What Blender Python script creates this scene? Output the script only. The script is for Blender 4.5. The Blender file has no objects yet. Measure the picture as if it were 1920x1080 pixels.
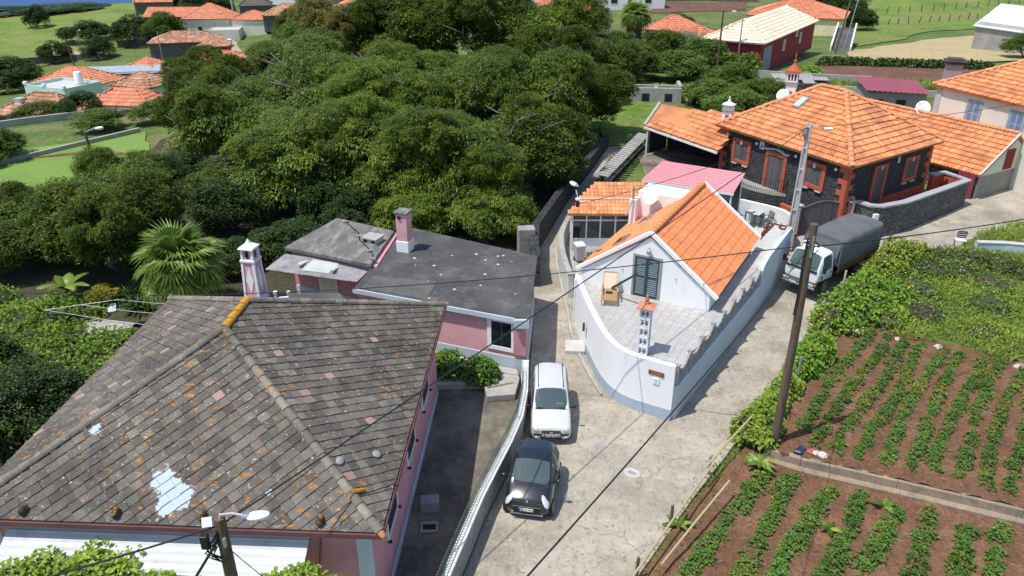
import bpy, bmesh, math, random
import numpy as np
from mathutils import Vector, Matrix
random.seed(7)
RNG = np.random.default_rng(7)
R = math.radians
sc = bpy.context.scene
COL = sc.collection

# ------------------------------------------------------------------ camera, sky, sun, exposure
cd = bpy.data.cameras.new('camera')
cd.lens = 27.0; cd.sensor_width = 36.0; cd.clip_start = 0.1; cd.clip_end = 60000
cam = bpy.data.objects.new('camera', cd); COL.objects.link(cam)
cam.location = (0, 0, 17.0); cam.rotation_euler = (R(64), 0, 0)
sc.camera = cam
SUN_DIR = Vector((-0.355, -0.17, 0.92)).normalized()          # towards the sun
w = bpy.data.worlds.new('World'); sc.world = w; w.use_nodes = True
nt = w.node_tree; nt.nodes.clear()
sky = nt.nodes.new('ShaderNodeTexSky'); sky.sky_type = 'NISHITA'; sky.sun_disc = False
sky.sun_elevation = math.asin(SUN_DIR.z)
sky.sun_rotation = math.atan2(SUN_DIR.x, SUN_DIR.y)
sky.air_density = 1.0; sky.dust_density = 0.8; sky.ozone_density = 1.2
bg = nt.nodes.new('ShaderNodeBackground'); bg.inputs['Strength'].default_value = 0.15
wo = nt.nodes.new('ShaderNodeOutputWorld')
nt.links.new(sky.outputs[0], bg.inputs[0]); nt.links.new(bg.outputs[0], wo.inputs[0])
sd = bpy.data.lights.new('sun', 'SUN'); sd.energy = 3.9; sd.angle = R(0.53); sd.color = (1.0, 0.96, 0.90)
sun = bpy.data.objects.new('sun', sd); COL.objects.link(sun)
sun.location = (-40, -15, 90); sun.rotation_euler = (-SUN_DIR).to_track_quat('-Z', 'Y').to_euler()
sc.view_settings.view_transform = 'Standard'; sc.view_settings.look = 'None'
sc.view_settings.exposure = 0.28; sc.view_settings.gamma = 1.0
sc.render.resolution_x = 1024; sc.render.resolution_y = 576

# ------------------------------------------------------------------ object helpers
def tag(o, label=None, cat=None, group=None, kind=None):
    if label: o['label'] = label
    if cat: o['category'] = cat
    if group: o['group'] = group
    if kind: o['kind'] = kind
    return o
def thing(name, label, cat, loc=(0, 0, 0), rz=0.0, group=None):
    o = bpy.data.objects.new(name, None); COL.objects.link(o)
    o.empty_display_size = 0.2
    o.location = loc; o.rotation_euler = (0, 0, rz)
    return tag(o, label, cat, group)
def link(name, mesh, parent=None):
    o = bpy.data.objects.new(name, mesh); COL.objects.link(o)
    if parent: o.parent = parent
    return o
def mesh_np(name, V, F, mat=None, smooth=False, tint=None):
    """V (n,3) array, F (m,k) int array of equal-sized faces"""
    me = bpy.data.meshes.new(name)
    V = np.asarray(V, dtype=np.float32); F = np.asarray(F, dtype=np.int32)
    n, (m, k) = len(V), F.shape
    me.vertices.add(n); me.vertices.foreach_set('co', V.ravel())
    me.loops.add(m * k); me.loops.foreach_set('vertex_index', F.ravel())
    me.polygons.add(m)
    me.polygons.foreach_set('loop_start', np.arange(0, m * k, k, dtype=np.int32))
    me.polygons.foreach_set('use_smooth', np.full(m, smooth))
    if tint is not None:
        a = me.attributes.new('tint', 'FLOAT', 'FACE'); a.data.foreach_set('value', np.asarray(tint, dtype=np.float32))
    if mat: me.materials.append(mat)
    me.update(calc_edges=True); me.validate()
    if smooth: me.set_sharp_from_angle(angle=R(48))
    return me
class MB:
    """collects shapes that become one mesh"""
    def __init__(s): s.v = []; s.f = []
    def add(s, vs, fs):
        o = len(s.v); s.v += [tuple(v) for v in vs]; s.f += [tuple(i + o for i in f) for f in fs]; return s
    def box(s, x0, x1, y0, y1, z0, z1):
        return s.add([(x0,y0,z0),(x1,y0,z0),(x1,y1,z0),(x0,y1,z0),(x0,y0,z1),(x1,y0,z1),(x1,y1,z1),(x0,y1,z1)],
                     [(0,3,2,1),(4,5,6,7),(0,1,5,4),(1,2,6,5),(2,3,7,6),(3,0,4,7)])
    def obox(s, c, sx, sy, sz, rz=0., rx=0., ry=0.):
        M = Matrix.Translation(Vector(c)) @ Matrix.Rotation(rz,4,'Z') @ Matrix.Rotation(ry,4,'Y') @ Matrix.Rotation(rx,4,'X')
        a, b, d = sx/2, sy/2, sz/2
        vs = [M @ Vector(p) for p in ((-a,-b,-d),(a,-b,-d),(a,b,-d),(-a,b,-d),(-a,-b,d),(a,-b,d),(a,b,d),(-a,b,d))]
        return s.add(vs, [(0,3,2,1),(4,5,6,7),(0,1,5,4),(1,2,6,5),(2,3,7,6),(3,0,4,7)])
    def bar(s, p, q, wd, ht, up=(0,0,1)):
        p = Vector(p); q = Vector(q); d = (q-p).normalized(); u = Vector(up)
        if abs(d.dot(u)) > .98: u = Vector((0,1,0))
        a = d.cross(u).normalized()*wd/2; b = a.cross(d).normalized()*ht/2
        vs = [p-a-b, p+a-b, p+a+b, p-a+b, q-a-b, q+a-b, q+a+b, q-a+b]
        return s.add(vs, [(0,1,2,3),(7,6,5,4),(4,5,1,0),(5,6,2,1),(6,7,3,2),(7,4,0,3)])
    def tube(s, pts, r, n=8, caps=True):
        pts = [Vector(p) for p in pts]; k = len(pts)
        rr = r if isinstance(r, (list, tuple)) else [r]*k
        vs = []; prev = None
        for i, p in enumerate(pts):
            d = (pts[min(i+1,k-1)] - pts[max(i-1,0)]).normalized()
            if prev is None:
                a = d.cross(Vector((0,0,1)));
                if a.length < 1e-3: a = d.cross(Vector((1,0,0)))
            else: a = prev - d*prev.dot(d)
            a.normalize(); prev = a; b = d.cross(a)
            for j in range(n):
                t = 2*math.pi*j/n; vs.append(p + (a*math.cos(t)+b*math.sin(t))*rr[i])
        fs = [(i*n+j, i*n+(j+1)%n, (i+1)*n+(j+1)%n, (i+1)*n+j) for i in range(k-1) for j in range(n)]
        if caps: fs += [tuple(range(n))[::-1], tuple((k-1)*n+j for j in range(n))]
        return s.add(vs, fs)
    def prism(s, poly, z0, z1):
        n = len(poly); A = sum(poly[i][0]*poly[(i+1)%n][1]-poly[(i+1)%n][0]*poly[i][1] for i in range(n))
        if A < 0: poly = poly[::-1]
        vs = [(p[0],p[1],z0) for p in poly]+[(p[0],p[1],z1) for p in poly]
        return s.add(vs, [tuple(range(n))[::-1], tuple(range(n,2*n))]+[(i,(i+1)%n,n+(i+1)%n,n+i) for i in range(n)])
    def slab(s, poly3, t):
        """planar polygon given by its TOP corners (any order), thickened downwards along its normal"""
        P = [Vector(p) for p in poly3]; n = len(P)
        nm = Vector((0,0,0))
        for i in range(n): nm += P[i].cross(P[(i+1)%n])
        if nm.z < 0: P = P[::-1]; nm = -nm
        nm.normalize()
        return s.add(P+[p-nm*t for p in P], [tuple(range(n)), tuple(range(n,2*n))[::-1]]+[(i,n+i,n+(i+1)%n,(i+1)%n) for i in range(n)])
    def lathe(s, prof, c=(0,0,0), n=16):
        vs = []; k = len(prof)
        for (r, z) in prof:
            for j in range(n):
                t = 2*math.pi*j/n; vs.append((c[0]+r*math.cos(t), c[1]+r*math.sin(t), c[2]+z))
        fs = [(i*n+j, i*n+(j+1)%n, (i+1)*n+(j+1)%n, (i+1)*n+j) for i in range(k-1) for j in range(n)]
        return s.add(vs, fs+[tuple(range(n))[::-1], tuple((k-1)*n+j for j in range(n))])
    def ell(s, c, rx, ry, rz, n=10, m=6):
        return s.lathe_scaled([(math.sin(math.pi*i/m), -math.cos(math.pi*i/m)) for i in range(m+1)], c, rx, ry, rz, n)
    def lathe_scaled(s, prof, c, rx, ry, rz, n):
        vs = []; k = len(prof)
        for (r, z) in prof:
            r = max(r, 1e-3)
            for j in range(n):
                t = 2*math.pi*j/n; vs.append((c[0]+rx*r*math.cos(t), c[1]+ry*r*math.sin(t), c[2]+rz*z))
        return s.add(vs, [(i*n+j, i*n+(j+1)%n, (i+1)*n+(j+1)%n, (i+1)*n+j) for i in range(k-1) for j in range(n)]+[tuple(range(n))[::-1], tuple((k-1)*n+j for j in range(n))])
    def xf(s, M):
        s.v = [tuple(M @ Vector(p)) for p in s.v]; return s
    def build(s, name, mat, parent=None, smooth=False, bevel=0.0, sub=0, sharp=None):
        me = bpy.data.meshes.new(name); me.from_pydata(s.v, [], s.f)
        if mat: me.materials.append(mat)
        if smooth:
            me.shade_smooth()
            me.set_sharp_from_angle(angle=R(sharp or 40))
        me.update()
        o = link(name, me, parent)
        if bevel:
            m = o.modifiers.new('bevel', 'BEVEL'); m.width = bevel; m.segments = 2; m.limit_method = 'ANGLE'; m.angle_limit = R(35)
        if sub:
            m = o.modifiers.new('sub', 'SUBSURF'); m.levels = sub; m.render_levels = sub; m.boundary_smooth = 'ALL'
        return o
def copy_tree(o, parent=None):
    c = o.copy(); COL.objects.link(c); c.parent = parent
    for ch in list(o.children): copy_tree(ch, c)
    return c
def text_mesh(txt, size, mat, depth=0.004):
    cu = bpy.data.curves.new('lettering', 'FONT'); cu.body = txt; cu.size = size; cu.extrude = depth
    cu.align_x = 'CENTER'; cu.align_y = 'CENTER'; cu.resolution_u = 2
    o = bpy.data.objects.new('lettering', cu); COL.objects.link(o)
    dg = bpy.context.evaluated_depsgraph_get(); dg.update()
    me = bpy.data.meshes.new_from_object(o.evaluated_get(dg))
    bpy.data.objects.remove(o); bpy.data.curves.remove(cu)
    me.materials.clear(); me.materials.append(mat)
    return me

# ------------------------------------------------------------------ materials
def nodes(name):
    m = bpy.data.materials.new(name); m.use_nodes = True; t = m.node_tree; t.nodes.clear()
    out = t.nodes.new('ShaderNodeOutputMaterial'); b = t.nodes.new('ShaderNodeBsdfPrincipled')
    t.links.new(b.outputs[0], out.inputs[0])
    return m, t, b, out
def nd(t, typ, **kw):
    n = t.nodes.new('ShaderNode'+typ)
    for k, v in kw.items():
        if isinstance(k, str) and k.startswith('_'): setattr(n, k[1:], v)
        else: n.inputs[k].default_value = v
    return n
def mixc(t, a, b, fac, blend='MIX'):
    n = t.nodes.new('ShaderNodeMix'); n.data_type = 'RGBA'; n.blend_type = blend
    for sock, val in ((6, a), (7, b), (0, fac)):
        if hasattr(val, 'links') or hasattr(val, 'is_linked'): t.links.new(val, n.inputs[sock])
        else: n.inputs[sock].default_value = val if sock == 0 else (tuple(val)+(1,) if len(val) == 3 else val)
    return n.outputs[2]
def ramp(t, src, lo, hi, a=0.0, b=1.0):
    n = t.nodes.new('ShaderNodeMapRange'); n.clamp = True
    t.links.new(src, n.inputs[0]); n.inputs[1].default_value = lo; n.inputs[2].default_value = hi
    n.inputs[3].default_value = a; n.inputs[4].default_value = b
    return n.outputs[0]
def coords(t, kind='obj'):
    if kind == 'world':
        return t.nodes.new('ShaderNodeNewGeometry').outputs['Position']
    return t.nodes.new('ShaderNodeTexCoord').outputs['Object']
def noise(t, co, scale, detail=4., rough=.6, stretch=None):
    if stretch:
        mp = t.nodes.new('ShaderNodeMapping'); mp.inputs['Scale'].default_value = stretch
        t.links.new(co, mp.inputs[0]); co = mp.outputs[0]
    n = t.nodes.new('ShaderNodeTexNoise'); n.inputs['Scale'].default_value = scale
    n.inputs['Detail'].default_value = detail; n.inputs['Roughness'].default_value = rough
    t.links.new(co, n.inputs['Vector']); return n.outputs[0]
def bump(t, b, h, strength=.3, dist=.02):
    n = t.nodes.new('ShaderNodeBump'); n.inputs['Strength'].default_value = strength; n.inputs['Distance'].default_value = dist
    t.links.new(h, n.inputs['Height']); t.links.new(n.outputs[0], b.inputs['Normal'])
def mat(name, col, rough=.8, var=.18, vs=1.5, col2=None, c2s=.6, c2=(.5,.65), fine=25., fvar=.15, bs=.25, bd=.01, metal=0., spec=.35, co='world', objr=0., stretch=None):
    m, t, b, o = nodes(name)
    c = coords(t, co)
    base = tuple(col)+(1,)
    cur = None
    n1 = noise(t, c, vs, 5., .65, stretch)
    cur = mixc(t, tuple(x*(1-var) for x in col), tuple(min(1, x*(1+var)) for x in col), ramp(t, n1, .3, .7))
    if col2 is not None:
        n2 = noise(t, c, c2s, 6., .7, stretch); cur = mixc(t, cur, col2, ramp(t, n2, c2[0], c2[1]))
    if fvar:
        n3 = noise(t, c, fine, 3., .7)
        v = ramp(t, n3, .25, .75, 1-fvar, 1+fvar); g = t.nodes.new('ShaderNodeCombineColor')
        for i in range(3): t.links.new(v, g.inputs[i])
        cur = mixc(t, cur, g.outputs[0], 1.0, 'MULTIPLY')
        if bs: bump(t, b, n3, bs, bd)
    if objr:
        oi = t.nodes.new('ShaderNodeObjectInfo'); v = ramp(t, oi.outputs['Random'], 0, 1, 1-objr, 1+objr)
        g = t.nodes.new('ShaderNodeCombineColor')
        for i in range(3): t.links.new(v, g.inputs[i])
        cur = mixc(t, cur, g.outputs[0], 1.0, 'MULTIPLY')
    t.links.new(cur, b.inputs['Base Color'])
    b.inputs['Roughness'].default_value = rough; b.inputs['Metallic'].default_value = metal
    b.inputs['Specular IOR Level'].default_value = spec
    return m
def plain(name, col, rough=.5, metal=0., spec=.5, coat=0.):
    m, t, b, o = nodes(name)
    c = coords(t, 'obj'); n = noise(t, c, 6., 3.)
    t.links.new(mixc(t, tuple(x*.93 for x in col), tuple(min(1, x*1.07) for x in col), n), b.inputs['Base Color'])
    b.inputs['Roughness'].default_value = rough; b.inputs['Metallic'].default_value = metal
    b.inputs['Specular IOR Level'].default_value = spec; b.inputs['Coat Weight'].default_value = coat
    b.inputs['Coat Roughness'].default_value = .05
    return m
def leafmat(name, dark, light, rough=.5, trans=.28, yellow=None, spec=.25):
    m, t, b, o = nodes(name)
    at = t.nodes.new('ShaderNodeAttribute'); at.attribute_name = 'tint'
    c = mixc(t, dark, light, at.outputs['Fac'])
    oi = t.nodes.new('ShaderNodeObjectInfo')
    v = ramp(t, oi.outputs['Random'], 0, 1, .82, 1.15); g = t.nodes.new('ShaderNodeCombineColor')
    for i in range(3): t.links.new(v, g.inputs[i])
    c = mixc(t, c, g.outputs[0], 1.0, 'MULTIPLY')
    if yellow is not None:
        c = mixc(t, c, yellow, ramp(t, noise(t, coords(t, 'world'), .5, 4.), .55, .72))
    t.links.new(c, b.inputs['Base Color']); b.inputs['Roughness'].default_value = rough
    b.inputs['Specular IOR Level'].default_value = spec
    tr = t.nodes.new('ShaderNodeBsdfTranslucent'); t.links.new(c, tr.inputs['Color'])
    mx = t.nodes.new('ShaderNodeMixShader'); mx.inputs[0].default_value = trans
    t.links.new(b.outputs[0], mx.inputs[1]); t.links.new(tr.outputs[0], mx.inputs[2]); t.links.new(mx.outputs[0], o.inputs[0])
    return m
M = {}
def tilemat(name, a, b_, stain, lich=None, stainamt=(.52,.68), vary=.22):
    """fired or cement roof tile: own colour per tile, stains, optional lichen patches"""
    m, t, b, o = nodes(name)
    at = t.nodes.new('ShaderNodeAttribute'); at.attribute_name = 'tint'
    oi = t.nodes.new('ShaderNodeObjectInfo')
    ad = t.nodes.new('ShaderNodeMath'); ad.operation = 'ADD'; t.links.new(at.outputs['Fac'], ad.inputs[0]); t.links.new(oi.outputs['Random'], ad.inputs[1])
    fr = t.nodes.new('ShaderNodeMath'); fr.operation = 'FRACT'; t.links.new(ad.outputs[0], fr.inputs[0])
    wn = t.nodes.new('ShaderNodeTexWhiteNoise'); wn.noise_dimensions = '1D'; t.links.new(fr.outputs[0], wn.inputs['W'])
    sep = t.nodes.new('ShaderNodeSeparateColor'); t.links.new(wn.outputs['Color'], sep.inputs[0])
    c = mixc(t, a, b_, sep.outputs[0])
    v = ramp(t, sep.outputs[1], 0, 1, 1-vary, 1+vary); g = t.nodes.new('ShaderNodeCombineColor')
    for i in range(3): t.links.new(v, g.inputs[i])
    c = mixc(t, c, g.outputs[0], 1., 'MULTIPLY')
    P = coords(t, 'world')
    c = mixc(t, c, stain, ramp(t, noise(t, P, .55, 6., .7), stainamt[0], stainamt[1]))
    fn = noise(t, P, 30., 3., .7); v = ramp(t, fn, .25, .75, .8, 1.2); g = t.nodes.new('ShaderNodeCombineColor')
    for i in range(3): t.links.new(v, g.inputs[i])
    c = mixc(t, c, g.outputs[0], 1., 'MULTIPLY')
    if lich:
        pk = ramp(t, sep.outputs[2], .992, .995); c = mixc(t, c, (.34,.22,.19), pk)           # a few bare pink tiles
        pl = ramp(t, noise(t, P, 9., 5., .7), .60, .68); c = mixc(t, c, (.42,.41,.38), pl)       # pale lichen specks
        zone = ramp(t, noise(t, P, .5, 3.), .40, .62)
        sp = ramp(t, noise(t, P, 3.4, 5., .7, (1.,2.0,1.)), .585, .64)
        mu = t.nodes.new('ShaderNodeMath'); mu.operation = 'MULTIPLY'; t.links.new(zone, mu.inputs[0]); t.links.new(sp, mu.inputs[1])
        c = mixc(t, c, lich, mu.outputs[0])
        sx = t.nodes.new('ShaderNodeSeparateXYZ'); t.links.new(P, sx.inputs[0]); cx = t.nodes.new('ShaderNodeCombineXYZ'); t.links.new(sx.outputs[0], cx.inputs[0]); t.links.new(sx.outputs[1], cx.inputs[1])
        wob = noise(t, P, 5., 4., .7)
        for (qx, qy, qr) in ((-8.52,14.80,.30),(-8.22,14.52,.36),(-7.95,14.42,.30),(-8.30,14.25,.26),(-10.62,16.05,.17),(-5.9,14.5,.10)):        # lime sealing brushed over a leak
            vd = t.nodes.new('ShaderNodeVectorMath'); vd.operation = 'DISTANCE'; t.links.new(cx.outputs[0], vd.inputs[0]); vd.inputs[1].default_value = (qx, qy, 0)
            ad2 = t.nodes.new('ShaderNodeMath'); ad2.operation = 'MULTIPLY_ADD'; t.links.new(wob, ad2.inputs[0]); ad2.inputs[1].default_value = .5; t.links.new(vd.outputs['Value'], ad2.inputs[2])
            c = mixc(t, c, (.42,.48,.53), ramp(t, ad2.outputs[0], qr+.22, qr+.205))
    bump(t, b, fn, .3, .01)
    t.links.new(c, b.inputs['Base Color']); b.inputs['Roughness'].default_value = .85; b.inputs['Specular IOR Level'].default_value = .25
    return m
def glassmat(name, tint=(.55,.65,.66), trans=.62):
    m, t, b, o = nodes(name)
    b.inputs['Base Color'].default_value = (.15,.21,.22,1); b.inputs['Roughness'].default_value = .03; b.inputs['Specular IOR Level'].default_value = .9  # pale teal base colour paints the sky's reflection into the glass
    tr = t.nodes.new('ShaderNodeBsdfTransparent'); tr.inputs[0].default_value = tint+(1,)
    mx = t.nodes.new('ShaderNodeMixShader'); mx.inputs[0].default_value = trans
    t.links.new(b.outputs[0], mx.inputs[1]); t.links.new(tr.outputs[0], mx.inputs[2]); t.links.new(mx.outputs[0], o.inputs[0])
    return m

# ------------------------------------------------------------------ terrain height
def SS(t):
    t = np.clip(t, 0, 1); return t*t*(3-2*t)
def gz(x, y):
    x = np.asarray(x, float); y = np.asarray(y, float)
    z = 1.0*SS((y-26)/34) - 11*SS((-x-4)/75)*SS((y-34)/140) - 4.2*SS((y-75)/95)
    z = z - .03*np.maximum(0, -x-60) + .055*np.maximum(0, y-185)
    return z - 2.4*SS((y-69)/9)*SS((-x-33)/9)
def gh(x, y): return float(gz(x, y))
def cliff(x, y):
    # signed distance beyond the sea cliff edge (positive = over the sea)
    return (y-294.6) - (x+185.7)*0.152
def tessellate(poly, step):
    bm = bmesh.new(); bm.faces.new([bm.verts.new((p[0], p[1], 0)) for p in poly])
    bmesh.ops.triangulate(bm, faces=bm.faces[:])
    for _ in range(9):
        ed = [e for e in bm.edges if e.calc_length() > step]
        if not ed: break
        bmesh.ops.subdivide_edges(bm, edges=ed, cuts=1, use_grid_fill=False)
        bmesh.ops.triangulate(bm, faces=[f for f in bm.faces if len(f.verts) > 3])
    return bm
def drape(name, poly, off, m, step=1.6, zf=None, parent=None, kind='structure', amp=0., ascale=.3):
    bm = tessellate(poly, step)
    for v in bm.verts:
        z = (zf or gh)(v.co.x, v.co.y)
        v.co.z = z+off+(amp*math.sin(v.co.x*ascale*7+v.co.y*3)*math.sin(v.co.y*ascale*5-v.co.x) if amp else 0)
    for f in bm.faces:
        f.smooth = True
        if f.normal.z < 0: f.normal_flip()
    me = bpy.data.meshes.new(name); bm.to_mesh(me); bm.free(); me.materials.append(m)
    o = link(name, me, parent)
    if kind: o['kind'] = kind
    return o
def inpoly(px, py, poly):
    px = np.asarray(px); py = np.asarray(py); c = np.zeros(px.shape, bool); n = len(poly); j = n-1
    for i in range(n):
        xi, yi = poly[i][:2]; xj, yj = poly[j][:2]
        if yi != yj:
            c ^= ((yi > py) != (yj > py)) & (px < (xj-xi)*(py-yi)/(yj-yi)+xi)
        j = i
    return c
# ------------------------------------------------------------------ shared materials
M['pink'] = mat('pink_plaster', (.66,.36,.38), .9, .10, .8, col2=(.40,.22,.24), c2s=.9, c2=(.60,.80), fine=40, fvar=.06, bs=.15)
M['pinkdeep'] = mat('deep_pink_plaster', (.58,.275,.30), .9, .14, .8, col2=(.42,.20,.23), c2s=1.2, c2=(.55,.8), fine=40, fvar=.08, bs=.15)
M['paleblue'] = mat('pale_blue_plaster', (.48,.56,.62), .85, .08, 1., col2=(.36,.42,.45), c2s=1.5, c2=(.58,.8), fine=40, fvar=.06, bs=.15)
M['white'] = mat('white_plaster', (.80,.81,.81), .8, .03, .7, col2=(.60,.60,.57), c2s=1.1, c2=(.56,.86), fine=40, fvar=.04, bs=.15, stretch=(1.6,1.6,.35))
M['whitepaint'] = plain('white_paint', (.78,.78,.77), .45)
M['greyblue'] = mat('grey_blue_plinth', (.36,.43,.52), .85, .06, 1., col2=(.30,.35,.41), c2s=1., c2=(.55,.8), fine=40, fvar=.05, bs=.1)
M['cream'] = mat('cream_plaster', (.66,.65,.54), .9, .06, .6, col2=(.52,.51,.43), c2s=.7, c2=(.6,.85), fine=40, fvar=.04, bs=.1)
M['redwall'] = mat('dark_red_plaster', (.27,.028,.034), .85, .1, .4, fine=30, fvar=.05, bs=.1)
M['terracotta'] = mat('terracotta_paint', (.44,.10,.055), .8, .12, 1.2, col2=(.30,.08,.05), c2s=1.3, c2=(.58,.8), fine=30, fvar=.08, bs=.12)
M['greyplaster'] = mat('grey_render', (.30,.29,.28), .95, .15, .6, col2=(.20,.20,.19), c2s=.8, c2=(.5,.75), fine=18, fvar=.12, bs=.3)
M['concrete'] = mat('concrete', (.36,.35,.32), .92, .14, 1.2, col2=(.22,.21,.19), c2s=1.4, c2=(.52,.75), fine=22, fvar=.15, bs=.3)
M['concretelight'] = mat('light_concrete', (.48,.47,.44), .9, .12, 1.2, col2=(.30,.29,.27), c2s=1.6, c2=(.55,.8), fine=22, fvar=.12, bs=.25)
M['roughwhite'] = mat('rough_whitewash', (.62,.61,.58), .95, .12, 2.5, col2=(.30,.29,.27), c2s=3., c2=(.56,.74), fine=14, fvar=.22, bs=.6, bd=.03)
M['roughgrey'] = mat('rough_cement_wall', (.30,.29,.27), .95, .18, 1.6, col2=(.15,.15,.14), c2s=2., c2=(.52,.72), fine=12, fvar=.25, bs=.7, bd=.03)
M['darkyard'] = mat('stained_yard_concrete', (.215,.185,.14), .85, .28, .7, col2=(.085,.075,.06), c2s=.5, c2=(.42,.62), fine=14, fvar=.3, bs=.25)
M['darkgreen'] = plain('dark_green_paint', (.012,.055,.052), .45)
M['darkgreenpole'] = plain('dark_green_pole_paint', (.014,.045,.040), .45)
M['greymetal'] = plain('grey_metal', (.42,.44,.46), .4, .6)
M['black'] = plain('black_plastic', (.012,.012,.013), .5)
M['cable'] = plain('black_cable', (.010,.010,.011), .6)
M['rubber'] = plain('rubber', (.016,.016,.017), .8)
M['darkglass'] = plain('dark_window_glass', (.012,.016,.018), .06, 0., .8)
M['wood'] = mat('weathered_pole_wood', (.13,.095,.065), .85, .25, 2., col2=(.06,.045,.03), c2s=3., c2=(.5,.7), fine=30, fvar=.25, bs=.5, stretch=(6,6,.6))
M['palewood'] = mat('pale_cane', (.42,.34,.19), .7, .15, 2., fine=30, fvar=.1, bs=.2)
M['orangewood'] = mat('honey_wood', (.50,.30,.14), .5, .2, 4., fine=40, fvar=.15, bs=.2, stretch=(1,8,8))
M['brownwood'] = mat('red_brown_wood', (.20,.07,.035), .55, .2, 3., fine=30, fvar=.15, bs=.2, co='obj')
M['greyboards'] = mat('grey_weathered_boards', (.12,.11,.11), .85, .25, 2., col2=(.05,.048,.05), c2s=2., c2=(.5,.7), fine=30, fvar=.2, bs=.4, stretch=(8,8,.7), objr=.2)
M['bark'] = mat('bark', (.17,.15,.125), .95, .25, 3., col2=(.08,.07,.055), c2s=2., c2=(.5,.7), fine=25, fvar=.25, bs=.6, bd=.03)
M['orange'] = tilemat('terracotta_tile', (.60,.222,.088), (.69,.305,.140), (.33,.130,.070), None, (.46,.72), .22)
M['orange_new'] = tilemat('new_terracotta_tile', (.72,.235,.095), (.76,.27,.115), (.64,.20,.085), None, (.62,.82), .07)
M['orange_far'] = tilemat('far_terracotta_tile', (.56,.20,.11), (.62,.26,.155), (.42,.15,.09), None, (.55,.75), .14)
M['orange_old'] = tilemat('old_clay_tile', (.42,.20,.12), (.52,.31,.19), (.30,.15,.10), None, (.45,.65), .3)
M['palecream_tile'] = tilemat('pale_tile', (.70,.56,.42), (.74,.61,.48), (.60,.46,.33), None, (.55,.75), .10)
M['greytile'] = tilemat('weathered_grey_tile', (.098,.087,.074), (.165,.148,.126), (.058,.052,.045), (.46,.185,.02), (.46,.70), .24)
M['greycap'] = tilemat('mortared_cap_tile', (.165,.150,.122), (.225,.205,.165), (.10,.09,.075), (.50,.20,.02), (.46,.68), .22)
M['redmetal'] = mat('red_sheet_metal', (.44,.13,.16), .45, .08, .8, fine=20, fvar=.04, bs=.05, spec=.5)
M['redmetal_dark'] = mat('dark_red_sheet_metal', (.27,.055,.075), .45, .1, .8, fine=20, fvar=.04, bs=.05, spec=.5)
M['rustroof'] = mat('grey_fibre_sheet', (.33,.32,.33), .85, .2, 2., col2=(.20,.17,.17), c2s=2.2, c2=(.48,.72), fine=20, fvar=.2, bs=.3)
M['sheetwhite'] = mat('white_sheet_metal', (.54,.56,.56), .5, .08, 1., col2=(.38,.40,.40), c2s=1.6, c2=(.54,.76), fine=20, fvar=.04, bs=.05)
M['feltroof'] = mat('dark_roof_screed', (.070,.068,.068), .9, .28, .8, col2=(.155,.150,.140), c2s=.7, c2=(.50,.74), fine=16, fvar=.3, bs=.3)
M['oldslab'] = mat('worn_roof_slab', (.14,.135,.125), .95, .28, 1., col2=(.29,.28,.26), c2s=1.3, c2=(.48,.70), fine=14, fvar=.3, bs=.4, stretch=(1.8,.6,1))
M['soil'] = mat('red_brown_soil', (.165,.083,.045), .98, .28, .7, col2=(.24,.14,.082), c2s=1.1, c2=(.50,.72), fine=7, fvar=.40, bs=1.0, bd=.12)
M['soil_dark'] = mat('ploughed_soil', (.135,.065,.042), .98, .2, .35, col2=(.20,.11,.07), c2s=.5, c2=(.5,.72), fine=3, fvar=.25, bs=.8, bd=.1)
M['grass'] = mat('grass_ground', (.085,.135,.026), .95, .35, .3, col2=(.17,.155,.06), c2s=.12, c2=(.46,.66), fine=3, fvar=.45, bs=.9, bd=.1)
M['meadow'] = mat('bright_meadow', (.120,.185,.024), .95, .28, .12, col2=(.20,.19,.06), c2s=.07, c2=(.46,.64), fine=1.6, fvar=.4, bs=.9, bd=.15)
M['lawn'] = mat('lawn_ground', (.15,.25,.045), .95, .14, .25, col2=(.18,.215,.08), c2s=.3, c2=(.52,.72), fine=5, fvar=.2, bs=.7, bd=.05)
M['drygrass'] = mat('dry_grass_field', (.40,.32,.165), .95, .16, .12, col2=(.27,.25,.10), c2s=.12, c2=(.55,.75), fine=2.2, fvar=.28, bs=.9, bd=.2)
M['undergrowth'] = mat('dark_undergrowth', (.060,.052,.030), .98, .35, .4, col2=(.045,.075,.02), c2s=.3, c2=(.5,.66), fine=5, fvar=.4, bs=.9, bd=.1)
M['track'] = mat('dirt_track', (.34,.28,.20), .95, .15, .3, fine=4, fvar=.2, bs=.4)

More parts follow.
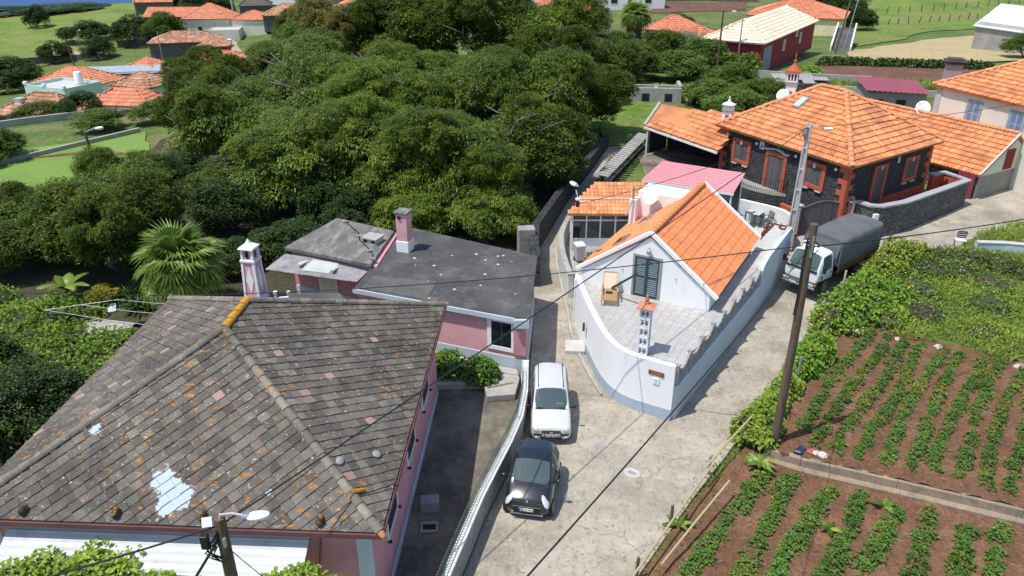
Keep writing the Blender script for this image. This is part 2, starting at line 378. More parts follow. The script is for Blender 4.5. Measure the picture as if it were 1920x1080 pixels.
def road_mat():
    m, t, b, o = nodes('aged_concrete_road')
    P = coords(t, 'world')
    c = mixc(t, (.29,.255,.20), (.45,.405,.325), ramp(t, noise(t, P, .5, 6., .7), .35, .65))
    c = mixc(t, c, (.20,.17,.13), ramp(t, noise(t, P, .22, 6., .7), .50, .72))
    c = mixc(t, c, (.20,.18,.15), ramp(t, noise(t, P, 1.6, 6., .75, (1.5,.6,1)), .56, .70))
    sp = noise(t, P, 7., 6., .8)
    c = mixc(t, c, (.13,.12,.10), ramp(t, sp, .56, .66)); c = mixc(t, c, (.20,.185,.155), ramp(t, noise(t, P, 3.2, 6., .8), .55, .68))
    c = mixc(t, c, (.58,.545,.46), ramp(t, noise(t, P, 9., 6., .8), .57, .68))
    # expansion joints and cracks
    dn = t.nodes.new('ShaderNodeVectorMath'); dn.operation = 'ADD'
    nz = t.nodes.new('ShaderNodeTexNoise'); nz.inputs['Scale'].default_value = .9; nz.inputs['Detail'].default_value = 5
    t.links.new(P, nz.inputs['Vector']); t.links.new(P, dn.inputs[0]); t.links.new(nz.outputs['Color'], dn.inputs[1])
    vo = t.nodes.new('ShaderNodeTexVoronoi'); vo.feature = 'DISTANCE_TO_EDGE'; vo.inputs['Scale'].default_value = .21
    t.links.new(dn.outputs[0], vo.inputs['Vector'])
    c = mixc(t, (.20,.185,.155), c, ramp(t, vo.outputs['Distance'], .0006, .0028))
    bump(t, b, sp, .5, .02)
    t.links.new(c, b.inputs['Base Color']); b.inputs['Roughness'].default_value = .9; b.inputs['Specular IOR Level'].default_value = .3
    return m
M['road'] = road_mat()

# ------------------------------------------------------------------ ground, sea
xs = np.concatenate([np.arange(-420,-120,12.), np.arange(-120,-60,4.), np.arange(-60,60,2.), np.arange(60,420,12.), [420.]])
ys = np.concatenate([np.arange(-30,0,6.), np.arange(0,110,2.), np.arange(110,300,4.), np.arange(300,460,7.), [460.]])
X, Y = np.meshgrid(xs, ys); Z = gz(X, Y)
dcl = cliff(X, Y); Z = Z - 300*SS(dcl/26.) 
nx, ny = len(xs), len(ys)
ii = np.arange(nx*ny).reshape(ny, nx)
Fq = np.stack([ii[:-1,:-1], ii[:-1,1:], ii[1:,1:], ii[1:,:-1]], -1).reshape(-1, 4)
g_ = link('ground', mesh_np('ground', np.stack([X,Y,Z], -1).reshape(-1,3), Fq, M['grass'], True)); g_['kind'] = 'structure'
def sea_mat():
    m, t, b, o = nodes('deep_blue_sea'); P = coords(t, 'world')
    t.links.new(mixc(t, (.008,.045,.16), (.012,.060,.20), noise(t, P, .002, 4.)), b.inputs['Base Color'])
    b.inputs['Roughness'].default_value = .45; b.inputs['Specular IOR Level'].default_value = .25
    bump(t, b, noise(t, P, .05, 4.), .4, 2.)
    return m
mb = MB(); mb.add([(-30000,-2000,-280),(30000,-2000,-280),(30000,40000,-280),(-30000,40000,-280)], [(0,1,2,3)])
mb.build('sea', sea_mat())['kind'] = 'structure'

# ------------------------------------------------------------------ road, lane, yard
ROAD = [(-3.6,6),(-2.75,11),(-1.6,15.2),(-.85,18.2),(.05,21),(.42,22.5),(.62,24.1),(.66,25.6),(1.0,31.3),(1.05,34),(1.2,39),(3.4,45.8),(5.7,52.4),(7.6,58),(8.6,57.6),
        (6.9,53.9),(5.1,48),(3.5,41.5),(3.3,39.2),(3.6,33.3),(3.8,30.5),(4.0,27.2),(4.6,25.4),(6.2,24.4),(14.0,36.2),(15.5,39.6),(16.0,41.0),(19.4,41.3),(20.6,40.2),(28.8,46.3),(34.,48.9),(46,56),(46,50),(30,42.5),(25.4,40.0),(23.5,37.7),(21.5,37.6),(19.8,38.2),
        (17.0,34.45),(14.34,31.09),(11.18,26.94),(8.64,23.25),(5.65,19.22),(3.39,15.95),(-.2,10.8),(-3.4,6)]
drape('road', ROAD, .03, M['road'], 1.5)
YARD = [(-3.3,8),(-3.2,25.4),(-3.2,26.6),(.35,26.2),(.4,25.),(.15,22.5),(-.25,21.1),(-1.1,18.3),(-1.95,15.2),(-3.0,11),(-3.25,8)]
drape('yard', YARD, .28, M['darkyard'], 1.2, zf=lambda x, y: 0.)
# raised concrete platform before the annex
pl = thing('concrete_platform', 'raised pale concrete platform at the foot of the pink flat-roofed annex', 'platform')
pb = MB().prism([(-3.15,25.15),(-1.1,25.25),(-.95,24.35),(.12,24.5),(.3,25.6),(.2,26.3),(-3.1,27.4)], .29, .56); pb.build('slab', M['concrete'], pl, bevel=.02)
pb = MB().bar((-.95,24.9,.60),(.05,25.25,.62),.035,.035); pb.build('stick', M['palewood'], pl)

EDGE = [Vector((x, y)) for x, y in ((-3.4,6),(-.2,10.8),(3.39,15.95),(5.65,19.22),(8.64,23.25),(11.18,26.94),(14.34,31.09),(17.0,34.45),(19.8,38.2),(21.5,37.6),(23.5,37.7),(25.4,40.),(30,42.5))]
def dedge(x, y):
    p = Vector((x, y)); best = 1e9
    for a, b in zip(EDGE, EDGE[1:]):
        ab = b-a; tt = max(0, min(1, (p-a).dot(ab)/ab.length_squared)); best = min(best, (a+ab*tt-p).length)
    return best
def z_up(x, y): return gh(x, y)+min(.55, .05+dedge(x, y)*.7)
def z_lo(x, y): return gh(x, y)+min(.12, .04+dedge(x, y)*.2)
UPPER = [(8.75,22.4),(9.0,23.0),(10.4,24.9),(12.2,27.2),(13.6,29.2),(15.2,30.2),(20.5,27.0),(30,22.3),(34,12),(24,14.9),(15.75,18.25),(9.69,20.75),(9.1,20.9)]
GRASSP = [(13.6,29.2),(14.8,31.2),(17.3,34.3),(19.9,37.8),(21.4,37.2),(23.6,37.3),(25.5,39.6),(30,42.2),(40,44),(40,20),(30,22.3),(20.5,27.),(15.2,30.2)]
LOWER = [(-3.3,6),(-.1,10.8),(3.55,15.9),(5.8,19.15),(8.7,22.3),(9.1,20.9),(9.69,20.7),(15.75,18.2),(24,14.85),(34,12),(34,5)]
drape('crop_field', UPPER, .03, M['soil'], .3, zf=lambda x, y: z_up(x, y)+.045*math.cos(2*math.pi*(.79*x-.61*y+5.55)/.70)+.02*math.sin(x*9.1+y*4.3)*math.sin(y*7.7-x*3.1), amp=.03, ascale=.35)
drape('grass_field', GRASSP, .03, M['grass'], 1.0, zf=z_up)
drape('crop_field', LOWER, .04, M['soil'], .34, zf=lambda x, y: z_lo(x, y)+.05*math.cos(2*math.pi*(.81*x-.59*y+6.2)/.98)+.02*math.sin(x*8.1+y*4.3)*math.sin(y*6.7-x*3.1), amp=.03, ascale=.35)
# terrace wall between the two crop fields
tw = thing('terrace_wall', 'low weathered concrete terrace wall crossing between the two crop fields', 'wall')
pts = [(8.7,21.35),(9.75,20.72),(12.5,19.62),(15.75,18.26),(20,16.5),(24,14.9),(30,12.9)]
earthw = mat('earth_stained_concrete', (.30,.235,.165), .95, .2, 1.5, col2=(.17,.15,.12), c2s=1.2, c2=(.48,.7), fine=14, fvar=.2, bs=.4)
b1 = MB(); b2 = MB()
for a, b in zip(pts, pts[1:]):
    b1.bar((a[0],a[1],.30),(b[0],b[1],.30),.20,.50); b2.bar((a[0]+.03,a[1]-.24,.18),(b[0]+.03,b[1]-.24,.18),.26,.12)
b1.build('wall', earthw, tw, bevel=.03); b2.build('footing', earthw, tw, bevel=.02)
# lane kerb / gutter edge
kb = MB(); pts = [(2.45,39.3),(2.38,37),(2.5,34.5),(2.62,32),(2.66,30),(2.9,28),(3.15,26.7),(3.5,25.2)]
for a, b in zip(pts, pts[1:]): kb.bar((a[0],a[1],gh(*a)+.06),(b[0],b[1],gh(*b)+.06),.12,.10)
tag(kb.build('kerb', M['concrete']), 'thin curved concrete gutter kerb along the shaded lane beside the white house', 'kerb')
# manholes
mh = thing('manhole_cover', 'six-sided manhole frame with a small slotted cover in the concrete road', 'manhole', (4.05,20.55,.03), R(52))
MB().prism([(.0,.30),(.22,.16),(.22,-.16),(.0,-.30),(-.22,-.16),(-.22,.16)],.001,.012).build('frame', M['concretelight'], mh)
MB().box(-.07,.07,-.15,.15,.012,.02).build('cover', M['greyplaster'], mh)
mh = thing('manhole_cover', 'small round iron cover in the road below the curved white wall', 'manhole', (3.1,22.05,.03))
MB().lathe([(.16,.002),(.16,.014),(.15,.016)], n=18).build('cover', M['greyplaster'], mh)

# ------------------------------------------------------------------ far fields (all ground, so structure)
def field(poly, m, off=.10, step=5., name='field'):
    out = []; rj = random.Random(len(poly))
    for i, p in enumerate(poly):
        q = poly[(i+1) % len(poly)]; L = math.hypot(q[0]-p[0], q[1]-p[1]); k = max(1, int(L/(step*.7)))
        for j in range(k): out.append((p[0]+(q[0]-p[0])*j/k+rj.uniform(-.12,.12)*step*(j > 0), p[1]+(q[1]-p[1])*j/k+rj.uniform(-.16,.16)*step*(j > 0)))
    poly = out
    return drape(name, poly, off, m, step)
field([(-33.5,47.5),(-31.5,47.8),(-26.5,52),(-27.5,57),(-30.5,63),(-34,60),(-40,56.5),(-42,52)], M['lawn'], .1, 2., 'lawn')
field([(-39,54.2),(-33.5,56.2),(-31.2,57.0),(-27.5,55.3),(-27.4,54.8),(-31.4,56.2),(-33.6,55.5),(-39,53.4)], M['soil'], .14, 2., 'path')
field([(-215,200),(-150,186),(-139,205),(-112,208),(-98,232),(-100,255),(-96,286),(-140,300),(-190,291),(-230,275)], M['meadow'], .14, 7.)
field([(-109,165),(-119,195),(-113,210),(-124,217),(-139,205),(-150,186),(-135,165)], M['meadow'], .20, 6.)
field([(-125,206),(-124,217),(-114,213),(-115.5,200)], M['track'], .26, 4.)
field([(-114,246),(-99,246),(-92,270),(-112,272)], M['drygrass'], .30, 6.)
field([(-60,186),(-66,186),(-76,209),(-85,229),(-90,238),(-89,262),(-84,262),(-84.5,238),(-79.5,228),(-71,208)], M['track'], .2, 4., 'road')
field([(10.6,105),(26.3,107),(34.4,146),(15.8,152)], M['soil_dark'], .12, 5.)
field([(30,182),(54,187),(57,198),(33,198)], M['soil_dark'], .14, 6.)
field([(27,104),(34,108),(53,163),(48.9,168),(29,114)], M['lawn'], .18, 5.)
field([(43.8,103),(48.3,112),(69,131),(94,148),(130,152),(112,120),(64,99),(54.8,96.4),(44.8,97.5)], M['drygrass'], .16, 5.)
field([(51,118),(77.6,148.5),(104,163.6),(165,200),(165,270),(60,270),(66,195),(71,168),(58,150)], M['meadow'], .12, 9.)
field([(36.3,93.5),(52.3,91.2),(60,89),(44.1,81.6),(32.5,86.9)], M['soil_dark'], .16, 3.)
field([(6.2,57),(7.2,60),(9,75.5),(14,74),(14.2,70),(12,63),(10,58)], M['meadow'], .1, 2., 'grass_field')
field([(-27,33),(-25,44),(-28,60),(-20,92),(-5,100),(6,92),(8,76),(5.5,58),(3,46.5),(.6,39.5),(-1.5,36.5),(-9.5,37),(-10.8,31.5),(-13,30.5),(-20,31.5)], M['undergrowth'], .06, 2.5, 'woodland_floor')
# ------------------------------------------------------------------ roof builders
def clip_convex(poly, clip):
    """clip 2-D polygon by convex CCW polygon"""
    out = poly
    for i in range(len(clip)):
        a = clip[i]; b = clip[(i+1) % len(clip)]; inp = out; out = []
        if not inp: break
        def side(p): return (b[0]-a[0])*(p[1]-a[1])-(b[1]-a[1])*(p[0]-a[0])
        for j in range(len(inp)):
            p = inp[j]; q = inp[(j+1) % len(inp)]; sp, sq = side(p), side(q)
            if sp >= 0: out.append(p)
            if (sp >= 0) != (sq >= 0):
                t = sp/(sp-sq); out.append((p[0]+(q[0]-p[0])*t, p[1]+(q[1]-p[1])*t))
    return out
def area2(p): return .5*sum(p[i][0]*p[(i+1)%len(p)][1]-p[(i+1)%len(p)][0]*p[i][1] for i in range(len(p)))
class Facet:
    """roof plane: P0->P1 is its (level) eave, other corners follow counter-clockwise seen from above"""
    def __init__(s, pts):
        s.P = [Vector(p) for p in pts]; s.o = s.P[0]; s.e = (s.P[1]-s.P[0]).normalized()
        n = Vector((0,0,0))
        for i in range(len(s.P)): n += s.P[i].cross(s.P[(i+1) % len(s.P)])
        s.n = n.normalized(); s.s = s.n.cross(s.e).normalized()
        s.p2 = [((p-s.o).dot(s.e), (p-s.o).dot(s.s)) for p in s.P]
    def at(s, a, b, h=0.): return s.o+s.e*a+s.s*b+s.n*h
    def mat(s, a, b, h=0.):
        p = s.at(a, b, h); m = Matrix(((s.e.x,s.s.x,s.n.x,p.x),(s.e.y,s.s.y,s.n.y,p.y),(s.e.z,s.s.z,s.n.z,p.z),(0,0,0,1))); return m
def diamond_tiles(facets, side, material, parent, toworld, nparts=300, tilt=.05, name='tile', ang=45, lift=.012):
    """square tiles laid on the diagonal; whole ones nearest the camera become objects, the rest one joined part"""
    full = []; vs = []; fs = []; tint = []
    c, sn = math.cos(R(ang)), math.sin(R(ang)); hd = side/math.sqrt(2) if ang == 45 else side/2
    sq = [(0,0),(side,0),(side,side),(0,side)]
    rot = [(x*c-y*sn, x*sn+y*c) for x, y in sq]; b0 = min(p[1] for p in rot); b1 = max(p[1] for p in rot)
    hfun = lambda y: lift+tilt*(1-(y-b0)/(b1-b0))
    for F in facets:
        big = max(max(abs(p[0]), abs(p[1])) for p in F.p2); N = int(2*big/side)+4
        for i in range(-N, N):
            for j in range(-N, N):
                ox = (i*c-j*sn)*side; oy = (i*sn+j*c)*side
                jx, jy, jh = random.uniform(-.010,.010), random.uniform(-.010,.010), random.uniform(0,.010)
                q = [(x*.992+ox, y*.992+oy) for x, y in rot]
                k = clip_convex(q, F.p2)
                if len(k) < 3: continue
                A = area2(k)
                if A < .004: continue
                if A > .97*side*side*.98:
                    full.append((F, ox+jx, oy+jy, jh))
                else:
                    n = len(k); o = len(vs)
                    vs += [tuple(F.at(x, y, hfun(y-oy)+jh)) for x, y in k]+[tuple(F.at(x, y, -.02)) for x, y in k]
                    t = random.random()
                    for f in [tuple(o+m for m in range(n))]+[(o+m, o+n+m, o+n+(m+1)%n, o+(m+1)%n) for m in range(n)]:
                        fs.append(f); tint.append(t)
    camp = Vector((0,0,17))
    full.sort(key=lambda r: (toworld @ r[0].at(r[1], r[2])-camp).length)
    tm = MB(); q = [(x*.992, y*.992) for x, y in rot]
    tm.add([(x, y, hfun(y)) for x, y in q]+[(x, y, hfun(y)-.028) for x, y in q], [(0,1,2,3),(7,6,5,4),(0,4,5,1),(1,5,6,2),(2,6,7,3),(3,7,4,0)])
    me = bpy.data.meshes.new(name); me.from_pydata(tm.v, [], tm.f); me.materials.append(material)
    for (F, a, b, h) in full[:nparts]:
        o = link(name, me, parent); o.matrix_local = F.mat(a, b, h)
    for (F, a, b, h) in full[nparts:]:
        o = len(vs); t = random.random()
        vs += [tuple(F.at(a+x, b+y, hfun(y)+h)) for x, y in q]+[tuple(F.at(a+x, b+y, -.02)) for x, y in q]
        for f in ((0,1,2,3),(0,4,5,1),(1,5,6,2),(2,6,7,3),(3,7,4,0)): fs.append(tuple(o+m for m in f)); tint.append(t)
    me = bpy.data.meshes.new('tiles'); me.from_pydata(vs, [], fs); me.materials.append(material)
    at = me.attributes.new('tint', 'FLOAT', 'FACE'); at.data.foreach_set('value', tint)
    o = link('tiles', me, parent); o['kind'] = 'stuff'
TP = ((0,0),(.10,0.),(.30,.75),(.5,1.),(.70,.75),(.90,0.))
def roman_mesh_arrays(w, l, h, lift):
    lo = [(x*w, 0., y*h+lift) for x, y in TP]+[(w, 0., lift)]
    hi = [(x*w, l*1.06, y*h) for x, y in TP]+[(w, l*1.06, 0.)]
    sk = [(x, y-.001, -.01) for x, y, z in lo]
    n = len(lo); V = np.array(lo+hi+sk)
    Fc = [(i, i+1, n+i+1, n+i) for i in range(n-1)]+[(2*n+i, 2*n+i+1, i+1, i) for i in range(n-1)]
    return V, np.array(Fc)
def roman_tiles(facets, w, l, material, parent, toworld, nparts=0, h=.055, lift=.035, name='tile', jit=.006, smooth=True):
    V0, F0 = roman_mesh_arrays(w, l, h, lift); camp = Vector((0,0,17)); items = []
    for F in facets:
        a1 = max(p[0] for p in F.p2); a0 = min(p[0] for p in F.p2); b1 = max(p[1] for p in F.p2)
        nc = max(1, round((a1-a0)/w)); ww = (a1-a0)/nc; nr = max(1, round(b1/l)); ll = b1/nr
        A, B = np.meshgrid(np.arange(nc), np.arange(nr)); A = a0+A.ravel()*ww; B = B.ravel()*ll
        m = inpoly(A+ww/2, B+ll*.5, F.p2)|inpoly(A+ww/2, B+ll*.2, F.p2)
        for a, b in zip(A[m], B[m]): items.append((F, a, b, ww/w, ll/l))
    items.sort(key=lambda r: (toworld @ r[0].at(r[1], r[2])-camp).length)
    if nparts:
        me = mesh_np(name, V0, F0, material, smooth)
        for (F, a, b, sx, sy) in items[:nparts]:
            o = link(name, me, parent); o.matrix_local = F.mat(a+random.uniform(-jit,jit), b+random.uniform(-jit,jit), random.uniform(0,.008)) @ Matrix.Diagonal((sx, sy, 1, 1))
    rest = items[nparts:]
    if rest:
        n = len(rest); V = np.zeros((n, len(V0), 3)); k = len(V0)
        for i, (F, a, b, sx, sy) in enumerate(rest):
            a += random.uniform(-jit,jit); b += random.uniform(-jit,jit); hh = random.uniform(0,.008)
            L = V0*np.array([sx, sy, 1])+np.array([a, b, hh])
            V[i] = np.array(F.o)+L[:,:1]*np.array(F.e)+L[:,1:2]*np.array(F.s)+L[:,2:]*np.array(F.n)
        FF = (F0[None]+np.arange(n)[:,None,None]*k).reshape(-1, 4)
        o = link('tiles', mesh_np('tiles', V.reshape(-1,3), FF, material, smooth, np.repeat(RNG.random(n), len(F0))), parent); o['kind'] = 'stuff'
_cap = {}
def caps(p, q, r, length, material, parent, name='ridge_tile', drop=.03):
    """overlapping half-round cap tiles from p (low end) to q (high end)"""
    p = Vector(p); q = Vector(q); d = q-p; n = max(1, round(d.length/length)); st = d/n; key = (round(r,3), round(st.length,3), material.name)
    u = st.normalized(); s = u.cross(Vector((0,0,1))).normalized(); nn = s.cross(u)
    if key not in _cap:
        L = st.length*1.08; vs = []; k = 7
        for y, rr, dz in ((0, r*1.08, .018), (L, r*.94, 0.)):
            for rad in (rr, rr-.02):
                for i in range(k):
                    t = math.pi*i/(k-1); vs.append((math.cos(t)*rad, y, math.sin(t)*rad*.85-drop+dz))
        F = [(i, i+1, 2*k+i+1, 2*k+i) for i in range(k-1)]+[(k+i, i, i+1, k+i+1)[::-1] for i in range(k-1)]+[(2*k+i, 2*k+i+1, 3*k+i+1, 3*k+i)[::-1] for i in range(k-1)]
        _cap[key] = mesh_np(name, np.array(vs), np.array([f[::-1] for f in F]), material, True)
    for i in range(n):
        o = link(name, _cap[key], parent); b = p+st*i
        o.matrix_local = Matrix(((s.x,u.x,nn.x,b.x),(s.y,u.y,nn.y,b.y),(s.z,u.z,nn.z,b.z),(0,0,0,1)))
def hip_facets(x0, x1, y0, y1, ze, rx0, rx1, ry0, ry1, zr):
    """hip roof over a rectangle; ridge runs from (rx0,ry0) to (rx1,ry1). returns facets south,east,north,west"""
    a, b, c, d = (x0,y0,ze),(x1,y0,ze),(x1,y1,ze),(x0,y1,ze); r0 = (rx0,ry0,zr); r1 = (rx1,ry1,zr)
    if abs(rx1-rx0) >= abs(ry1-ry0):
        return [Facet([a,b,r1,r0]), Facet([b,c,r1]), Facet([c,d,r0,r1]), Facet([d,a,r0])]
    return [Facet([a,b,r0]), Facet([b,c,r1,r0]), Facet([c,d,r1]), Facet([d,a,r0,r1])]
def deck(facets, material, parent, t=.09, name='roof'):
    mb = MB()
    for F in facets: mb.slab([tuple(p-F.n*.012) for p in F.P], t)
    return mb.build(name, material, parent)
def mw(o):
    return Matrix.Translation(o.location) @ o.rotation_euler.to_matrix().to_4x4()

def shutter_window(parent, wdt, hgt, frame_m, shut_m, loc, rz, fr=.09, slats=10, name='window', leaves=2, proud=.05):
    """closed louvred shutters in a frame; local +y of the window points out of the wall; origin at sill centre"""
    f = MB(); f.box(-wdt/2-fr,wdt/2+fr,-.02,proud,-fr,0).box(-wdt/2-fr,wdt/2+fr,-.02,proud,hgt,hgt+fr).box(-wdt/2-fr,-wdt/2,-.02,proud,0,hgt).box(wdt/2,wdt/2+fr,-.02,proud,0,hgt)
    w_ = f.build(name, frame_m, parent); w_.location = loc; w_.rotation_euler = (0,0,rz)
    lw = wdt/leaves
    for i in range(leaves):
        s = MB(); x0 = -wdt/2+i*lw+.006; x1 = x0+lw-.012; st = min(.06, lw*.18)
        s.box(x0,x0+st,-.01,.03,0.005,hgt-.005).box(x1-st,x1,-.01,.03,0.005,hgt-.005).box(x0+st,x1-st,-.01,.03,.005,.07).box(x0+st,x1-st,-.01,.03,hgt-.07,hgt-.005).box(x0+st,x1-st,-.01,.03,hgt*.48,hgt*.52)
        for k in range(slats):
            z = .09+(hgt-.18)*k/max(1,slats-1); s.obox(((x0+x1)/2,.01,z), x1-x0-2*st, .012, (hgt-.2)/slats*.8, rx=R(-35))
        s.box(x0+st,x1-st,-.012,-.006,.07,hgt-.07)
        s.build('shutter', shut_m, w_)
    return w_
def pane_window(parent, wdt, hgt, frame_m, glass_m, loc, rz, fr=.08, bars=1, name='window', proud=.04):
    f = MB(); f.box(-wdt/2-fr,wdt/2+fr,-.02,proud,-fr,0).box(-wdt/2-fr,wdt/2+fr,-.02,proud,hgt,hgt+fr).box(-wdt/2-fr,-wdt/2,-.02,proud,0,hgt).box(wdt/2,wdt/2+fr,-.02,proud,0,hgt)
    w_ = f.build(name, frame_m, parent); w_.location = loc; w_.rotation_euler = (0,0,rz)
    lw = wdt/(bars+1)
    for i in range(bars+1): MB().box(-wdt/2+i*lw+.012,-wdt/2+(i+1)*lw-.012,-.01,.012,.012,hgt-.012).build('pane', glass_m, w_)
    return w_

# ------------------------------------------------------------------ pink house with the grey tiled roof
ph = thing('pink_house', 'large pink house under a grey lichen-spotted hip roof with small square tiles', 'house', (-7.94,19.5,0), R(-2.84))
PW = mw(ph)
X0, X1, Y0, Y1 = -4.80, 4.80, -5.28, 5.58
mb = MB().box(X0,X1,Y0,Y1,-.3,3.92); mb.build('wall', M['pinkdeep'], ph)
mb = MB().box(X0-.03,X1+.03,Y0-.03,Y1+.03,-.3,.55); mb.build('plinth', M['paleblue'], ph, bevel=.02)
for cx, cy in ((X1,Y0),(X0,Y0)):
    sx = -1 if cx > 0 else 1; sy = 1 if cy < 0 else -1
    MB().box(min(cx-sx*.02,cx+sx*.36),max(cx-sx*.02,cx+sx*.36),min(cy-sy*.02,cy+sy*.02),max(cy-sy*.02,cy+sy*.02),.56,3.9).build('corner_pilaster', M['paleblue'], ph)
FP = hip_facets(-5.16,5.16,-5.65,5.95,4.0,-.02,-.02,-.77,.91,6.6)
rf = deck(FP, M['greytile'], ph, .07)
diamond_tiles(FP, .27, M['greytile'], rf, PW, 300)
for c4, rr in (((5.16,-5.65,4.0),(-.02,-.77,6.6)),((-5.16,-5.65,4.0),(-.02,-.77,6.6)),((5.16,5.95,4.0),(-.02,.91,6.6)),((-5.16,5.95,4.0),(-.02,.91,6.6))):
    caps((c4[0],c4[1],c4[2]+.06),(rr[0],rr[1],rr[2]+.06),.115,.43,M['greycap'],rf)
lichcap = mat('orange_lichen_cap', (.50,.235,.02), .9, .25, 6., col2=(.26,.20,.14), c2s=8., c2=(.55,.7), fine=25, fvar=.2, bs=.4)
caps((-.02,-.80,6.66),(-.02,1.0,6.66),.125,.45,lichcap,rf)
for cx, cy in ((5.2,-5.69),(5.2,5.99)):
    o = MB().tube([(0,0,0),(.26,0,.0),(.36,0,-.03)],[.085,.085,.06],8).build('ridge_end_tile', M['orange'], rf, smooth=True)
    o.location = (cx-.18,cy+(.17 if cy<0 else -.17),4.07); o.rotation_euler = (0,R(10),R(-45 if cy<0 else 45))
mb = MB()
for a, b in (((-5.2,-5.68),(5.2,-5.68)),((5.2,-5.68),(5.2,5.98)),((-5.2,-5.68),(-5.2,5.98))): mb.bar((a[0],a[1],3.915),(b[0],b[1],3.915),.06,.13)
mb.build('fascia', mat('oxblood_fascia', (.14,.062,.062), .8, .2, 1.), ph)
F0 = FP[0]
# vent tiles along the front eave and loose bits on the east slope
vm = mat('dark_mossy_tile', (.06,.055,.045), .95, .3, 8., col2=(.42,.19,.02), c2s=7., c2=(.52,.62), fine=30, fvar=.3, bs=.5)
for a in (1.69, 3.96, 6.05, 8.86):
    o = MB().ell((0,0,.08),.10,.16,.13,8,5).build('vent_tile', vm, rf, smooth=True); o.matrix_local = F0.mat(a,.22,.04)
FE = FP[1]
o = MB().tube([(0,0,0),(.0,.42,0)],.055,7).build('loose_tile', lichcap, rf, smooth=True); o.matrix_local = FE.mat(1.0,.7,.09) @ Matrix.Rotation(R(35),4,'Z')
o = MB().ell((0,0,.02),.15,.11,.05,9,5).build('mortar_patch', M['greyplaster'], rf, smooth=True); o.matrix_local = FE.mat(1.65,1.5,.06)
o = MB().ell((0,0,.02),.14,.12,.05,9,5).build('mortar_patch', M['greyplaster'], rf, smooth=True); o.matrix_local = FE.mat(2.42,.68,.06)
# east wall windows (dark green shutters in white frames), hinge stops
for wy in (-3.09, -.05, 2.85):
    w_ = shutter_window(ph, 1.22, 1.55, M['whitepaint'], M['darkgreen'], (X1+.0, wy, 1.98), R(-90), .08, 12)
    for sx in (-.68,.68): MB().box(sx-.03,sx+.03,.02,.13,-.12,-.05).build('shutter_stop', M['black'], w_)
# front lean-to of white corrugated sheet, sheet by sheet
lt = MB(); nr = 9
lm = link('lean_to_roof', None, ph); lm.location = (0,0,0)
for k, (xa, xb) in enumerate(((-4.1,-2.0),(-2.06,-.2),(-.26,1.6),(1.54,3.35))):
    mb = MB(); 
    for i in range(22):
        y0 = -5.28-1.0*i/22; y1 = -5.28-1.0*(i+1)/22; z0 = 3.58-.5*i/22; z1 = 3.58-.5*(i+1)/22
        b0 = .02 if (i % 4 == 0) else 0; b1 = .02 if ((i+1) % 4 == 0) else 0
        mb.add([(xa,y0,z0+b0),(xb,y0,z0+b0),(xb,y1,z1+b1),(xa,y1,z1+b1)], [(0,3,2,1)])
    o = mb.build('roof_sheet', M['sheetwhite'], lm); o.location.z = .005*(k % 2)
mb = MB().box(-4.05,3.3,-6.24,-6.18,2.98,3.04).box(-4.05,3.3,-5.34,-5.29,3.44,3.50)
for x in (-4.0,-1.6,.9,3.2): mb.box(x-.03,x+.03,-6.22,-6.16,.1,2.98)
mb.build('lean_to_frame', M['rustroof'], ph)
mb = MB().tube([(3.6,-5.31,3.6),(3.55,-5.33,3.1),(3.4,-5.33,2.2)],.02,6); mb.build('drain_pipe', M['redmetal_dark'], ph)
# ------------------------------------------------------------------ flat-roofed pink annex behind the pink house
an = thing('pink_annex', 'low pink annex with dark flat concrete roofs and a pale blue base', 'house')
MAIN = [(-6.66,28.9),(.1,26.27),(.68,26.14),(1.17,32.36),(-5.02,35.9),(-5.8,35.3),(-6.2,31.35)]
OLD = [(-8.9,36.66),(-10.56,32.84),(-6.22,30.9),(-5.75,34.9)]
def inset(poly, d):
    c = Vector((sum(p[0] for p in poly)/len(poly), sum(p[1] for p in poly)/len(poly)))
    return [tuple(Vector(p[:2])+(c-Vector(p[:2])).normalized()*d) for p in poly]
wl = [(-6.5,29.0),(.08,26.42),(.56,26.32),(1.02,32.2),(-5.0,35.6),(-6.05,31.4)]
MB().prism(wl, -.3, 2.70).build('wall', M['pink'], an)
MB().prism([(-9.0,36.3),(-10.3,33.0),(-6.0,31.0),(-5.6,34.9)], -.3, 2.92).build('wall', M['pinkdeep'], an)
MB().prism([(-6.53,28.97),(.06,26.39),(.59,26.29),(1.05,32.2),(.9,32.2),(-6.4,29.5)], -.3, 1.02).build('plinth', M['paleblue'], an)
MB().prism(MAIN, 2.72, 2.86).build('roof', M['feltroof'], an, bevel=.015)
MB().prism(OLD, 2.93, 3.09).build('roof', M['oldslab'], an, bevel=.015)
MB().bar((-6.66,28.86,2.80),(.1,26.22,2.80),.06,.20).build('roof_edge', M['paleblue'], an)
MB().box(.07,.66,26.08,26.20,2.52,2.885).build('roof_corner_block', M['paleblue'], an)
MB().bar((.06,26.36,1.85),(.55,26.27,1.85),.06,1.3).build('corner_pilaster', M['pinkdeep'], an)
# screed patch and small round lichen blots on the main roof
MB().prism([(-6.0,30.2),(-3.2,29.6),(-3.5,27.95),(-6.3,29.0)], 2.861, 2.868).build('screed_patch', mat('lighter_screed', (.10,.097,.09), .9, .25, 1.5, fine=16, fvar=.25, bs=.3), an)
for k in range(22):
    x = random.uniform(-5.5,.6); y = random.uniform(27.2,33.5)
    if inpoly([x],[y],inset(MAIN,.5))[0]:
        MB().lathe([(random.uniform(.03,.08),2.862),(.02,2.872)],(x,y,0),9).build('lichen_spot', M['concretelight'], an)
ang = math.atan2(-2.63,6.76)
pane_window(an, .86, 1.12, M['white'], M['darkglass'], (-.42,26.60,1.42), ang+math.pi, .17, 1)
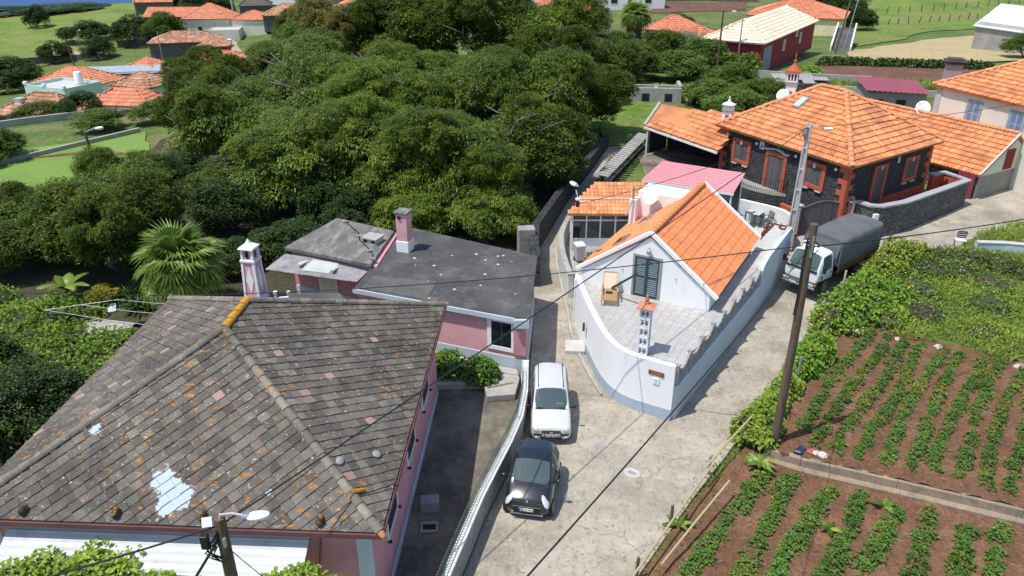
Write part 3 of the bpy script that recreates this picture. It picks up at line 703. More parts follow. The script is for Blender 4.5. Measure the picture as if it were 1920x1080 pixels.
# chimney: white lower block, pink shaft, slab cap with smoke holes
ch = MB().obox((-4.98,33.05,3.12), .62,.62,.55, R(-18)); ch_o = ch.build('chimney', M['white'], an, bevel=.02)
MB().obox((-4.98,33.05,4.05),.54,.54,1.35,R(-18)).build('shaft', M['pink'], ch_o, bevel=.015)
MB().obox((-4.98,33.05,4.77),.68,.68,.10,R(-18)).build('cap', M['oldslab'], ch_o, bevel=.015)
for s in (-.08,):
    MB().obox((-4.98-.09+s,33.05-.262,4.55),.13,.05,.13,R(-18)).build('smoke_hole', M['black'], ch_o)
# low vent box on the old slab
vb = MB().obox((-6.55,33.5,3.20),.72,.62,.24,R(-25)).build('roof_vent', M['concretelight'], an, bevel=.01)
MB().obox((-6.55,33.5,3.35),.86,.76,.07,R(-25)).build('cap', M['concrete'], vb, bevel=.01)
for dx in (-.2,.2): MB().obox((-6.55+dx-.12,33.5-.27-dx*.45,3.22),.2,.06,.13,R(-25)).build('vent_opening', M['black'], vb)
pts = [(-8.3,36.0,3.13),(-7.9,35.3,3.13),(-7.4,34.5,3.13),(-7.2,33.6,3.13),(-6.6,32.6,3.13),(-6.3,31.9,3.13),(-6.2,31.3,3.13)]
tag(MB().tube(pts,.025,6).build('roof_cable', M['cable']), 'thin black cable lying across the worn left roof slab of the annex', 'cable')
for (x, y, lab) in ((-8.35,36.0,'stone at the far back end of the cable on the worn roof slab'),(-7.3,34.1,'stone on the cable left of the low roof vent'),(-6.5,32.3,'stone on the cable in front of the low roof vent'),(-6.2,31.4,'stone at the near end of the cable by the slab edge')):
    tag(MB().obox((x,y,3.135),.26,.14,.09,random.uniform(-.6,.6)).build('cable_weight', M['greyplaster'], bevel=.01), lab, 'stone', 'stones on the roof cable')
# lean-to of wavy fibre sheets with a pale skylight
ltA, ltB, ltC, ltD = Vector((-10.54,32.74,2.80)), Vector((-6.24,31.30,2.80)), Vector((-6.87,30.62,2.36)), Vector((-11.31,31.97,2.36))
def wavy(name, a, b, c, d, m, parent, waves, amp, rows=2, jag=0.):
    n = waves*6; vs = []; 
    nm = (b-a).cross(d-a).normalized()
    if nm.z < 0: nm = -nm
    for j in range(rows+1):
        for i in range(n+1):
            u = i/n; v = j/rows; p = (a*(1-u)+b*u)*(1-v)+(d*(1-u)+c*u)*v
            if j == rows and jag: p = p+(d-a).normalized()*random.uniform(-jag,jag)
            vs.append(p+nm*amp*math.sin(u*waves*2*math.pi))
    V = np.array([tuple(p) for p in vs]); ii = np.arange((rows+1)*(n+1)).reshape(rows+1, n+1)
    F = np.stack([ii[:-1,:-1],ii[1:,:-1],ii[1:,1:],ii[:-1,1:]],-1).reshape(-1,4)
    return link(name, mesh_np(name, V, F, m, True), parent)
lr = wavy('lean_to_roof', ltA, ltB, ltC, ltD, M['rustroof'], an, 44, .018, 3, .03)
sk = [ltA.lerp(ltB,.36).lerp(ltD.lerp(ltC,.36),.12), ltA.lerp(ltB,.66).lerp(ltD.lerp(ltC,.66),.10), ltA.lerp(ltB,.66).lerp(ltD.lerp(ltC,.66),.78), ltA.lerp(ltB,.36).lerp(ltD.lerp(ltC,.36),.80)]
sk = [p+Vector((0,0,.03)) for p in sk]
wavy('skylight_sheet', sk[0], sk[1], sk[2], sk[3], M['sheetwhite'], lr, 13, .018)
for p, rz in ((sk[3].lerp(sk[0],.5)+Vector((-.2,.1,.05)),R(30)),(sk[2].lerp(sk[1],.4)+Vector((.1,0,.05)),R(38))):
    MB().obox(p,.20,.55,.07,rz-R(60)).build('roof_weight', M['concretelight'], lr, bevel=.01)
# wall below the lean-to: door and blue base
wd = Vector((-10.2,32.9,0)).lerp(Vector((-6.1,31.1,0)),.42); wa = math.atan2(-1.8,4.1)
d_ = MB().box(-.5,.5,-.04,.04,0,2.02).build('door', M['white'], an); d_.location = (wd.x-.03,wd.y-.06,.1); d_.rotation_euler = (0,0,wa)
MB().box(-.4,.4,-.06,-.02,.05,1.95).build('door_leaf', M['cream'], d_)
MB().bar((-10.25,32.95,.55),(-6.1,31.05,.55),.08,1.1).build('plinth', M['paleblue'], an)
# small low roof between house and annex, with the tall painted chimney and vent pipes
lo = thing('service_shed', 'low flat-roofed grey service shed squeezed behind the pink house', 'shed')
MB().prism([(-10.5,26.0),(-6.9,26.0),(-6.9,28.7),(-7.6,29.9),(-10.5,29.9)], -.2, 1.98).build('wall', M['pink'], lo)
MB().prism([(-10.6,25.95),(-6.8,25.95),(-6.8,28.75),(-7.5,30.0),(-10.6,30.0)], 1.99, 2.12).build('roof', M['feltroof'], lo, bevel=.015)
vp = thing('vent_pipes', 'pair of white plastic vent pipes joined by a crosspiece on the low grey roof', 'pipe', (-9.75,29.15,2.12))
for x in (-.28,.28): MB().lathe([(.05,0),(.05,.40),(.085,.42),(.085,.5)],(x,0,0),10).build('pipe', M['whitepaint'], vp, smooth=True)
MB().tube([(-.28,0,.18),(.28,0,.24)],.045,8).build('crosspiece', M['whitepaint'], vp, smooth=True)
pc = thing('painted_chimney', 'tall pink and white chimney with white diamonds behind the grey tiled roof', 'chimney', (-10.95,29.45,0), R(-12))
def taper(z0, z1, w0, w1): return MB().add([(-w0,-w0,z0),(w0,-w0,z0),(w0,w0,z0),(-w0,w0,z0),(-w1,-w1,z1),(w1,-w1,z1),(w1,w1,z1),(-w1,w1,z1)],[(0,3,2,1),(4,5,6,7),(0,1,5,4),(1,2,6,5),(2,3,7,6),(3,0,4,7)])
taper(0,2.15,.42,.40).build('base', M['paleblue'], pc, bevel=.01)
taper(2.15,2.35,.37,.36).build('foot', M['white'], pc, bevel=.01)
taper(2.35,3.95,.325,.265).build('shaft', M['pink'], pc)
for sx in (-1,1):
    for sy in (-1,1): MB().bar((sx*.31,sy*.31,2.35),(sx*.25,sy*.25,3.95),.10,.10).build('corner_post', M['white'], pc)
for k in range(4):
    a = R(90*k); c_, s_ = math.cos(a), math.sin(a)
    pts = [(-.0,2.52,.334),(.17,3.12,.318),(0,3.72,.285),(-.17,3.12,.318)]
    vv = [(x*c_+d*s_, x*s_-d*c_, z) for x, z, d in pts]; ww = [(x*c_+(d-.05)*s_, x*s_-(d-.05)*c_, z) for x, z, d in pts]
    MB().add(vv+ww, [(0,1,2,3),(0,4,5,1),(1,5,6,2),(2,6,7,3),(3,7,4,0)]).build('diamond', M['white'], pc)
taper(3.95,4.03,.325,.325).build('string_course', M['white'], pc)
taper(4.03,4.52,.245,.235).build('smoke_chamber', M['pink'], pc)
for sx in (-1,1):
    for sy in (-1,1): MB().bar((sx*.235,sy*.235,4.03),(sx*.225,sy*.225,4.52),.09,.09).build('corner_post', M['white'], pc)
for k in range(4):
    a = R(90*k); c_, s_ = math.cos(a), math.sin(a); pr = [(-.08,4.10),(.08,4.10),(.08,4.34),(.05,4.42),(0,4.45),(-.05,4.42),(-.08,4.34)]
    MB().add([(x*c_+.249*s_, x*s_-.249*c_, z) for x, z in pr], [tuple(range(7))]).build('smoke_hole', M['black'], pc)
MB().add([(-.34,-.34,4.52),(.34,-.34,4.52),(.34,.34,4.52),(-.34,.34,4.52),(-.32,-.32,4.57),(.32,-.32,4.57),(.32,.32,4.57),(-.32,.32,4.57),(-.10,-.10,4.72),(.10,-.10,4.72),(.10,.10,4.72),(-.10,.10,4.72),(0,0,4.92)],
   [(3,2,1,0)]+[(i,(i+1)%4,4+(i+1)%4,4+i) for i in range(4)]+[(4+i,4+(i+1)%4,8+(i+1)%4,8+i) for i in range(4)]+[(8+i,8+(i+1)%4,12) for i in range(4)]).build('pointed_cap', M['white'], pc)

# ------------------------------------------------------------------ yard wall with green railing
yw = thing('yard_wall', 'long low yard wall with rough white top along the road beside the parked cars', 'wall')
wp = [(-3.05,9.5),(-2.55,12.),(-1.78,15.2),(-.98,18.3),(-.09,21.1),(.28,22.5),(.47,24.1),(.52,25.7),(.54,26.2)]
b1 = MB(); b2 = MB()
def strip(mb, pts, wdt, z0, z1, zf=None):
    L = []
    for i, p in enumerate(pts):
        a = Vector(pts[max(i-1,0)][:2]); b = Vector(pts[min(i+1,len(pts)-1)][:2]); d = (b-a).normalized(); n = Vector((-d.y,d.x))*wdt/2
        L.append((Vector(p[:2])+n, Vector(p[:2])-n))
    vs = []; k = len(pts)
    for l, r in L: vs += [(l.x,l.y,z0),(r.x,r.y,z0),(r.x,r.y,z1),(l.x,l.y,z1)]
    fs = [(0,1,2,3)]+[((k-1)*4+3,(k-1)*4+2,(k-1)*4+1,(k-1)*4)]
    for i in range(k-1):
        for j in range(4): fs.append((i*4+j, (i+1)*4+j, (i+1)*4+(j+1)%4, i*4+(j+1)%4)[::-1])
    mb.add(vs, fs); return mb
strip(b1, wp, .24, -.2, .95).build('wall', M['roughgrey'], yw)
strip(b2, wp, .27, .952, 1.02).build('coping', M['roughwhite'], yw, bevel=.02)
rl = thing('green_railing', 'green iron railing with upright bars on the white-topped yard wall', 'railing')
def along(pts, d):
    for a, b in zip(pts, pts[1:]):
        l = (Vector(b[:2])-Vector(a[:2])).length
        if d <= l: return Vector(a[:2]).lerp(Vector(b[:2]), d/l)
        d -= l
    return Vector(pts[-1][:2])
tot = sum((Vector(b)-Vector(a)).length for a, b in zip(wp, wp[1:]))
grn = plain('weathered_green_iron', (.09,.15,.11), .6)
rp = [along(wp, d)+Vector((-.09,0)) for d in np.linspace(.2, tot-.8, 26)]
for z in (1.10,1.42): MB().tube([(p.x,p.y,z) for p in rp],.012,5).build('rail', grn, rl)
bme = bpy.data.meshes.new('bar'); q = MB().box(-.008,.008,-.008,.008,0,.48); bme.from_pydata(q.v, [], q.f); bme.materials.append(grn)
for d in np.arange(.2, tot-.8, .115):
    p = along(wp, d); o = link('bar', bme, rl); o.location = (p.x-.09, p.y, 1.0)
# odd bits in the yard
cb = thing('concrete_block', 'hollow concrete block lying on the dark yard floor', 'block', (-2.55,18.55,.29), R(4))
mb = MB().box(-.28,.28,-.2,.2,.30,.38).box(-.28,.28,-.2,-.12,0,.30).box(-.28,.28,.12,.2,0,.30).box(-.28,-.2,-.12,.12,0,.30).box(.2,.28,-.12,.12,0,.30).box(-.04,.04,-.12,.12,0,.30); mb.build('block', M['greyplaster'], cb)
dr = thing('drain_box', 'square open concrete drain frame in the dark yard floor', 'drain', (-2.5,17.7,.29), R(2))
mb = MB().box(-.26,.26,-.2,-.14,0,.06).box(-.26,.26,.14,.2,0,.06).box(-.26,-.2,-.14,.14,0,.06).box(.2,.26,-.14,.14,0,.06); mb.build('frame', M['concrete'], dr)
MB().box(-.2,.2,-.14,.14,.001,.004).build('opening', M['black'], dr)
# ------------------------------------------------------------------ white house with terrace
wh = thing('white_house', 'white house with a bright orange gable roof and a tiled terrace above a curved wall', 'house', (5.93,29.90,0), R(-29.08))
WW = mw(wh); WI = WW.inverted()
def wl2(pts): return [tuple((WI @ Vector((p[0],p[1],0)))[:2]) for p in pts]
T = 1.95
CURVE = [(5.92,23.62),(5.55,23.82),(5.1,24.08),(4.7,24.32),(4.33,24.62),(4.05,24.98),(3.83,25.42),(3.66,25.95),(3.52,26.6),(3.38,27.5),(3.24,28.5),(3.12,29.5),(3.02,30.6),(2.98,31.3)]
cl = wl2(CURVE)
strip(MB(), cl, .22, -.25, 2.36).build('terrace_wall', M['white'], wh, smooth=True, sharp=50)
def offs(pts, d):
    out = []
    for i, p in enumerate(pts):
        a = Vector(pts[max(i-1,0)]); b = Vector(pts[min(i+1,len(pts)-1)]); t = (b-a).normalized(); out.append((p[0]-t.y*d, p[1]+t.x*d))
    return out
strip(MB(), offs(cl,-.0)[0:11], .25, -.25, .50).build('plinth', M['greyblue'], wh, smooth=True, sharp=50)
# street wall: solid lower part, then raised end
S0, S1, S2 = Vector((5.98,23.68)), Vector((11.45,32.15)), Vector((14.05,36.2))
a_, b_, c_ = [Vector(p) for p in wl2([S0, S1, S2])]
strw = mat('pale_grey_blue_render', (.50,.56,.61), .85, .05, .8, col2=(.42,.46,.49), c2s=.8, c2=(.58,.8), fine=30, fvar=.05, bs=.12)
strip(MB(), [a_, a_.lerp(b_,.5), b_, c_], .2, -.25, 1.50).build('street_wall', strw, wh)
mb = MB(); vs = []
for p, z in ((b_,2.06),(b_.lerp(c_,.16),2.62),(c_,2.80)): pass
d = (c_-b_).normalized(); n = Vector((-d.y,d.x))*.11
prof = [(0.,1.502),(1.,1.502),(1.,2.78),(.2,2.60),(.05,2.40),(.0,2.2)]
L = [(b_.lerp(c_,t)+n, z) for t, z in prof]; Rr = [(b_.lerp(c_,t)-n, z) for t, z in prof]
k = len(prof)
mb.add([(p.x,p.y,z) for p, z in L]+[(p.x,p.y,z) for p, z in Rr], [tuple(range(k))[::-1], tuple(range(k,2*k))]+[(i,(i+1)%k,k+(i+1)%k,k+i) for i in range(k)])
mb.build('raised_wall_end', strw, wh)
# scalloped precast fence panels with posts along the street side
cast = mat('cast_concrete_fence', (.34,.335,.32), .95, .15, 2.5, col2=(.20,.20,.19), c2s=3., c2=(.5,.7), fine=18, fvar=.2, bs=.5)
NP = 8; dd = (b_-a_)/NP; u = dd.normalized(); nn = Vector((-u.y,u.x))
pv = []; NS = 14
def panel_mesh(Lp):
    mb = MB(); top = []
    for i in range(NS+1):
        s = i/NS; z = .50-.20*math.sin(math.pi*min(1,s*1.02))**.8+.022*math.sin(s*34)
        top.append((.05+(Lp-.1)*s, z))
    for y0, y1 in ((-.035,.035),):
        lo = [(x,y0,.05) for x, z in top]; hi = [(x,y0,z) for x, z in top]; lo2 = [(x,y1,.05) for x, z in top]; hi2 = [(x,y1,z) for x, z in top]
        m = NS+1; V = lo+hi+lo2+hi2; F = []
        for i in range(NS): F += [(i,i+1,m+i+1,m+i),(2*m+i+1,2*m+i,3*m+i,3*m+i+1),(m+i,m+i+1,3*m+i+1,3*m+i)]
        mb.add(V, F)
    for i in range(7):                                                                       # raised ribs of the casting
        x = .14+(Lp-.28)*i/6; z = .40-.17*math.sin(math.pi*i/6)
        mb.bar((x,-.045,.12),(x,-.045,max(.2,z)),.035,.03); mb.bar((x,.045,.12),(x,.045,max(.2,z)),.035,.03)
    mb.box(.05,Lp-.05,-.05,.05,.04,.085)
    me = bpy.data.meshes.new('fence_panel'); me.from_pydata(mb.v, [], mb.f); me.materials.append(cast); return me
pm = panel_mesh(dd.length); pq = MB().box(-.07,.07,-.07,.07,0,.54).box(-.085,.085,-.085,.085,.54,.59)
pome = bpy.data.meshes.new('fence_post'); pome.from_pydata(pq.v, [], pq.f); pome.materials.append(cast)
fa = math.atan2(u.y, u.x)
for i in range(NP):
    p = a_+dd*i; o = link('fence_panel', pm, wh); o.location = (p.x,p.y,1.49); o.scale = (1,1,1.62); o.rotation_euler = (0,0,fa)
    o = link('fence_post', pome, wh); o.scale = (1,1,1.5); o.location = (p.x+u.x*.02,p.y+u.y*.02,1.49); o.rotation_euler = (0,0,fa)
    MB().obox((p.x+dd.x*.5-nn.x*.104*1,p.y+dd.y*.5-nn.y*.104,1.46),dd.length*.62,.012,.03,fa).build('drip_sill', M['white'], wh)
# terrace floor: slab and pale tiles
TF = [(5.9,23.8),(5.1,24.25),(4.45,24.75),(4.1,25.3),(3.85,26.1),(3.6,27.4),(3.4,28.8),(3.2,30.2),(3.1,31.3),(3.7,31.1),(8.25,28.55),(13.0,36.9),(14.2,38.7),(14.3,36.4),(11.5,32.3)]
fl = MB().prism(wl2(TF), 1.2, 1.93).build('terrace_floor', M['concretelight'], wh)
def floor_mat():
    m, t, b, o = nodes('pale_marbled_tile'); at = t.nodes.new('ShaderNodeObjectInfo'); a2 = t.nodes.new('ShaderNodeAttribute'); a2.attribute_name = 'tint'
    ad = t.nodes.new('ShaderNodeMath'); ad.operation = 'ADD'; t.links.new(at.outputs['Random'], ad.inputs[0]); t.links.new(a2.outputs['Fac'], ad.inputs[1])
    fr = t.nodes.new('ShaderNodeMath'); fr.operation = 'FRACT'; t.links.new(ad.outputs[0], fr.inputs[0])
    c = mixc(t, (.40,.385,.36), (.46,.445,.42), fr.outputs[0]); P = coords(t, 'world')
    c = mixc(t, c, (.31,.30,.285), ramp(t, noise(t, P, 6., 6., .7), .5, .72))
    t.links.new(c, b.inputs['Base Color']); b.inputs['Roughness'].default_value = .45; return m
fm = floor_mat()
TFL = wl2(TF); g = .34; fx = []
for i in range(-16, 26):
    for j in range(-14, 34):
        x = i*g; y = j*g-6
        if inpoly([x+g/2],[y+g/2],TFL)[0]: fx.append((x,y))
fx.sort(key=lambda p: (WW @ Vector((p[0],p[1],T))-Vector((0,0,17))).length)
tq = MB().box(.004,g-.004,.004,g-.004,0,.02); tme = bpy.data.meshes.new('floor_tile'); tme.from_pydata(tq.v, [], tq.f[1:]); tme.materials.append(fm)
for (x, y) in fx[:300]: link('floor_tile', tme, fl).location = (x,y,1.93)
vs = []; fs = []; ti = []
for (x, y) in fx[300:]:
    o = len(vs); vs += [(x+.006,y+.006,1.95),(x+g-.006,y+.006,1.95),(x+g-.006,y+g-.006,1.95),(x+.006,y+g-.006,1.95)]; fs.append((o,o+1,o+2,o+3)); ti.append(random.random())
if fs: link('floor_tiles', mesh_np('floor_tiles', np.array(vs), np.array(fs), fm, False, ti), fl)['kind'] = 'stuff'
# upper house body
ZR, ZE = 4.89, 2.61
pent = [(-3.2,-.25),(2.66,-.25),(2.66,ZE+.26*.755-.13),(-.1,ZR-.14),(-3.2,ZE+.2*.69-.13)]
n = 5; mb = MB(); mb.add([(x,0,z) for x, z in pent]+[(x,7.5,z) for x, z in pent], [tuple(range(n)), tuple(range(n,2*n))[::-1]]+[(i,n+i,n+(i+1)%n,(i+1)%n) for i in range(n)])
mb.build('wall', M['white'], wh)
FW = [Facet([(2.92,0.02,ZE),(2.92,7.6,ZE),(-.1,7.6,ZR),(-.1,.02,ZR)]), Facet([(-3.4,7.6,ZE),(-3.4,.02,ZE),(-.1,.02,ZR),(-.1,7.6,ZR)])]
wr = deck(FW, M['orange_new'], wh, .08)
roman_tiles(FW, .222, .378, M['orange_new'], wr, WW, 300, h=.042, lift=.026)
caps((-.1,.05,ZR+.09),(-.1,7.55,ZR+.09),.125,.40,M['orange_new'],wr)
for nm, p, q in (('f',(2.98,-.03),(-.1,-.03)),('f',(-3.42,-.03),(-.1,-.03)),('b',(2.98,7.62),(-.1,7.62))):
    mb = MB(); z0 = ZE-.05 if nm == 'f' else ZE-.05
    mb.bar((p[0],p[1],z0+.06),(q[0],q[1],ZR+.10),.16,.16); mb.build('rake_trim', M['white'], wh, bevel=.015)
# green louvred terrace door in a grey stone surround, lantern, spouts
dw = shutter_window(wh, 1.10, 1.86, M['greyplaster'], M['darkgreen'], (-.15,-.002,T+.0), R(180), .09, 18, 'terrace_door')
MB().ell((.06,.05,.95),.02,.03,.02,6,4).build('handle', M['greymetal'], dw)
ln = MB().lathe([(.05,0),(.10,.05),(.11,.20),(.05,.25),(.015,.33)],(-.08,-.16,4.02),8).build('lantern', M['greymetal'], wh)
MB().bar((-.08,-.16,4.1),(-.08,0,4.06),.02,.02).build('bracket', M['greymetal'], ln)
for x, z in ((-1.25,3.05),(1.15,3.1)): MB().tube([(x,.02,z),(x,-.07,z)],.018,6).build('wall_spout', M['black'], wh)
# skylights on the lane slope
FL = FW[1]
for (a, b, wd_, hg_) in ((5.5,1.45,.62,.95),(2.45,1.55,.62,.95)):
    o = MB().box(0,hg_,0,wd_,.03,.13).build('skylight', M['greymetal'], wr); o.matrix_local = FL.mat(a, b, 0)
    MB().box(.07,hg_-.07,.07,wd_-.07,.131,.137).build('pane', M['darkglass'], o)
# rear raised block with satellite dish and pipes
MB().box(-2.9,-.15,6.0,7.45,2.0,4.55).build('rear_block', M['white'], wh, bevel=.02)
MB().box(-3.15,-2.8,5.5,6.0,2.2,4.25).build('rear_pier', M['white'], wh, bevel=.02)
MB().tube([(-3.0,5.6,4.25),(-3.0,5.6,4.9)],.07,8).build('flue', M['greymetal'], wh, smooth=True)
MB().tube([(-3.2,5.2,3.5),(-2.95,5.45,4.3)],.05,7).build('gutter_pipe', M['concretelight'], wh, smooth=True)
sdx = thing('satellite_dish', 'white satellite dish on the wall behind the orange gable ridge', 'dish', tuple(WW @ Vector((-2.05,5.78,4.15))), R(-40))
def dish(parent, r, m):
    mb = MB(); vs = []; N = 18; rings = 5
    for i in range(rings+1):
        rr = r*i/rings
        for j in range(N):
            t = 2*math.pi*j/N; vs.append((rr*math.cos(t), -.30*(rr*rr)/r+.0, rr*math.sin(t)*1.08))
    fs = [(i*N+j, i*N+(j+1)%N, (i+1)*N+(j+1)%N, (i+1)*N+j) for i in range(rings) for j in range(N)]
    mb.add(vs, fs); o = mb.build('reflector', m, parent, smooth=True); o.rotation_euler = (R(-32),0,0); o.location = (0,-.15,.35)
    s = o.modifiers.new('thick','SOLIDIFY'); s.thickness = .015
    MB().tube([(0,.2,-.1),(0,.0,.1),(0,-.12,.32)],.02,6).build('mount', M['greymetal'], parent)
    MB().tube([(0,-.2,.1),(0,-.62,.22)],.012,5).build('arm', M['greymetal'], parent)
    MB().ell((0,-.64,.24),.04,.06,.04,7,5).build('receiver', M['whitepaint'], parent)
dish(sdx, .42, M['whitepaint'])
# lane side: door, doorstep, window with green shutters, meter pipes, letter box
def at_curve(i, f=0): 
    p = Vector(cl[i]).lerp(Vector(cl[i+1]), f); t = (Vector(cl[i+1])-Vector(cl[i])).normalized(); return p, math.atan2(t.y, t.x)
p, a = at_curve(11,.3); o = MB().box(-.42,.42,-.03,.025,0,1.85).build('lane_door', M['greymetal'], wh); o.location = (p.x-math.sin(a)*-.0,p.y,.2); o.rotation_euler = (0,0,a); o.location = (p.x+math.sin(a)*.115,p.y-math.cos(a)*.115,.2)
MB().box(-.36,.36,-.05,-.028,.04,1.8).build('door_leaf', M['whitepaint'], o)
p, a = at_curve(7,.6); shutter_window(wh, .55, .95, M['greyplaster'], plain('green_shutter_paint', (.03,.16,.12), .5), (p.x+math.sin(a)*.112, p.y-math.cos(a)*.112, .75), a+math.pi, .06, 10)
ds = tag(MB().obox((2.72,28.75,.10),.85,.95,.24,R(-4)).build('doorstep', M['concretelight'], bevel=.02), 'pale concrete doorstep slab by the lane door of the white house', 'doorstep')
lb = tag(MB().obox((3.02,28.35,1.35),.10,.16,.34,R(-6)).build('letter_box', M['darkgreen'], bevel=.015), 'small dark green letter box on the white wall by the lane', 'letter box')
mb = MB().tube([(2.83,31.2,.1),(2.84,31.2,2.2),(2.95,31.4,2.4)],.04,7); mb.build('downpipe', M['whitepaint'], None, smooth=True); tag(bpy.data.objects['downpipe'], 'white downpipe at the lane corner of the white house eave', 'pipe')
# house sign on the corner
sg = thing('house_sign', 'carved brown wooden name sign high on the white wall corner', 'sign', (5.28,23.86,1.90), R(-31))
mb = MB().box(-.30,.30,-.05,0,-.09,.09); mb.build('board', M['brownwood'], sg, bevel=.02)
lt_ = link('lettering', text_mesh('CASA', .12, M['palewood']), sg); lt_.rotation_euler = (R(90),0,0); lt_.location = (0,-.054,0); lt_.scale = (1.25,.9,1)
pq_ = thing('house_plaque', 'small square white ceramic plaque below the wooden sign', 'plaque', (5.30,23.85,1.58), R(-31))
MB().box(-.12,.12,-.05,0,-.13,.13).build('plate', M['whitepaint'], pq_, bevel=.006)
bl = plain('pale_blue_print', (.45,.50,.62), .4)
MB().lathe([(.055,0),(.055,.004)],n=12).xf(Matrix.Translation((0,-.051,.03)) @ Matrix.Rotation(R(90),4,'X')).build('motif', bl, pq_)
MB().box(-.08,.08,-.054,-.050,-.085,-.06).build('script_line', bl, pq_)
# pierced terrace chimney with terracotta cap and finial
tc = thing('terrace_chimney', 'white pierced square chimney with terracotta cap and finial standing on the terrace', 'chimney', (4.98,25.22,T), R(-22))
mb = MB().box(-.13,.13,-.13,.13,0,2.0); mb.build('core', M['greyplaster'], tc)
for lev in range(5):
    z = .0+lev*.40; hgt = .40
    MB().box(-.205,.205,-.205,.205,z+.33,z+.385).build('band', M['white'], tc)
    for sx in (-.18,.18):
        for sy in (-.18,.18): MB().box(sx-.025,sx+.025,sy-.025,sy+.025,z-.015 if lev else 0,z+.33).build('corner_post', M['white'], tc)
    for k in range(4):
        a = R(90*k); c2_, s2_ = math.cos(a), math.sin(a)
        def pl(x0,x1,z0,z1):
            q = [(x0,-.185,z0),(x1,-.185,z0),(x1,-.150,z0),(x0,-.150,z0),(x0,-.185,z1),(x1,-.185,z1),(x1,-.150,z1),(x0,-.150,z1)]
            return [(x*c2_-y*s2_, x*s2_+y*c2_, zz) for x, y, zz in q]
        mb = MB(); fb = [(0,3,2,1),(4,5,6,7),(0,1,5,4),(1,2,6,5),(2,3,7,6),(3,0,4,7)]
        mb.add(pl(-.012,.012,z,z+.33), fb).add(pl(-.155,.155,z+.0,z+.05), fb).add(pl(-.155,.155,z+.285,z+.33), fb)
        for cx in (-.083,.083):
            for q in ((-.07,.05,.11),(.035,.05,.11),(-.07,.23,.286),(.035,.23,.286)): mb.add(pl(cx+q[0],cx+q[0]+.035,z+q[1],z+q[2]), fb)
        mb.build('pierced_panel', M['white'], tc)
tp = mat('cap_terracotta', (.56,.20,.12), .8, .15, 3., fine=30, fvar=.1)
MB().add([(-.32,-.32,2.0),(.32,-.32,2.0),(.32,.32,2.0),(-.32,.32,2.0),(-.32,-.32,2.03),(.32,-.32,2.03),(.32,.32,2.03),(-.32,.32,2.03),(-.08,-.08,2.12),(.08,-.08,2.12),(.08,.08,2.12),(-.08,.08,2.12)],[(3,2,1,0),(8,9,10,11)]+[(i,(i+1)%4,4+(i+1)%4,4+i) for i in range(4)]+[(4+i,4+(i+1)%4,8+(i+1)%4,8+i) for i in range(4)]).build('cap', tp, tc)
MB().lathe([(.06,2.10),(.10,2.16),(.05,2.22),(.085,2.28),(.085,2.33),(.045,2.38),(.06,2.42),(.02,2.52),(.005,2.60)],n=12).build('finial', tp, tc, smooth=True)
# deck chair on the terrace
dc = thing('deck_chair', 'honey-coloured wooden folding deck chair on the tiled terrace', 'chair', (4.22,29.75,T), R(-8))
for sx in (-.30,.30):
    MB().bar((sx,-.70,.26),(sx,.30,.34),.045,.05).build('side_rail', M['orangewood'], dc)
    MB().bar((sx,.18,.34),(sx,.72,.98),.045,.05).build('back_post', M['orangewood'], dc)
    MB().bar((sx*1.12,-.35,.55),(sx*1.12,.32,.56),.07,.03).build('armrest', M['orangewood'], dc)
    for y0, y1 in ((-.62,-.66),(.30,.1)): MB().bar((sx*1.06,y1,0),(sx*1.06,y0,.5 if y0 < 0 else .55),.04,.04).build('leg', M['orangewood'], dc)
for i in range(13): MB().box(-.29,.29,-.70+i*.075,-.70+i*.075+.055,.285+i*.006,.305+i*.006).build('slat', M['orangewood'], dc)
canv = mat('cream_canvas', (.62,.50,.36), .9, .08, 5., fine=60, fvar=.06)
MB().add([(-.27,.23,.40),(.27,.23,.40),(.27,.70,.955),(-.27,.70,.955),(-.27,.25,.385),(.27,.25,.385),(.27,.72,.94),(-.27,.72,.94)],[(0,1,2,3),(7,6,5,4),(0,4,5,1),(1,5,6,2),(2,6,7,3),(3,7,4,0)]).build('back_canvas', canv, dc)
MB().bar((-.30,.72,.97),(.30,.72,.97),.05,.06).build('head_rail', M['orangewood'], dc)
MB().obox((-.02,-.12,.39),.28,.10,.05).build('cushion_strap', M['black'], dc)

# ------------------------------------------------------------------ sunroom and courtyard behind the white house
sr = thing('sunroom', 'glazed sunroom with white frames and an orange tiled lean-to roof behind the lane', 'sunroom')
SF = [Facet([(2.95,38.25,2.70),(6.95,38.15,2.70),(7.35,40.7,3.62),(4.75,41.35,3.62)])]
SF[0] = Facet([(2.95,38.25,2.70),(6.95,38.15,2.70),(7.35,40.7,3.62),(4.6,40.75,3.62)])
sroof = deck(SF, M['orange'], sr, .10); roman_tiles(SF, .222, .30, M['orange'], sroof, Matrix.Identity(4), 0, h=.035, lift=.022)
MB().bar((3.5,39.35,3.16),(7.1,39.3,3.16),.10,.05).build('roof_gutter', M['concretelight'], sr)
MB().prism([(3.2,38.62),(6.9,38.55),(6.9,40.6),(4.7,40.6),(3.4,39.3)], .3, 1.15).build('base_wall', M['white'], sr)
fx_ = [3.22,4.0,4.75,5.55,6.3,6.85]
for x in fx_: MB().box(x-.035,x+.035,38.56,38.63,1.15,2.66).build('mullion', M['whitepaint'], sr)
for z in (1.16,2.22,2.62): MB().box(3.2,6.88,38.565,38.625,z-.035,z+.035).build('transom', M['whitepaint'], sr)
for x0, x1 in zip(fx_, fx_[1:]):
    MB().box(x0+.036,x1-.036,38.585,38.60,1.2,2.18).build('pane', M['darkglass'], sr); MB().box(x0+.036,x1-.036,38.585,38.60,2.26,2.58).build('pane', M['darkglass'], sr)
MB().box(3.15,3.28,38.5,38.68,.3,2.66).build('corner_post', M['white'], sr)
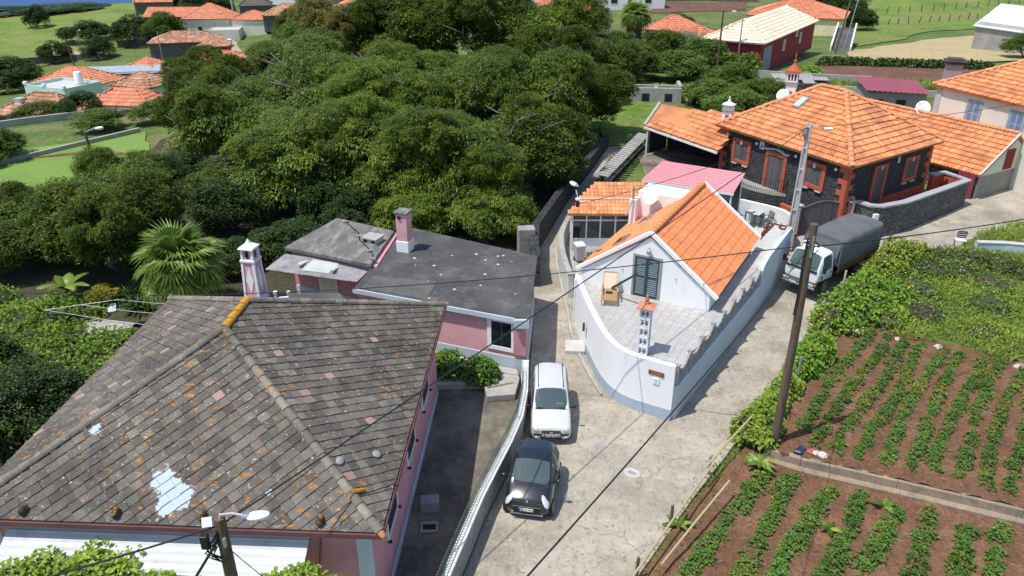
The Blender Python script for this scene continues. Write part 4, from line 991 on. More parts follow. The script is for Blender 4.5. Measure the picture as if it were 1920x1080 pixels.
drape('patio', [(2.8,34.2),(3.3,32.3),(5.5,36.6),(6.6,38.5),(3.1,38.6),(2.75,37)], .18, M['concrete'], 1.2)
drape('patio', [(9.5,39.5),(13.0,36.9),(14.2,38.9),(15.6,39.2),(15.7,41.3),(13.5,43.2),(11,41.5)], .2, M['concretelight'], 1.2)
gw = thing('garden_wall', 'curved rough grey garden wall with a rounded top beside the shaded lane', 'wall')
gp = [(2.85,33.4),(2.70,34.6),(2.62,36.),(2.6,37.4),(2.68,38.7),(2.9,39.9),(3.2,41.1)]
strip(MB(), gp, .24, -.1, 1.35).build('wall', M['roughwhite'], gw); strip(MB(), gp, .28, 1.352, 1.43).build('coping', M['concrete'], gw, bevel=.03)
wb = thing('wheelie_bin', 'beige wheeled rubbish bin beside the sunroom', 'bin', (3.55,37.2,.45), R(15))
MB().add([(-.2,-.22,.1),(.2,-.22,.1),(.2,.22,.1),(-.2,.22,.1),(-.26,-.28,.92),(.26,-.28,.92),(.26,.28,.92),(-.26,.28,.92)],[(0,3,2,1),(4,5,6,7),(0,1,5,4),(1,2,6,5),(2,3,7,6),(3,0,4,7)]).build('body', M['concretelight'], wb, bevel=.02)
MB().add([(-.29,-.31,.92),(.29,-.31,.92),(.29,.31,.94),(-.29,.31,.94),(-.26,-.28,.99),(.26,-.28,.99),(.26,.28,1.02),(-.26,.28,1.02)],[(0,3,2,1),(4,5,6,7),(0,1,5,4),(1,2,6,5),(2,3,7,6),(3,0,4,7)]).build('lid', M['sheetwhite'], wb, bevel=.02)
for sx in (-.2,.2): MB().tube([(sx-.03,.2,.1),(sx+.03,.2,.1)],.1,10).build('wheel', M['rubber'], wb)
# red metal roofed shed
rs = thing('red_roof_shed', 'grey-walled shed under a dusty red ribbed metal roof beside the patio', 'shed')
A, B, C, D = Vector((7.30,41.5,3.55)), Vector((11.88,39.2,3.55)), Vector((13.05,41.4,3.95)), Vector((8.85,43.8,3.95))
def ribbed(name, a, b, c, d, m, parent, ribs, h=.035):
    n = ribs*4+1; vs = []; nm = (b-a).cross(d-a).normalized()
    if nm.z < 0: nm = -nm
    for v in (0, 1):
        for i in range(n):
            u = i/(n-1); p = (a*(1-u)+b*u) if v == 0 else (d*(1-u)+c*u)
            vs.append(tuple(p+nm*(h if i % 4 in (1,2) else 0)))
    mb = MB(); mb.add(vs, [(i,i+1,n+i+1,n+i) for i in range(n-1)]); o = mb.build(name, m, parent); s = o.modifiers.new('t','SOLIDIFY'); s.thickness = .02; return o
ribbed('roof', D, A, B, C, M['redmetal'], rs, 12)
MB().prism([(7.6,41.7),(11.5,39.7),(12.5,41.5),(9.0,43.4)], .2, 3.45).build('wall', M['greyplaster'], rs)
MB().bar((A.x,A.y,3.46),(B.x,B.y,3.46),.05,.14).build('fascia', M['whitepaint'], rs)
for i in range(9):
    p = Vector((11.75,39.45,0)).lerp(Vector((12.8,41.3,0)), i/8); MB().obox((p.x+.02,p.y,2.2),.05,.09,2.5,R(-30)).build('slat', M['darkgreenpole'], rs)
for p in (Vector((11.8,39.35,0)),Vector((12.9,41.4,0))): MB().obox((p.x,p.y,1.9),.09,.09,3.3).build('post', M['whitepaint'], rs)
MB().bar((11.0,38.95,2.35),(12.2,39.95,2.35),.08,.1).build('rail', M['whitepaint'], rs)
# patio wall, furniture, pallets
pw = thing('patio_wall', 'bright white patio wall curving round the table and chairs', 'wall')
strip(MB(), [(12.9,43.0),(13.6,42.95),(15.0,41.75),(15.45,41.2),(15.6,40.6),(15.55,39.6),(15.2,38.9)], .2, .3, 1.85).build('wall', M['white'], pw, smooth=True, sharp=50)
tb = thing('patio_table', 'small pale patio table with thin metal legs before the white patio wall', 'table', (14.05,41.9,.72), R(-38))
MB().box(-.42,.42,-.36,.36,.70,.74).build('table_top', M['concretelight'], tb, bevel=.01)
for sx in (-.37,.37):
    for sy in (-.31,.31): MB().box(sx-.02,sx+.02,sy-.02,sy+.02,0,.70).build('leg', M['greymetal'], tb)
tag(MB().lathe([(.07,0),(.08,.03),(.05,.03)],(14.03,41.9,1.462),10).build('ashtray', M['black']), 'small dark ashtray on the pale patio table', 'ashtray')
chm = plain('dark_grey_plastic', (.05,.06,.07), .5)
def patio_chair(label, loc, rz, m):
    c = thing('patio_chair', label, 'chair', loc, rz, 'patio chairs')
    MB().box(-.24,.24,-.24,.22,.42,.45).build('seat', m, c, bevel=.01)
    for sx in (-.22,.22):
        for sy in (-.22,.20): MB().bar((sx*1.05,sy*1.1,0),(sx,sy,.43),.03,.03).build('leg', m, c)
        MB().bar((sx*1.1,-.2,.64),(sx*1.1,.2,.66),.05,.025).build('armrest', m, c); MB().bar((sx*1.1,-.2,.43),(sx*1.1,-.2,.64),.03,.03).build('arm_post', m, c)
        MB().bar((sx,.21,.43),(sx*1.02,.31,.92),.035,.03).build('back_post', m, c)
    for z in (.55,.64,.80,.90): MB().bar((-.23,.23+(z-.43)*.2,z),(.23,.23+(z-.43)*.2,z),.02,.06).build('back_slat', m, c)
    return c
patio_chair('dark grey plastic chair right of the patio table', (14.62,41.35,.72), R(-75), chm)
patio_chair('dark grey plastic chair behind the patio table', (14.5,42.15,.72), R(-38), chm)
patio_chair('pale grey chair in the shade left of the patio table', (13.35,42.35,.72), R(40), plain('pale_grey_plastic', (.30,.36,.40), .5))
for k, (x, y, z, lab) in enumerate(((14.35,39.3,.70,'lower front wooden pallet crate leaning by the street wall'),(14.75,39.95,.70,'taller rear wooden pallet crate beside the patio wall'))):
    pa = thing('pallet_crate', lab, 'crate', (x,y,z), R(-30), 'pallet crates on the patio')
    hh = .45+.25*k
    for zz in np.arange(.03, hh+.01, .2): 
        for yy in (-.25,.25): MB().box(-.55,.55,yy-.03,yy+.03,zz-.03,zz+.05).build('board', M['brownwood'], pa)
    for xx in (-.52,-.18,.18,.52): MB().box(xx-.04,xx+.04,-.28,.28,hh,hh+.05).build('slat', M['brownwood'], pa); MB().box(xx-.04,xx+.04,-.22,.22,0,hh).build('post', M['brownwood'], pa)
# ------------------------------------------------------------------ dark stone house with red trim
def stone_mat(name, a, b_, scale=4.2, stretch=(1.,1.,2.6), mortar=(.02,.02,.022), bstr=.9):
    m, t, b, o = nodes(name); P = coords(t, 'world')
    mp = t.nodes.new('ShaderNodeMapping'); mp.inputs['Scale'].default_value = stretch; mp.inputs['Rotation'].default_value = (0,0,.6)
    ad = t.nodes.new('ShaderNodeVectorMath'); ad.operation = 'ADD'; nz = t.nodes.new('ShaderNodeTexNoise'); nz.inputs['Scale'].default_value = 1.6; nz.inputs['Detail'].default_value = 4
    sc_ = t.nodes.new('ShaderNodeVectorMath'); sc_.operation = 'SCALE'; sc_.inputs['Scale'].default_value = .45
    t.links.new(P, nz.inputs['Vector']); t.links.new(nz.outputs['Color'], sc_.inputs[0]); t.links.new(P, ad.inputs[0]); t.links.new(sc_.outputs[0], ad.inputs[1]); t.links.new(ad.outputs[0], mp.inputs[0])
    v = t.nodes.new('ShaderNodeTexVoronoi'); v.inputs['Scale'].default_value = scale; t.links.new(mp.outputs[0], v.inputs['Vector'])
    e = t.nodes.new('ShaderNodeTexVoronoi'); e.feature = 'DISTANCE_TO_EDGE'; e.inputs['Scale'].default_value = scale; t.links.new(mp.outputs[0], e.inputs['Vector'])
    sp = t.nodes.new('ShaderNodeSeparateColor'); t.links.new(v.outputs['Color'], sp.inputs[0])
    c = mixc(t, a, b_, sp.outputs[0]); c = mixc(t, c, tuple(x*2.4 for x in b_), ramp(t, noise(t, P, 9., 5., .8), .58, .72))
    c = mixc(t, mortar, c, ramp(t, e.outputs['Distance'], .01, .07))
    t.links.new(c, b.inputs['Base Color']); b.inputs['Roughness'].default_value = .75; b.inputs['Specular IOR Level'].default_value = .4
    h = t.nodes.new('ShaderNodeMath'); h.operation = 'ADD'; t.links.new(ramp(t, e.outputs['Distance'], 0, .16), h.inputs[0]); t.links.new(noise(t, P, 14., 4.), h.inputs[1])
    bump(t, b, h.outputs[0], bstr, .06)
    return m
M['basalt'] = stone_mat('dark_basalt_rubble', (.028,.030,.034), (.075,.078,.085))
M['greystone'] = stone_mat('grey_rubble_stone', (.085,.082,.078), (.20,.195,.185), 4.0, (1,1,2.), (.05,.048,.045))
M['fieldstone'] = stone_mat('dry_field_stone', (.12,.11,.10), (.24,.225,.21), 3., (1,1,1.6), (.03,.03,.028), 1.)
pL, pF = Vector((13.37,50.12)), Vector((18.55,40.49)); fr_ = Vector((.819,.574)); fl_ = (pL-pF).normalized()
pR = pF+fr_*9.5; pK = pL+fr_*9.5
sh = thing('stone_house', 'dark stone house with red quoins and a hipped orange tile roof', 'house', (pF.x,pF.y,0))
SO = Vector((pF.x,pF.y,0))
def S3(p, z): return (p.x-SO.x, p.y-SO.y, z)
i_ = .42; wF = pF+(fl_+fr_)*i_; wL = pL-fl_*i_+fr_*i_; wR = pR-fr_*i_+fl_*i_; wK = pK-fr_*i_-fl_*i_
EZ, RZ = 4.5, 7.25
mb = MB().prism([S3(q,0)[:2] for q in (wF,wR,wK,wL)], .2, EZ-.12); mb.build('wall', M['basalt'], sh)
cc = (pL+pR)/2; r1 = cc-fl_*.95; r0 = cc+fl_*.95
FS = [Facet([S3(pF,EZ),S3(pR,EZ),S3(r1,RZ)]), Facet([S3(pR,EZ),S3(pK,EZ),S3(r0,RZ),S3(r1,RZ)]), Facet([S3(pK,EZ),S3(pL,EZ),S3(r0,RZ)]), Facet([S3(pL,EZ),S3(pF,EZ),S3(r1,RZ),S3(r0,RZ)])]
sroof2 = deck(FS, M['orange'], sh, .10)
roman_tiles(FS, .235, .40, M['orange'], sroof2, mw(sh), 0, h=.07, lift=.078, jit=.012)
M['capterra'] = tilemat('cap_terracotta_tile', (.60,.24,.11), (.66,.28,.14), (.46,.17,.08), None, (.56,.74), .12)
for q, r_ in ((pF,r1),(pR,r1),(pK,r0),(pL,r0)): caps(tuple(Vector(S3(q,EZ))+Vector((0,0,.09))), tuple(Vector(S3(r_,RZ))+Vector((0,0,.10))), .15, .45, M['capterra'], sroof2)
caps(tuple(Vector(S3(r1,RZ+.10))), tuple(Vector(S3(r0,RZ+.10))), .15, .45, M['capterra'], sroof2)
# quoins: alternating long and short red blocks, each its own piece
def quoin(corner, d1, d2, z0, z1, n):
    st = (z1-z0)/n
    for k in range(n):
        l1, l2 = (.62,.30) if k % 2 == 0 else (.30,.62)
        a = math.atan2(d1.y, d1.x); z = z0+st*k
        for d, l in ((d1,l1),(d2,l2)):
            o_ = Vector((d2.x,d2.y)) if d is d1 else Vector((d1.x,d1.y))
            c = corner+d*(l/2-.03)-o_*.01
            MB().obox((c.x-SO.x,c.y-SO.y,z+st/2), l, .10, st*.94 if l > .4 else st*1.06, math.atan2(d.y,d.x)).build('quoin', M['terracotta'], sh, bevel=.012)
quoin(wF, fl_, fr_, .6, 4.3, 11); quoin(wL, -fl_, fr_, .4, 4.3, 11); quoin(wR, -fr_, fl_, .9, 4.3, 10)
def face_item(o, d, n, al, z, off=.0):
    """local position on a wall face starting at o along d, n outward"""
    q = o+d*al+n*off; return (q.x-SO.x, q.y-SO.y, z)
nLF = Vector((-fr_.x,-fr_.y)); dLF = -fl_; nFR = Vector((-fl_.x,-fl_.y)); dFR = fr_
# make normals exactly perpendicular to the faces
nLF = Vector((dLF.y,-dLF.x)); nFR = Vector((dFR.y,-dFR.x))
def trimmed_opening(o, d, n, a0, a1, z0, z1, kind):
    w_ = a1-a0; h_ = z1-z0; fr = .24; rz = math.atan2(d.y, d.x)
    base = MB(); 
    base.box(-w_/2,-w_/2+fr,-.10,.04,0,h_).box(w_/2-fr,w_/2,-.10,.04,0,h_).box(-w_/2+fr,w_/2-fr,-.10,.04,h_-fr,h_)
    if kind == 'window': base.box(-w_/2+fr,w_/2-fr,-.10,.04,0,fr)
    t = base.build('door' if kind == 'door' else 'window', M['terracotta'], sh, bevel=.015)
    t.location = face_item(o, d, n, (a0+a1)/2, z0, .0); t.rotation_euler = (0,0,rz)
    iw = w_-2*fr; zb = fr if kind == 'window' else .02; nb = 7
    for k in range(nb):
        x0 = -iw/2+iw*k/nb; MB().box(x0+.006,x0+iw/nb-.006,-.045,-.01,zb+.01,h_-fr-.01).build('shutter_board' if kind == 'window' else 'door_board', M['greyboards'], t)
    if kind == 'window':
        for x in (-w_*.30,w_*.30): MB().box(x-.22,x+.22,-.13,-.0,-.10,-.02).build('sill_stone', M['concretelight'], t, bevel=.01)
    return t
def keystone(t, w_, h_):
    MB().add([(-.07,-.15,h_-.30),(.07,-.15,h_-.30),(.09,-.15,h_-.05),(-.09,-.15,h_-.05),(-.07,-.08,h_-.30),(.07,-.08,h_-.30),(.09,-.08,h_-.05),(-.09,-.08,h_-.05)],[(0,1,2,3),(0,4,5,1),(1,5,6,2),(2,6,7,3),(3,7,4,0)]).build('keystone', M['concretelight'], t, bevel=.01)
t = trimmed_opening(wL, dLF, nLF, 1.08, 2.68, 2.42, 3.98, 'window'); keystone(t, 1.6, 1.56)
t = trimmed_opening(wL, dLF, nLF, 7.02, 8.62, 2.5, 4.06, 'window'); keystone(t, 1.6, 1.56)
t = trimmed_opening(wL, dLF, nLF, 4.0, 5.72, 1.55, 3.90, 'door')
mb = MB(); pr = [(-.98,0),(-.7,.0),(-.3,.10),(0,.13),(.3,.10),(.7,0),(.98,0)]
mb.add([(x,-.18,2.36+z) for x, z in pr]+[(x,-.18,2.46+z) for x, z in pr]+[(x,.0,2.36+z) for x, z in pr]+[(x,.0,2.46+z) for x, z in pr],
       [(i,i+1,8+i,7+i) for i in range(6)]+[(7+i,8+i,22+i,21+i) for i in range(6)]+[(i+1,i,14+i,15+i) for i in range(6)]+[(0,7,21,14),(6,20,27,13)])
mb.build('door_hood', M['concretelight'], t)
t = trimmed_opening(wF, dFR, nFR, 2.5, 3.86, 1.35, 4.0, 'door'); keystone(t, 1.36, 2.65)
t = trimmed_opening(wF, dFR, nFR, 5.74, 7.2, 2.40, 3.95, 'window'); keystone(t, 1.4, 1.55)
MB().bar(face_item(wF,dFR,nFR,3.9,1.45,.03), face_item(wF,dFR,nFR,8.6,1.45,.03), .06, .75).build('painted_base', M['terracotta'], sh)
for al in (.55,3.15,6.35,9.3): MB().ell((0,0,0),.09,.09,.10,9,6).xf(Matrix.Translation(Vector(face_item(wL,dLF,nLF,al,4.05,.10)))).build('wall_lamp', M['whitepaint'], sh, smooth=True)
MB().obox(face_item(wL,dLF,nLF,3.55,4.02,.04), .34,.05,.46, math.atan2(dLF.y,dLF.x)).build('tile_picture', M['whitepaint'], sh)
MB().obox(face_item(wL,dLF,nLF,3.55,4.0,.07), .10,.03,.28, math.atan2(dLF.y,dLF.x)).build('picture_motif', plain('blue_glaze', (.05,.12,.25), .3), sh)
MB().obox(face_item(wF,dFR,nFR,4.9,4.0,.06), .10,.08,.40, math.atan2(dFR.y,dFR.x)).build('wall_bracket', M['whitepaint'], sh)
# curved balcony with iron railing
bc = MB(); arc = [face_item(wL,dLF,nLF,.9+5.1*k/10,0,1.05*math.sin(math.pi*k/10)**.7+.02) for k in range(11)]
base = [(p[0],p[1]) for p in arc]; bc.prism(base, 1.42, 1.56); bo = bc.build('balcony', M['concrete'], sh)
MB().prism(base, .3, 1.40).build('balcony_base', M['basalt'], sh)
for z in (2.42,1.66): MB().tube([(p[0],p[1],z) for p in arc],.018,5).build('rail', M['cable'], bo)
for k in range(41):
    f = k/40*10; i = min(9,int(f)); q = Vector(arc[i]).lerp(Vector(arc[i+1]), f-i); MB().box(q.x-.009,q.x+.009,q.y-.009,q.y+.009,1.56,2.42).build('baluster', M['cable'], bo)
# roof window
F3 = FS[3]; o = MB().box(-.28,.28,-.5,.5,.02,.16).build('roof_window', M['greymetal'], sroof2); 
q = Vector((18.95,48.55,0)); aa = (Vector((q.x-SO.x,q.y-SO.y,0))-F3.o).dot(F3.e); 
o.matrix_local = F3.mat(aa, 3.62, .04); MB().box(-.21,.21,-.42,.42,.161,.168).build('pane', plain('bright_roof_glass', (.45,.55,.62), .05, 0, .8), o)
# chimneys
def red_chimney(name, label, loc, hgt, wd, rz, louvre):
    c = thing(name, label, 'chimney', loc, rz)
    taper(0,hgt*.72,wd/2,wd/2*.86).build('shaft', M['white'], c, bevel=.01)
    for k in range(4):
        a = R(90*k); MB().obox((math.sin(a)*wd*.475,-math.cos(a)*wd*.475,hgt*.38), wd*.30,.03,hgt*.48, a).build('red_panel', M['terracotta'], c)
    MB().box(-wd*.52,wd*.52,-wd*.52,wd*.52,hgt*.72,hgt*.76).build('string_course', M['greymetal'], c)
    MB().box(-wd*.46,wd*.46,-wd*.46,wd*.46,hgt*.76,hgt*.90).build('smoke_chamber', M['white'], c)
    if louvre:
        for k in range(4):
            a = R(90*k)
            for x in (-.27,0,.27): MB().obox((math.cos(a)*x*wd+math.sin(a)*wd*.462,math.sin(a)*x*wd-math.cos(a)*wd*.462,hgt*.83), wd*.15,.012,hgt*.10, a).build('smoke_hole', M['black'], c)
    MB().box(-wd*.60,wd*.60,-wd*.60,wd*.60,hgt*.90,hgt*.925).build('cornice', M['terracotta'] if louvre else M['greymetal'], c)
    MB().lathe([(wd*.58,hgt*.925),(wd*.30,hgt*.98),(wd*.10,hgt*1.03),(wd*.13,hgt*1.06),(wd*.03,hgt*1.10),(wd*.07,hgt*1.13),(.004,hgt*1.20)],n=8).build('cap', M['terracotta'] if louvre else M['white'], c)
red_chimney('tall_chimney', 'tall white and red chimney with pointed cap behind the stone house ridge', (19.6,54.6,3.0), 4.55, .78, R(-25), True)
red_chimney('short_chimney', 'short white and red chimney on the carport roof beside the stone house', (14.25,50.6,3.9), 2.0, .72, R(-25), False)
sdx = thing('satellite_dish', 'white satellite dish at the foot of the tall red and white chimney', 'dish', (18.4,52.5,5.55), R(-30)); dish(sdx, .42, M['whitepaint'])

# ------------------------------------------------------------------ terrace wall of the stone house, gate, meter
sw = thing('stone_terrace_wall', 'dark stone boundary wall with a broad grey coping around the stone house terrace', 'wall')
tp_ = [(19.7,41.4),(20.1,40.75),(20.7,40.62),(22.3,41.3),(25.1,43.25),(28.0,45.3),(27.4,46.9),(26.3,46.35)]
strip(MB(), tp_[:6], .28, .2, 2.22).build('wall', M['greystone'], sw); strip(MB(), tp_[5:], .28, .2, 2.22).build('return_wall', M['terracotta'], sw)
strip(MB(), tp_, .46, 2.222, 2.34).build('coping', mat('grey_coping', (.34,.34,.36), .8, .06, 1., fine=20, fvar=.05, bs=.1), sw, bevel=.015)
MB().prism([(19.4,41.6),(20.6,40.8),(28.0,45.4),(26.2,46.6)], .3, 1.25).build('terrace_floor', M['darkyard'], sw)
tag(MB().obox((24.3,43.65,1.30),.30,.2,.08,.5).build('plastic_tub', plain('bright_blue_plastic', (.03,.25,.55), .4), bevel=.02), 'bright blue plastic tub on the dark stone house terrace', 'tub')
tag(MB().bar((25.0,44.6,1.29),(25.8,44.45,1.29),.07,.04).build('white_board', M['whitepaint']), 'narrow white board lying on the dark stone house terrace', 'board')
def gate_post(label, x, y, ht):
    g = thing('gate_post', label, 'gate post', (x,y,.5), R(20), 'gate posts')
    MB().box(-.17,.17,-.17,.17,0,ht).build('shaft', M['terracotta'], g, bevel=.01)
    for s in (-1,1): MB().box(s*.172-.01,s*.172+.01,-.06,.06,.1,ht-.05).build('white_strip', M['whitepaint'], g)
    MB().box(-.06,.06,-.19,-.165,.1,ht-.05).build('white_strip', M['whitepaint'], g)
    MB().box(-.24,.24,-.24,.24,ht,ht+.09).build('cap', M['concretelight'], g, bevel=.015)
    return g
gp1 = gate_post('red gate post with a stone ball beside the meter box', 19.35,41.45,1.75); MB().ell((0,0,1.97),.13,.13,.13,12,8).build('ball', M['greyplaster'], gp1, smooth=True)
gate_post('red gate post with a flat cap behind the lamp post', 16.05,40.75,1.75)
MB  # wooden gate of upright boards with a curved top
gt = thing('wooden_gate', 'wide wooden gate of dark weathered upright boards with a curved top rail', 'gate', (16.25,40.85,.45), math.atan2(.5,2.95))
GL = 2.95; NBD = 20
ztop = lambda s: 1.55+.30*math.sin(math.pi*s)**1.2+.10*(1-abs(2*s-1))
for k in range(NBD):
    x0 = GL*k/NBD; s = (k+.5)/NBD; MB().box(x0+.006,x0+GL/NBD-.006,-.02,.02,.05,ztop(s)).build('board', M['greyboards'], gt)
MB().tube([(GL*k/24,-.0,ztop(k/24)+.03) for k in range(25)],.045,6).build('top_rail', M['greyboards'], gt)
MB().box(0,GL,.021,.06,.35,.45).build('cross_rail', M['greyboards'], gt)
mbx = thing('meter_box', 'white meter box on a white shelf on the stone wall behind the truck', 'box', (20.35,40.42,1.55), R(12))
MB().box(-.15,.15,-.12,.06,0,.34).build('cabinet', M['whitepaint'], mbx, bevel=.015); MB().box(-.36,.12,-.16,.04,-.10,-.03).build('shelf', M['whitepaint'], mbx, bevel=.01)
MB().prism([(15.9,41.0),(19.6,41.8),(19.0,44.5),(15.2,44.5)], .3, .62).build('forecourt', M['concrete'])['kind'] = 'structure'
tag(MB().bar((15.75,42.5,1.15),(16.35,41.1,1.15),.2,1.3).build('red_wall', M['terracotta']), 'low terracotta red wall stub behind the lamp post', 'wall')

# ------------------------------------------------------------------ carport left of the stone house
cp = thing('carport', 'open carport with an orange tiled roof on white posts left of the stone house', 'carport')
CF = [Facet([(9.35,54.95,3.30),(13.5,47.6,3.30),(17.2,50.2,4.75),(11.5,57.2,4.75)])]
CF = [Facet([(9.55,54.75,3.27),(13.2,48.2,3.27),(15.7,51.0,4.6),(10.75,55.9,4.6)])]
croof = deck(CF, M['orange'], cp, .12); roman_tiles(CF, .25, .40, M['orange_old'] if False else M['orange'], croof, Matrix.Identity(4), 0, h=.06, lift=.065, jit=.02)
CB_ = Facet([(15.7,51.0,4.6),(10.75,55.9,4.6),(12.0,57.4,3.6),(17.0,52.4,3.6)]); 
MB().slab([(15.7,51.0,4.6),(10.75,55.9,4.6),(12.4,57.8,3.6),(17.4,52.9,3.6)], .1).build('rear_slope', M['orange'], cp)
MB().bar((9.55,54.75,3.15),(13.2,48.2,3.15),.10,.14).build('beam', M['whitepaint'], cp)
MB().bar((9.55,54.80,3.35),(10.75,55.95,4.70),.24,.10).build('verge', M['concrete'], cp)
MB().tube([(9.75,54.55,.8),(9.75,54.55,3.1)],.06,8).build('post', M['whitepaint'], cp, smooth=True)
MB().prism([(11.6,56.4),(16.2,52.0),(17.0,52.8),(12.4,57.2)], .5, 3.6).build('rear_wall', M['basalt'], cp)
MB().bar((10.0,55.4,1.9),(11.6,57.0,1.9),.2,2.8).build('side_wall', M['basalt'], cp)
drape('paved_yard', [(8.9,43.9),(13.0,43.3),(13.9,49.5),(16.2,52.5),(11.6,57),(9.2,54.5)], .15, M['darkyard'], 2.)
# ------------------------------------------------------------------ long wall with slab coping and red pillars along the lane
bw = thing('pillared_wall', 'long boundary wall with stepped slab coping and red-footed pillars beside the lane', 'wall')
w0, w1 = Vector((5.7,47.0)), Vector((10.0,57.4)); wd_ = (w1-w0).normalized(); wlen = (w1-w0).length; wn = Vector((-wd_.y,wd_.x))
strip(MB(), [w0,w1], .22, .2, 1.15).build('wall', M['basalt'], bw)
strip(MB(), [w0+wn*.12,w1+wn*.12], .10, 1.4, 1.9).build('infill', M['basalt'], bw); strip(MB(), [w0,w1], .30, 1.152, 1.24).build('ledge', M['concrete'], bw)
N = 24
for k in range(N):
    p = w0+wd_*wlen*(k+.5)/N; MB().obox((p.x,p.y,2.0+.0*k),wlen/N*.62,.85,.07,math.atan2(wd_.y,wd_.x),rx=R(6)).build('coping_slab', M['concrete'], bw, bevel=.01)
for k in range(6):
    p = w0+wd_*wlen*(k+.5)/6; pi_ = MB().obox((p.x,p.y,1.6),.16,.16,.75,math.atan2(wd_.y,wd_.x)).build('pillar', M['concretelight'], bw); MB().obox((p.x,p.y,1.32),.19,.19,.22,math.atan2(wd_.y,wd_.x)).build('pillar_foot', M['terracotta'], pi_)
lw = thing('lane_wall', 'dark old stone wall under the trees along the left of the lane', 'wall')
strip(MB(), [(1.2,34.6),(1.15,36.4),(1.3,39.),(3.3,45.9),(5.6,52.5),(7.2,57.5)], .4, -.1, 1.9).build('wall', M['basalt'], lw)
MB().obox((.75,37.6,1.1),.9,.7,2.2,R(8)).build('gate_pier', M['roughgrey'], lw, bevel=.05)

# ------------------------------------------------------------------ long tiled house on the right
lh = thing('long_house', 'long low house with an orange tile roof and grey rendered gable beside the driveway', 'house')
e0, ed, lp = Vector((29.15,46.15)), Vector((-.50,.866)), 13.0
rn = Vector((.866,.50)); hw = 3.45
P = lambda a, b, z: ((e0+ed*a+rn*b).x, (e0+ed*a+rn*b).y, z)
LF = [Facet([P(lp,0,2.25),P(0,0,2.25),P(-.0,hw,4.45),P(lp,hw,4.45)]), Facet([P(0,2*hw,2.25),P(lp,2*hw,2.25),P(lp,hw,4.45),P(0,hw,4.45)])]
lroof = deck(LF, M['orange'], lh, .1); roman_tiles(LF[:1], .24, .40, M['orange'], lroof, Matrix.Identity(4), 0, h=.07, lift=.075, jit=.012)
caps(P(0,hw,4.54), P(lp,hw,4.54), .14, .45, M['capterra'], lroof)
pent = [(.25,0),(2*hw-.25,0),(2*hw-.25,2.28),(hw,4.32),(.25,2.28)]; n = 5
mb = MB(); mb.add([P(.15,b,z+ (0.2 if z==0 else 0)) for b, z in pent]+[P(lp-.1,b,z+(.2 if z==0 else 0)) for b, z in pent], [tuple(range(n))[::-1], tuple(range(n,2*n))]+[(i,(i+1)%n,n+(i+1)%n,n+i) for i in range(n)]); mb.build('wall', M['greystone'], lh)
mb = MB(); mb.add([P(.10,b,z+(.2 if z==0 else 0)) for b, z in pent]+[P(.14,b,z+(.2 if z==0 else 0)) for b, z in pent], [tuple(range(n))[::-1], tuple(range(n,2*n))]+[(i,(i+1)%n,n+(i+1)%n,n+i) for i in range(n)]); mb.build('gable_render', M['greyplaster'], lh)
mb = MB(); q = [(.35,2.15),(2*hw-.4,2.15),(hw,4.1)]; mb.add([P(.06,b,z) for b, z in q]+[P(.095,b,z) for b, z in q],[(0,2,1),(3,4,5),(0,1,4,3),(1,2,5,4),(2,0,3,5)]); mb.build('gable_paint', M['cream'], lh)
MB().bar(P(.03,2.6,2.9),P(.03,3.5,2.9),.05,1.3).build('gable_door', M['redwall'], lh)
MB().bar(P(-.06,-.05,2.34),P(-.06,hw,4.56),.12,.10).build('verge', M['concretelight'], lh)
tag(MB().bar(P(.2,.0,1.35),P(1.3,-.0,1.35),.08,1.9).build('red_gate', M['redmetal_dark']), 'dark red sheet metal gate between the stone wall and the grey gable', 'gate')

# ------------------------------------------------------------------ cream house behind it
crm = thing('cream_house', 'cream two-storey house with pale blue shutters and an orange hip roof', 'house', (29.92,55.47,0))
ce = Vector((2.42,-7.17)).normalized(); cn = Vector((-ce.y,ce.x))      # ce runs towards the camera along the front, cn = behind
CO = Vector((29.92,55.47))
Q = lambda a, b, z: (ce.x*a+cn.x*b, ce.y*a+cn.y*b, z)
EZc, RZc = 6.05, 8.2; Lc, Wc = 15.0, 8.0
rA, rB = Q(4.0,4.0,RZc), Q(Lc-4,4.0,RZc)
CFc = [Facet([Q(0,0,EZc),Q(Lc,0,EZc),rB,rA]), Facet([Q(0,Wc,EZc),Q(0,0,EZc),rA]), Facet([Q(Lc,Wc,EZc),Q(0,Wc,EZc),rA,rB]), Facet([Q(Lc,0,EZc),Q(Lc,Wc,EZc),rB])]
for i, F in enumerate(CFc):
    if F.n.z < 0: CFc[i] = Facet([tuple(F.P[1]),tuple(F.P[0])]+[tuple(p) for p in F.P[:1:-1]])
crf = deck(CFc, M['orange'], crm, .1); roman_tiles(CFc[:2], .26, .42, M['orange'], crf, mw(crm), 0, h=.07, lift=.075, jit=.012)
for q, r_ in ((Q(0,0,EZc),rA),(Q(0,Wc,EZc),rA),(Q(Lc,0,EZc),rB)): caps((q[0],q[1],q[2]+.09),(r_[0],r_[1],r_[2]+.1),.14,.45,M['capterra'],crf)
caps((rA[0],rA[1],rA[2]+.1),(rB[0],rB[1],rB[2]+.1),.14,.45,M['capterra'],crf)
MB().prism([Q(.3,.3,0)[:2],Q(Lc-.3,.3,0)[:2],Q(Lc-.3,Wc-.3,0)[:2],Q(.3,Wc-.3,0)[:2]], .5, 5.97).build('wall', M['cream'], crm)
MB().bar(Q(.27,.27,3.2),Q(.72,.27,3.2),.06,5.4).build('corner_pilaster', mat('pale_grey_trim', (.45,.47,.48), .85), crm)
bls = plain('pale_blue_shutter', (.30,.42,.56), .5); gtrim = mat('grey_stone_trim', (.30,.32,.35), .85)
for a in (3.6,6.9,10.2): shutter_window(crm, .95, 1.45, gtrim, bls, Q(a,.29,4.05), math.atan2(ce.y,ce.x)+math.pi, .14, 14)
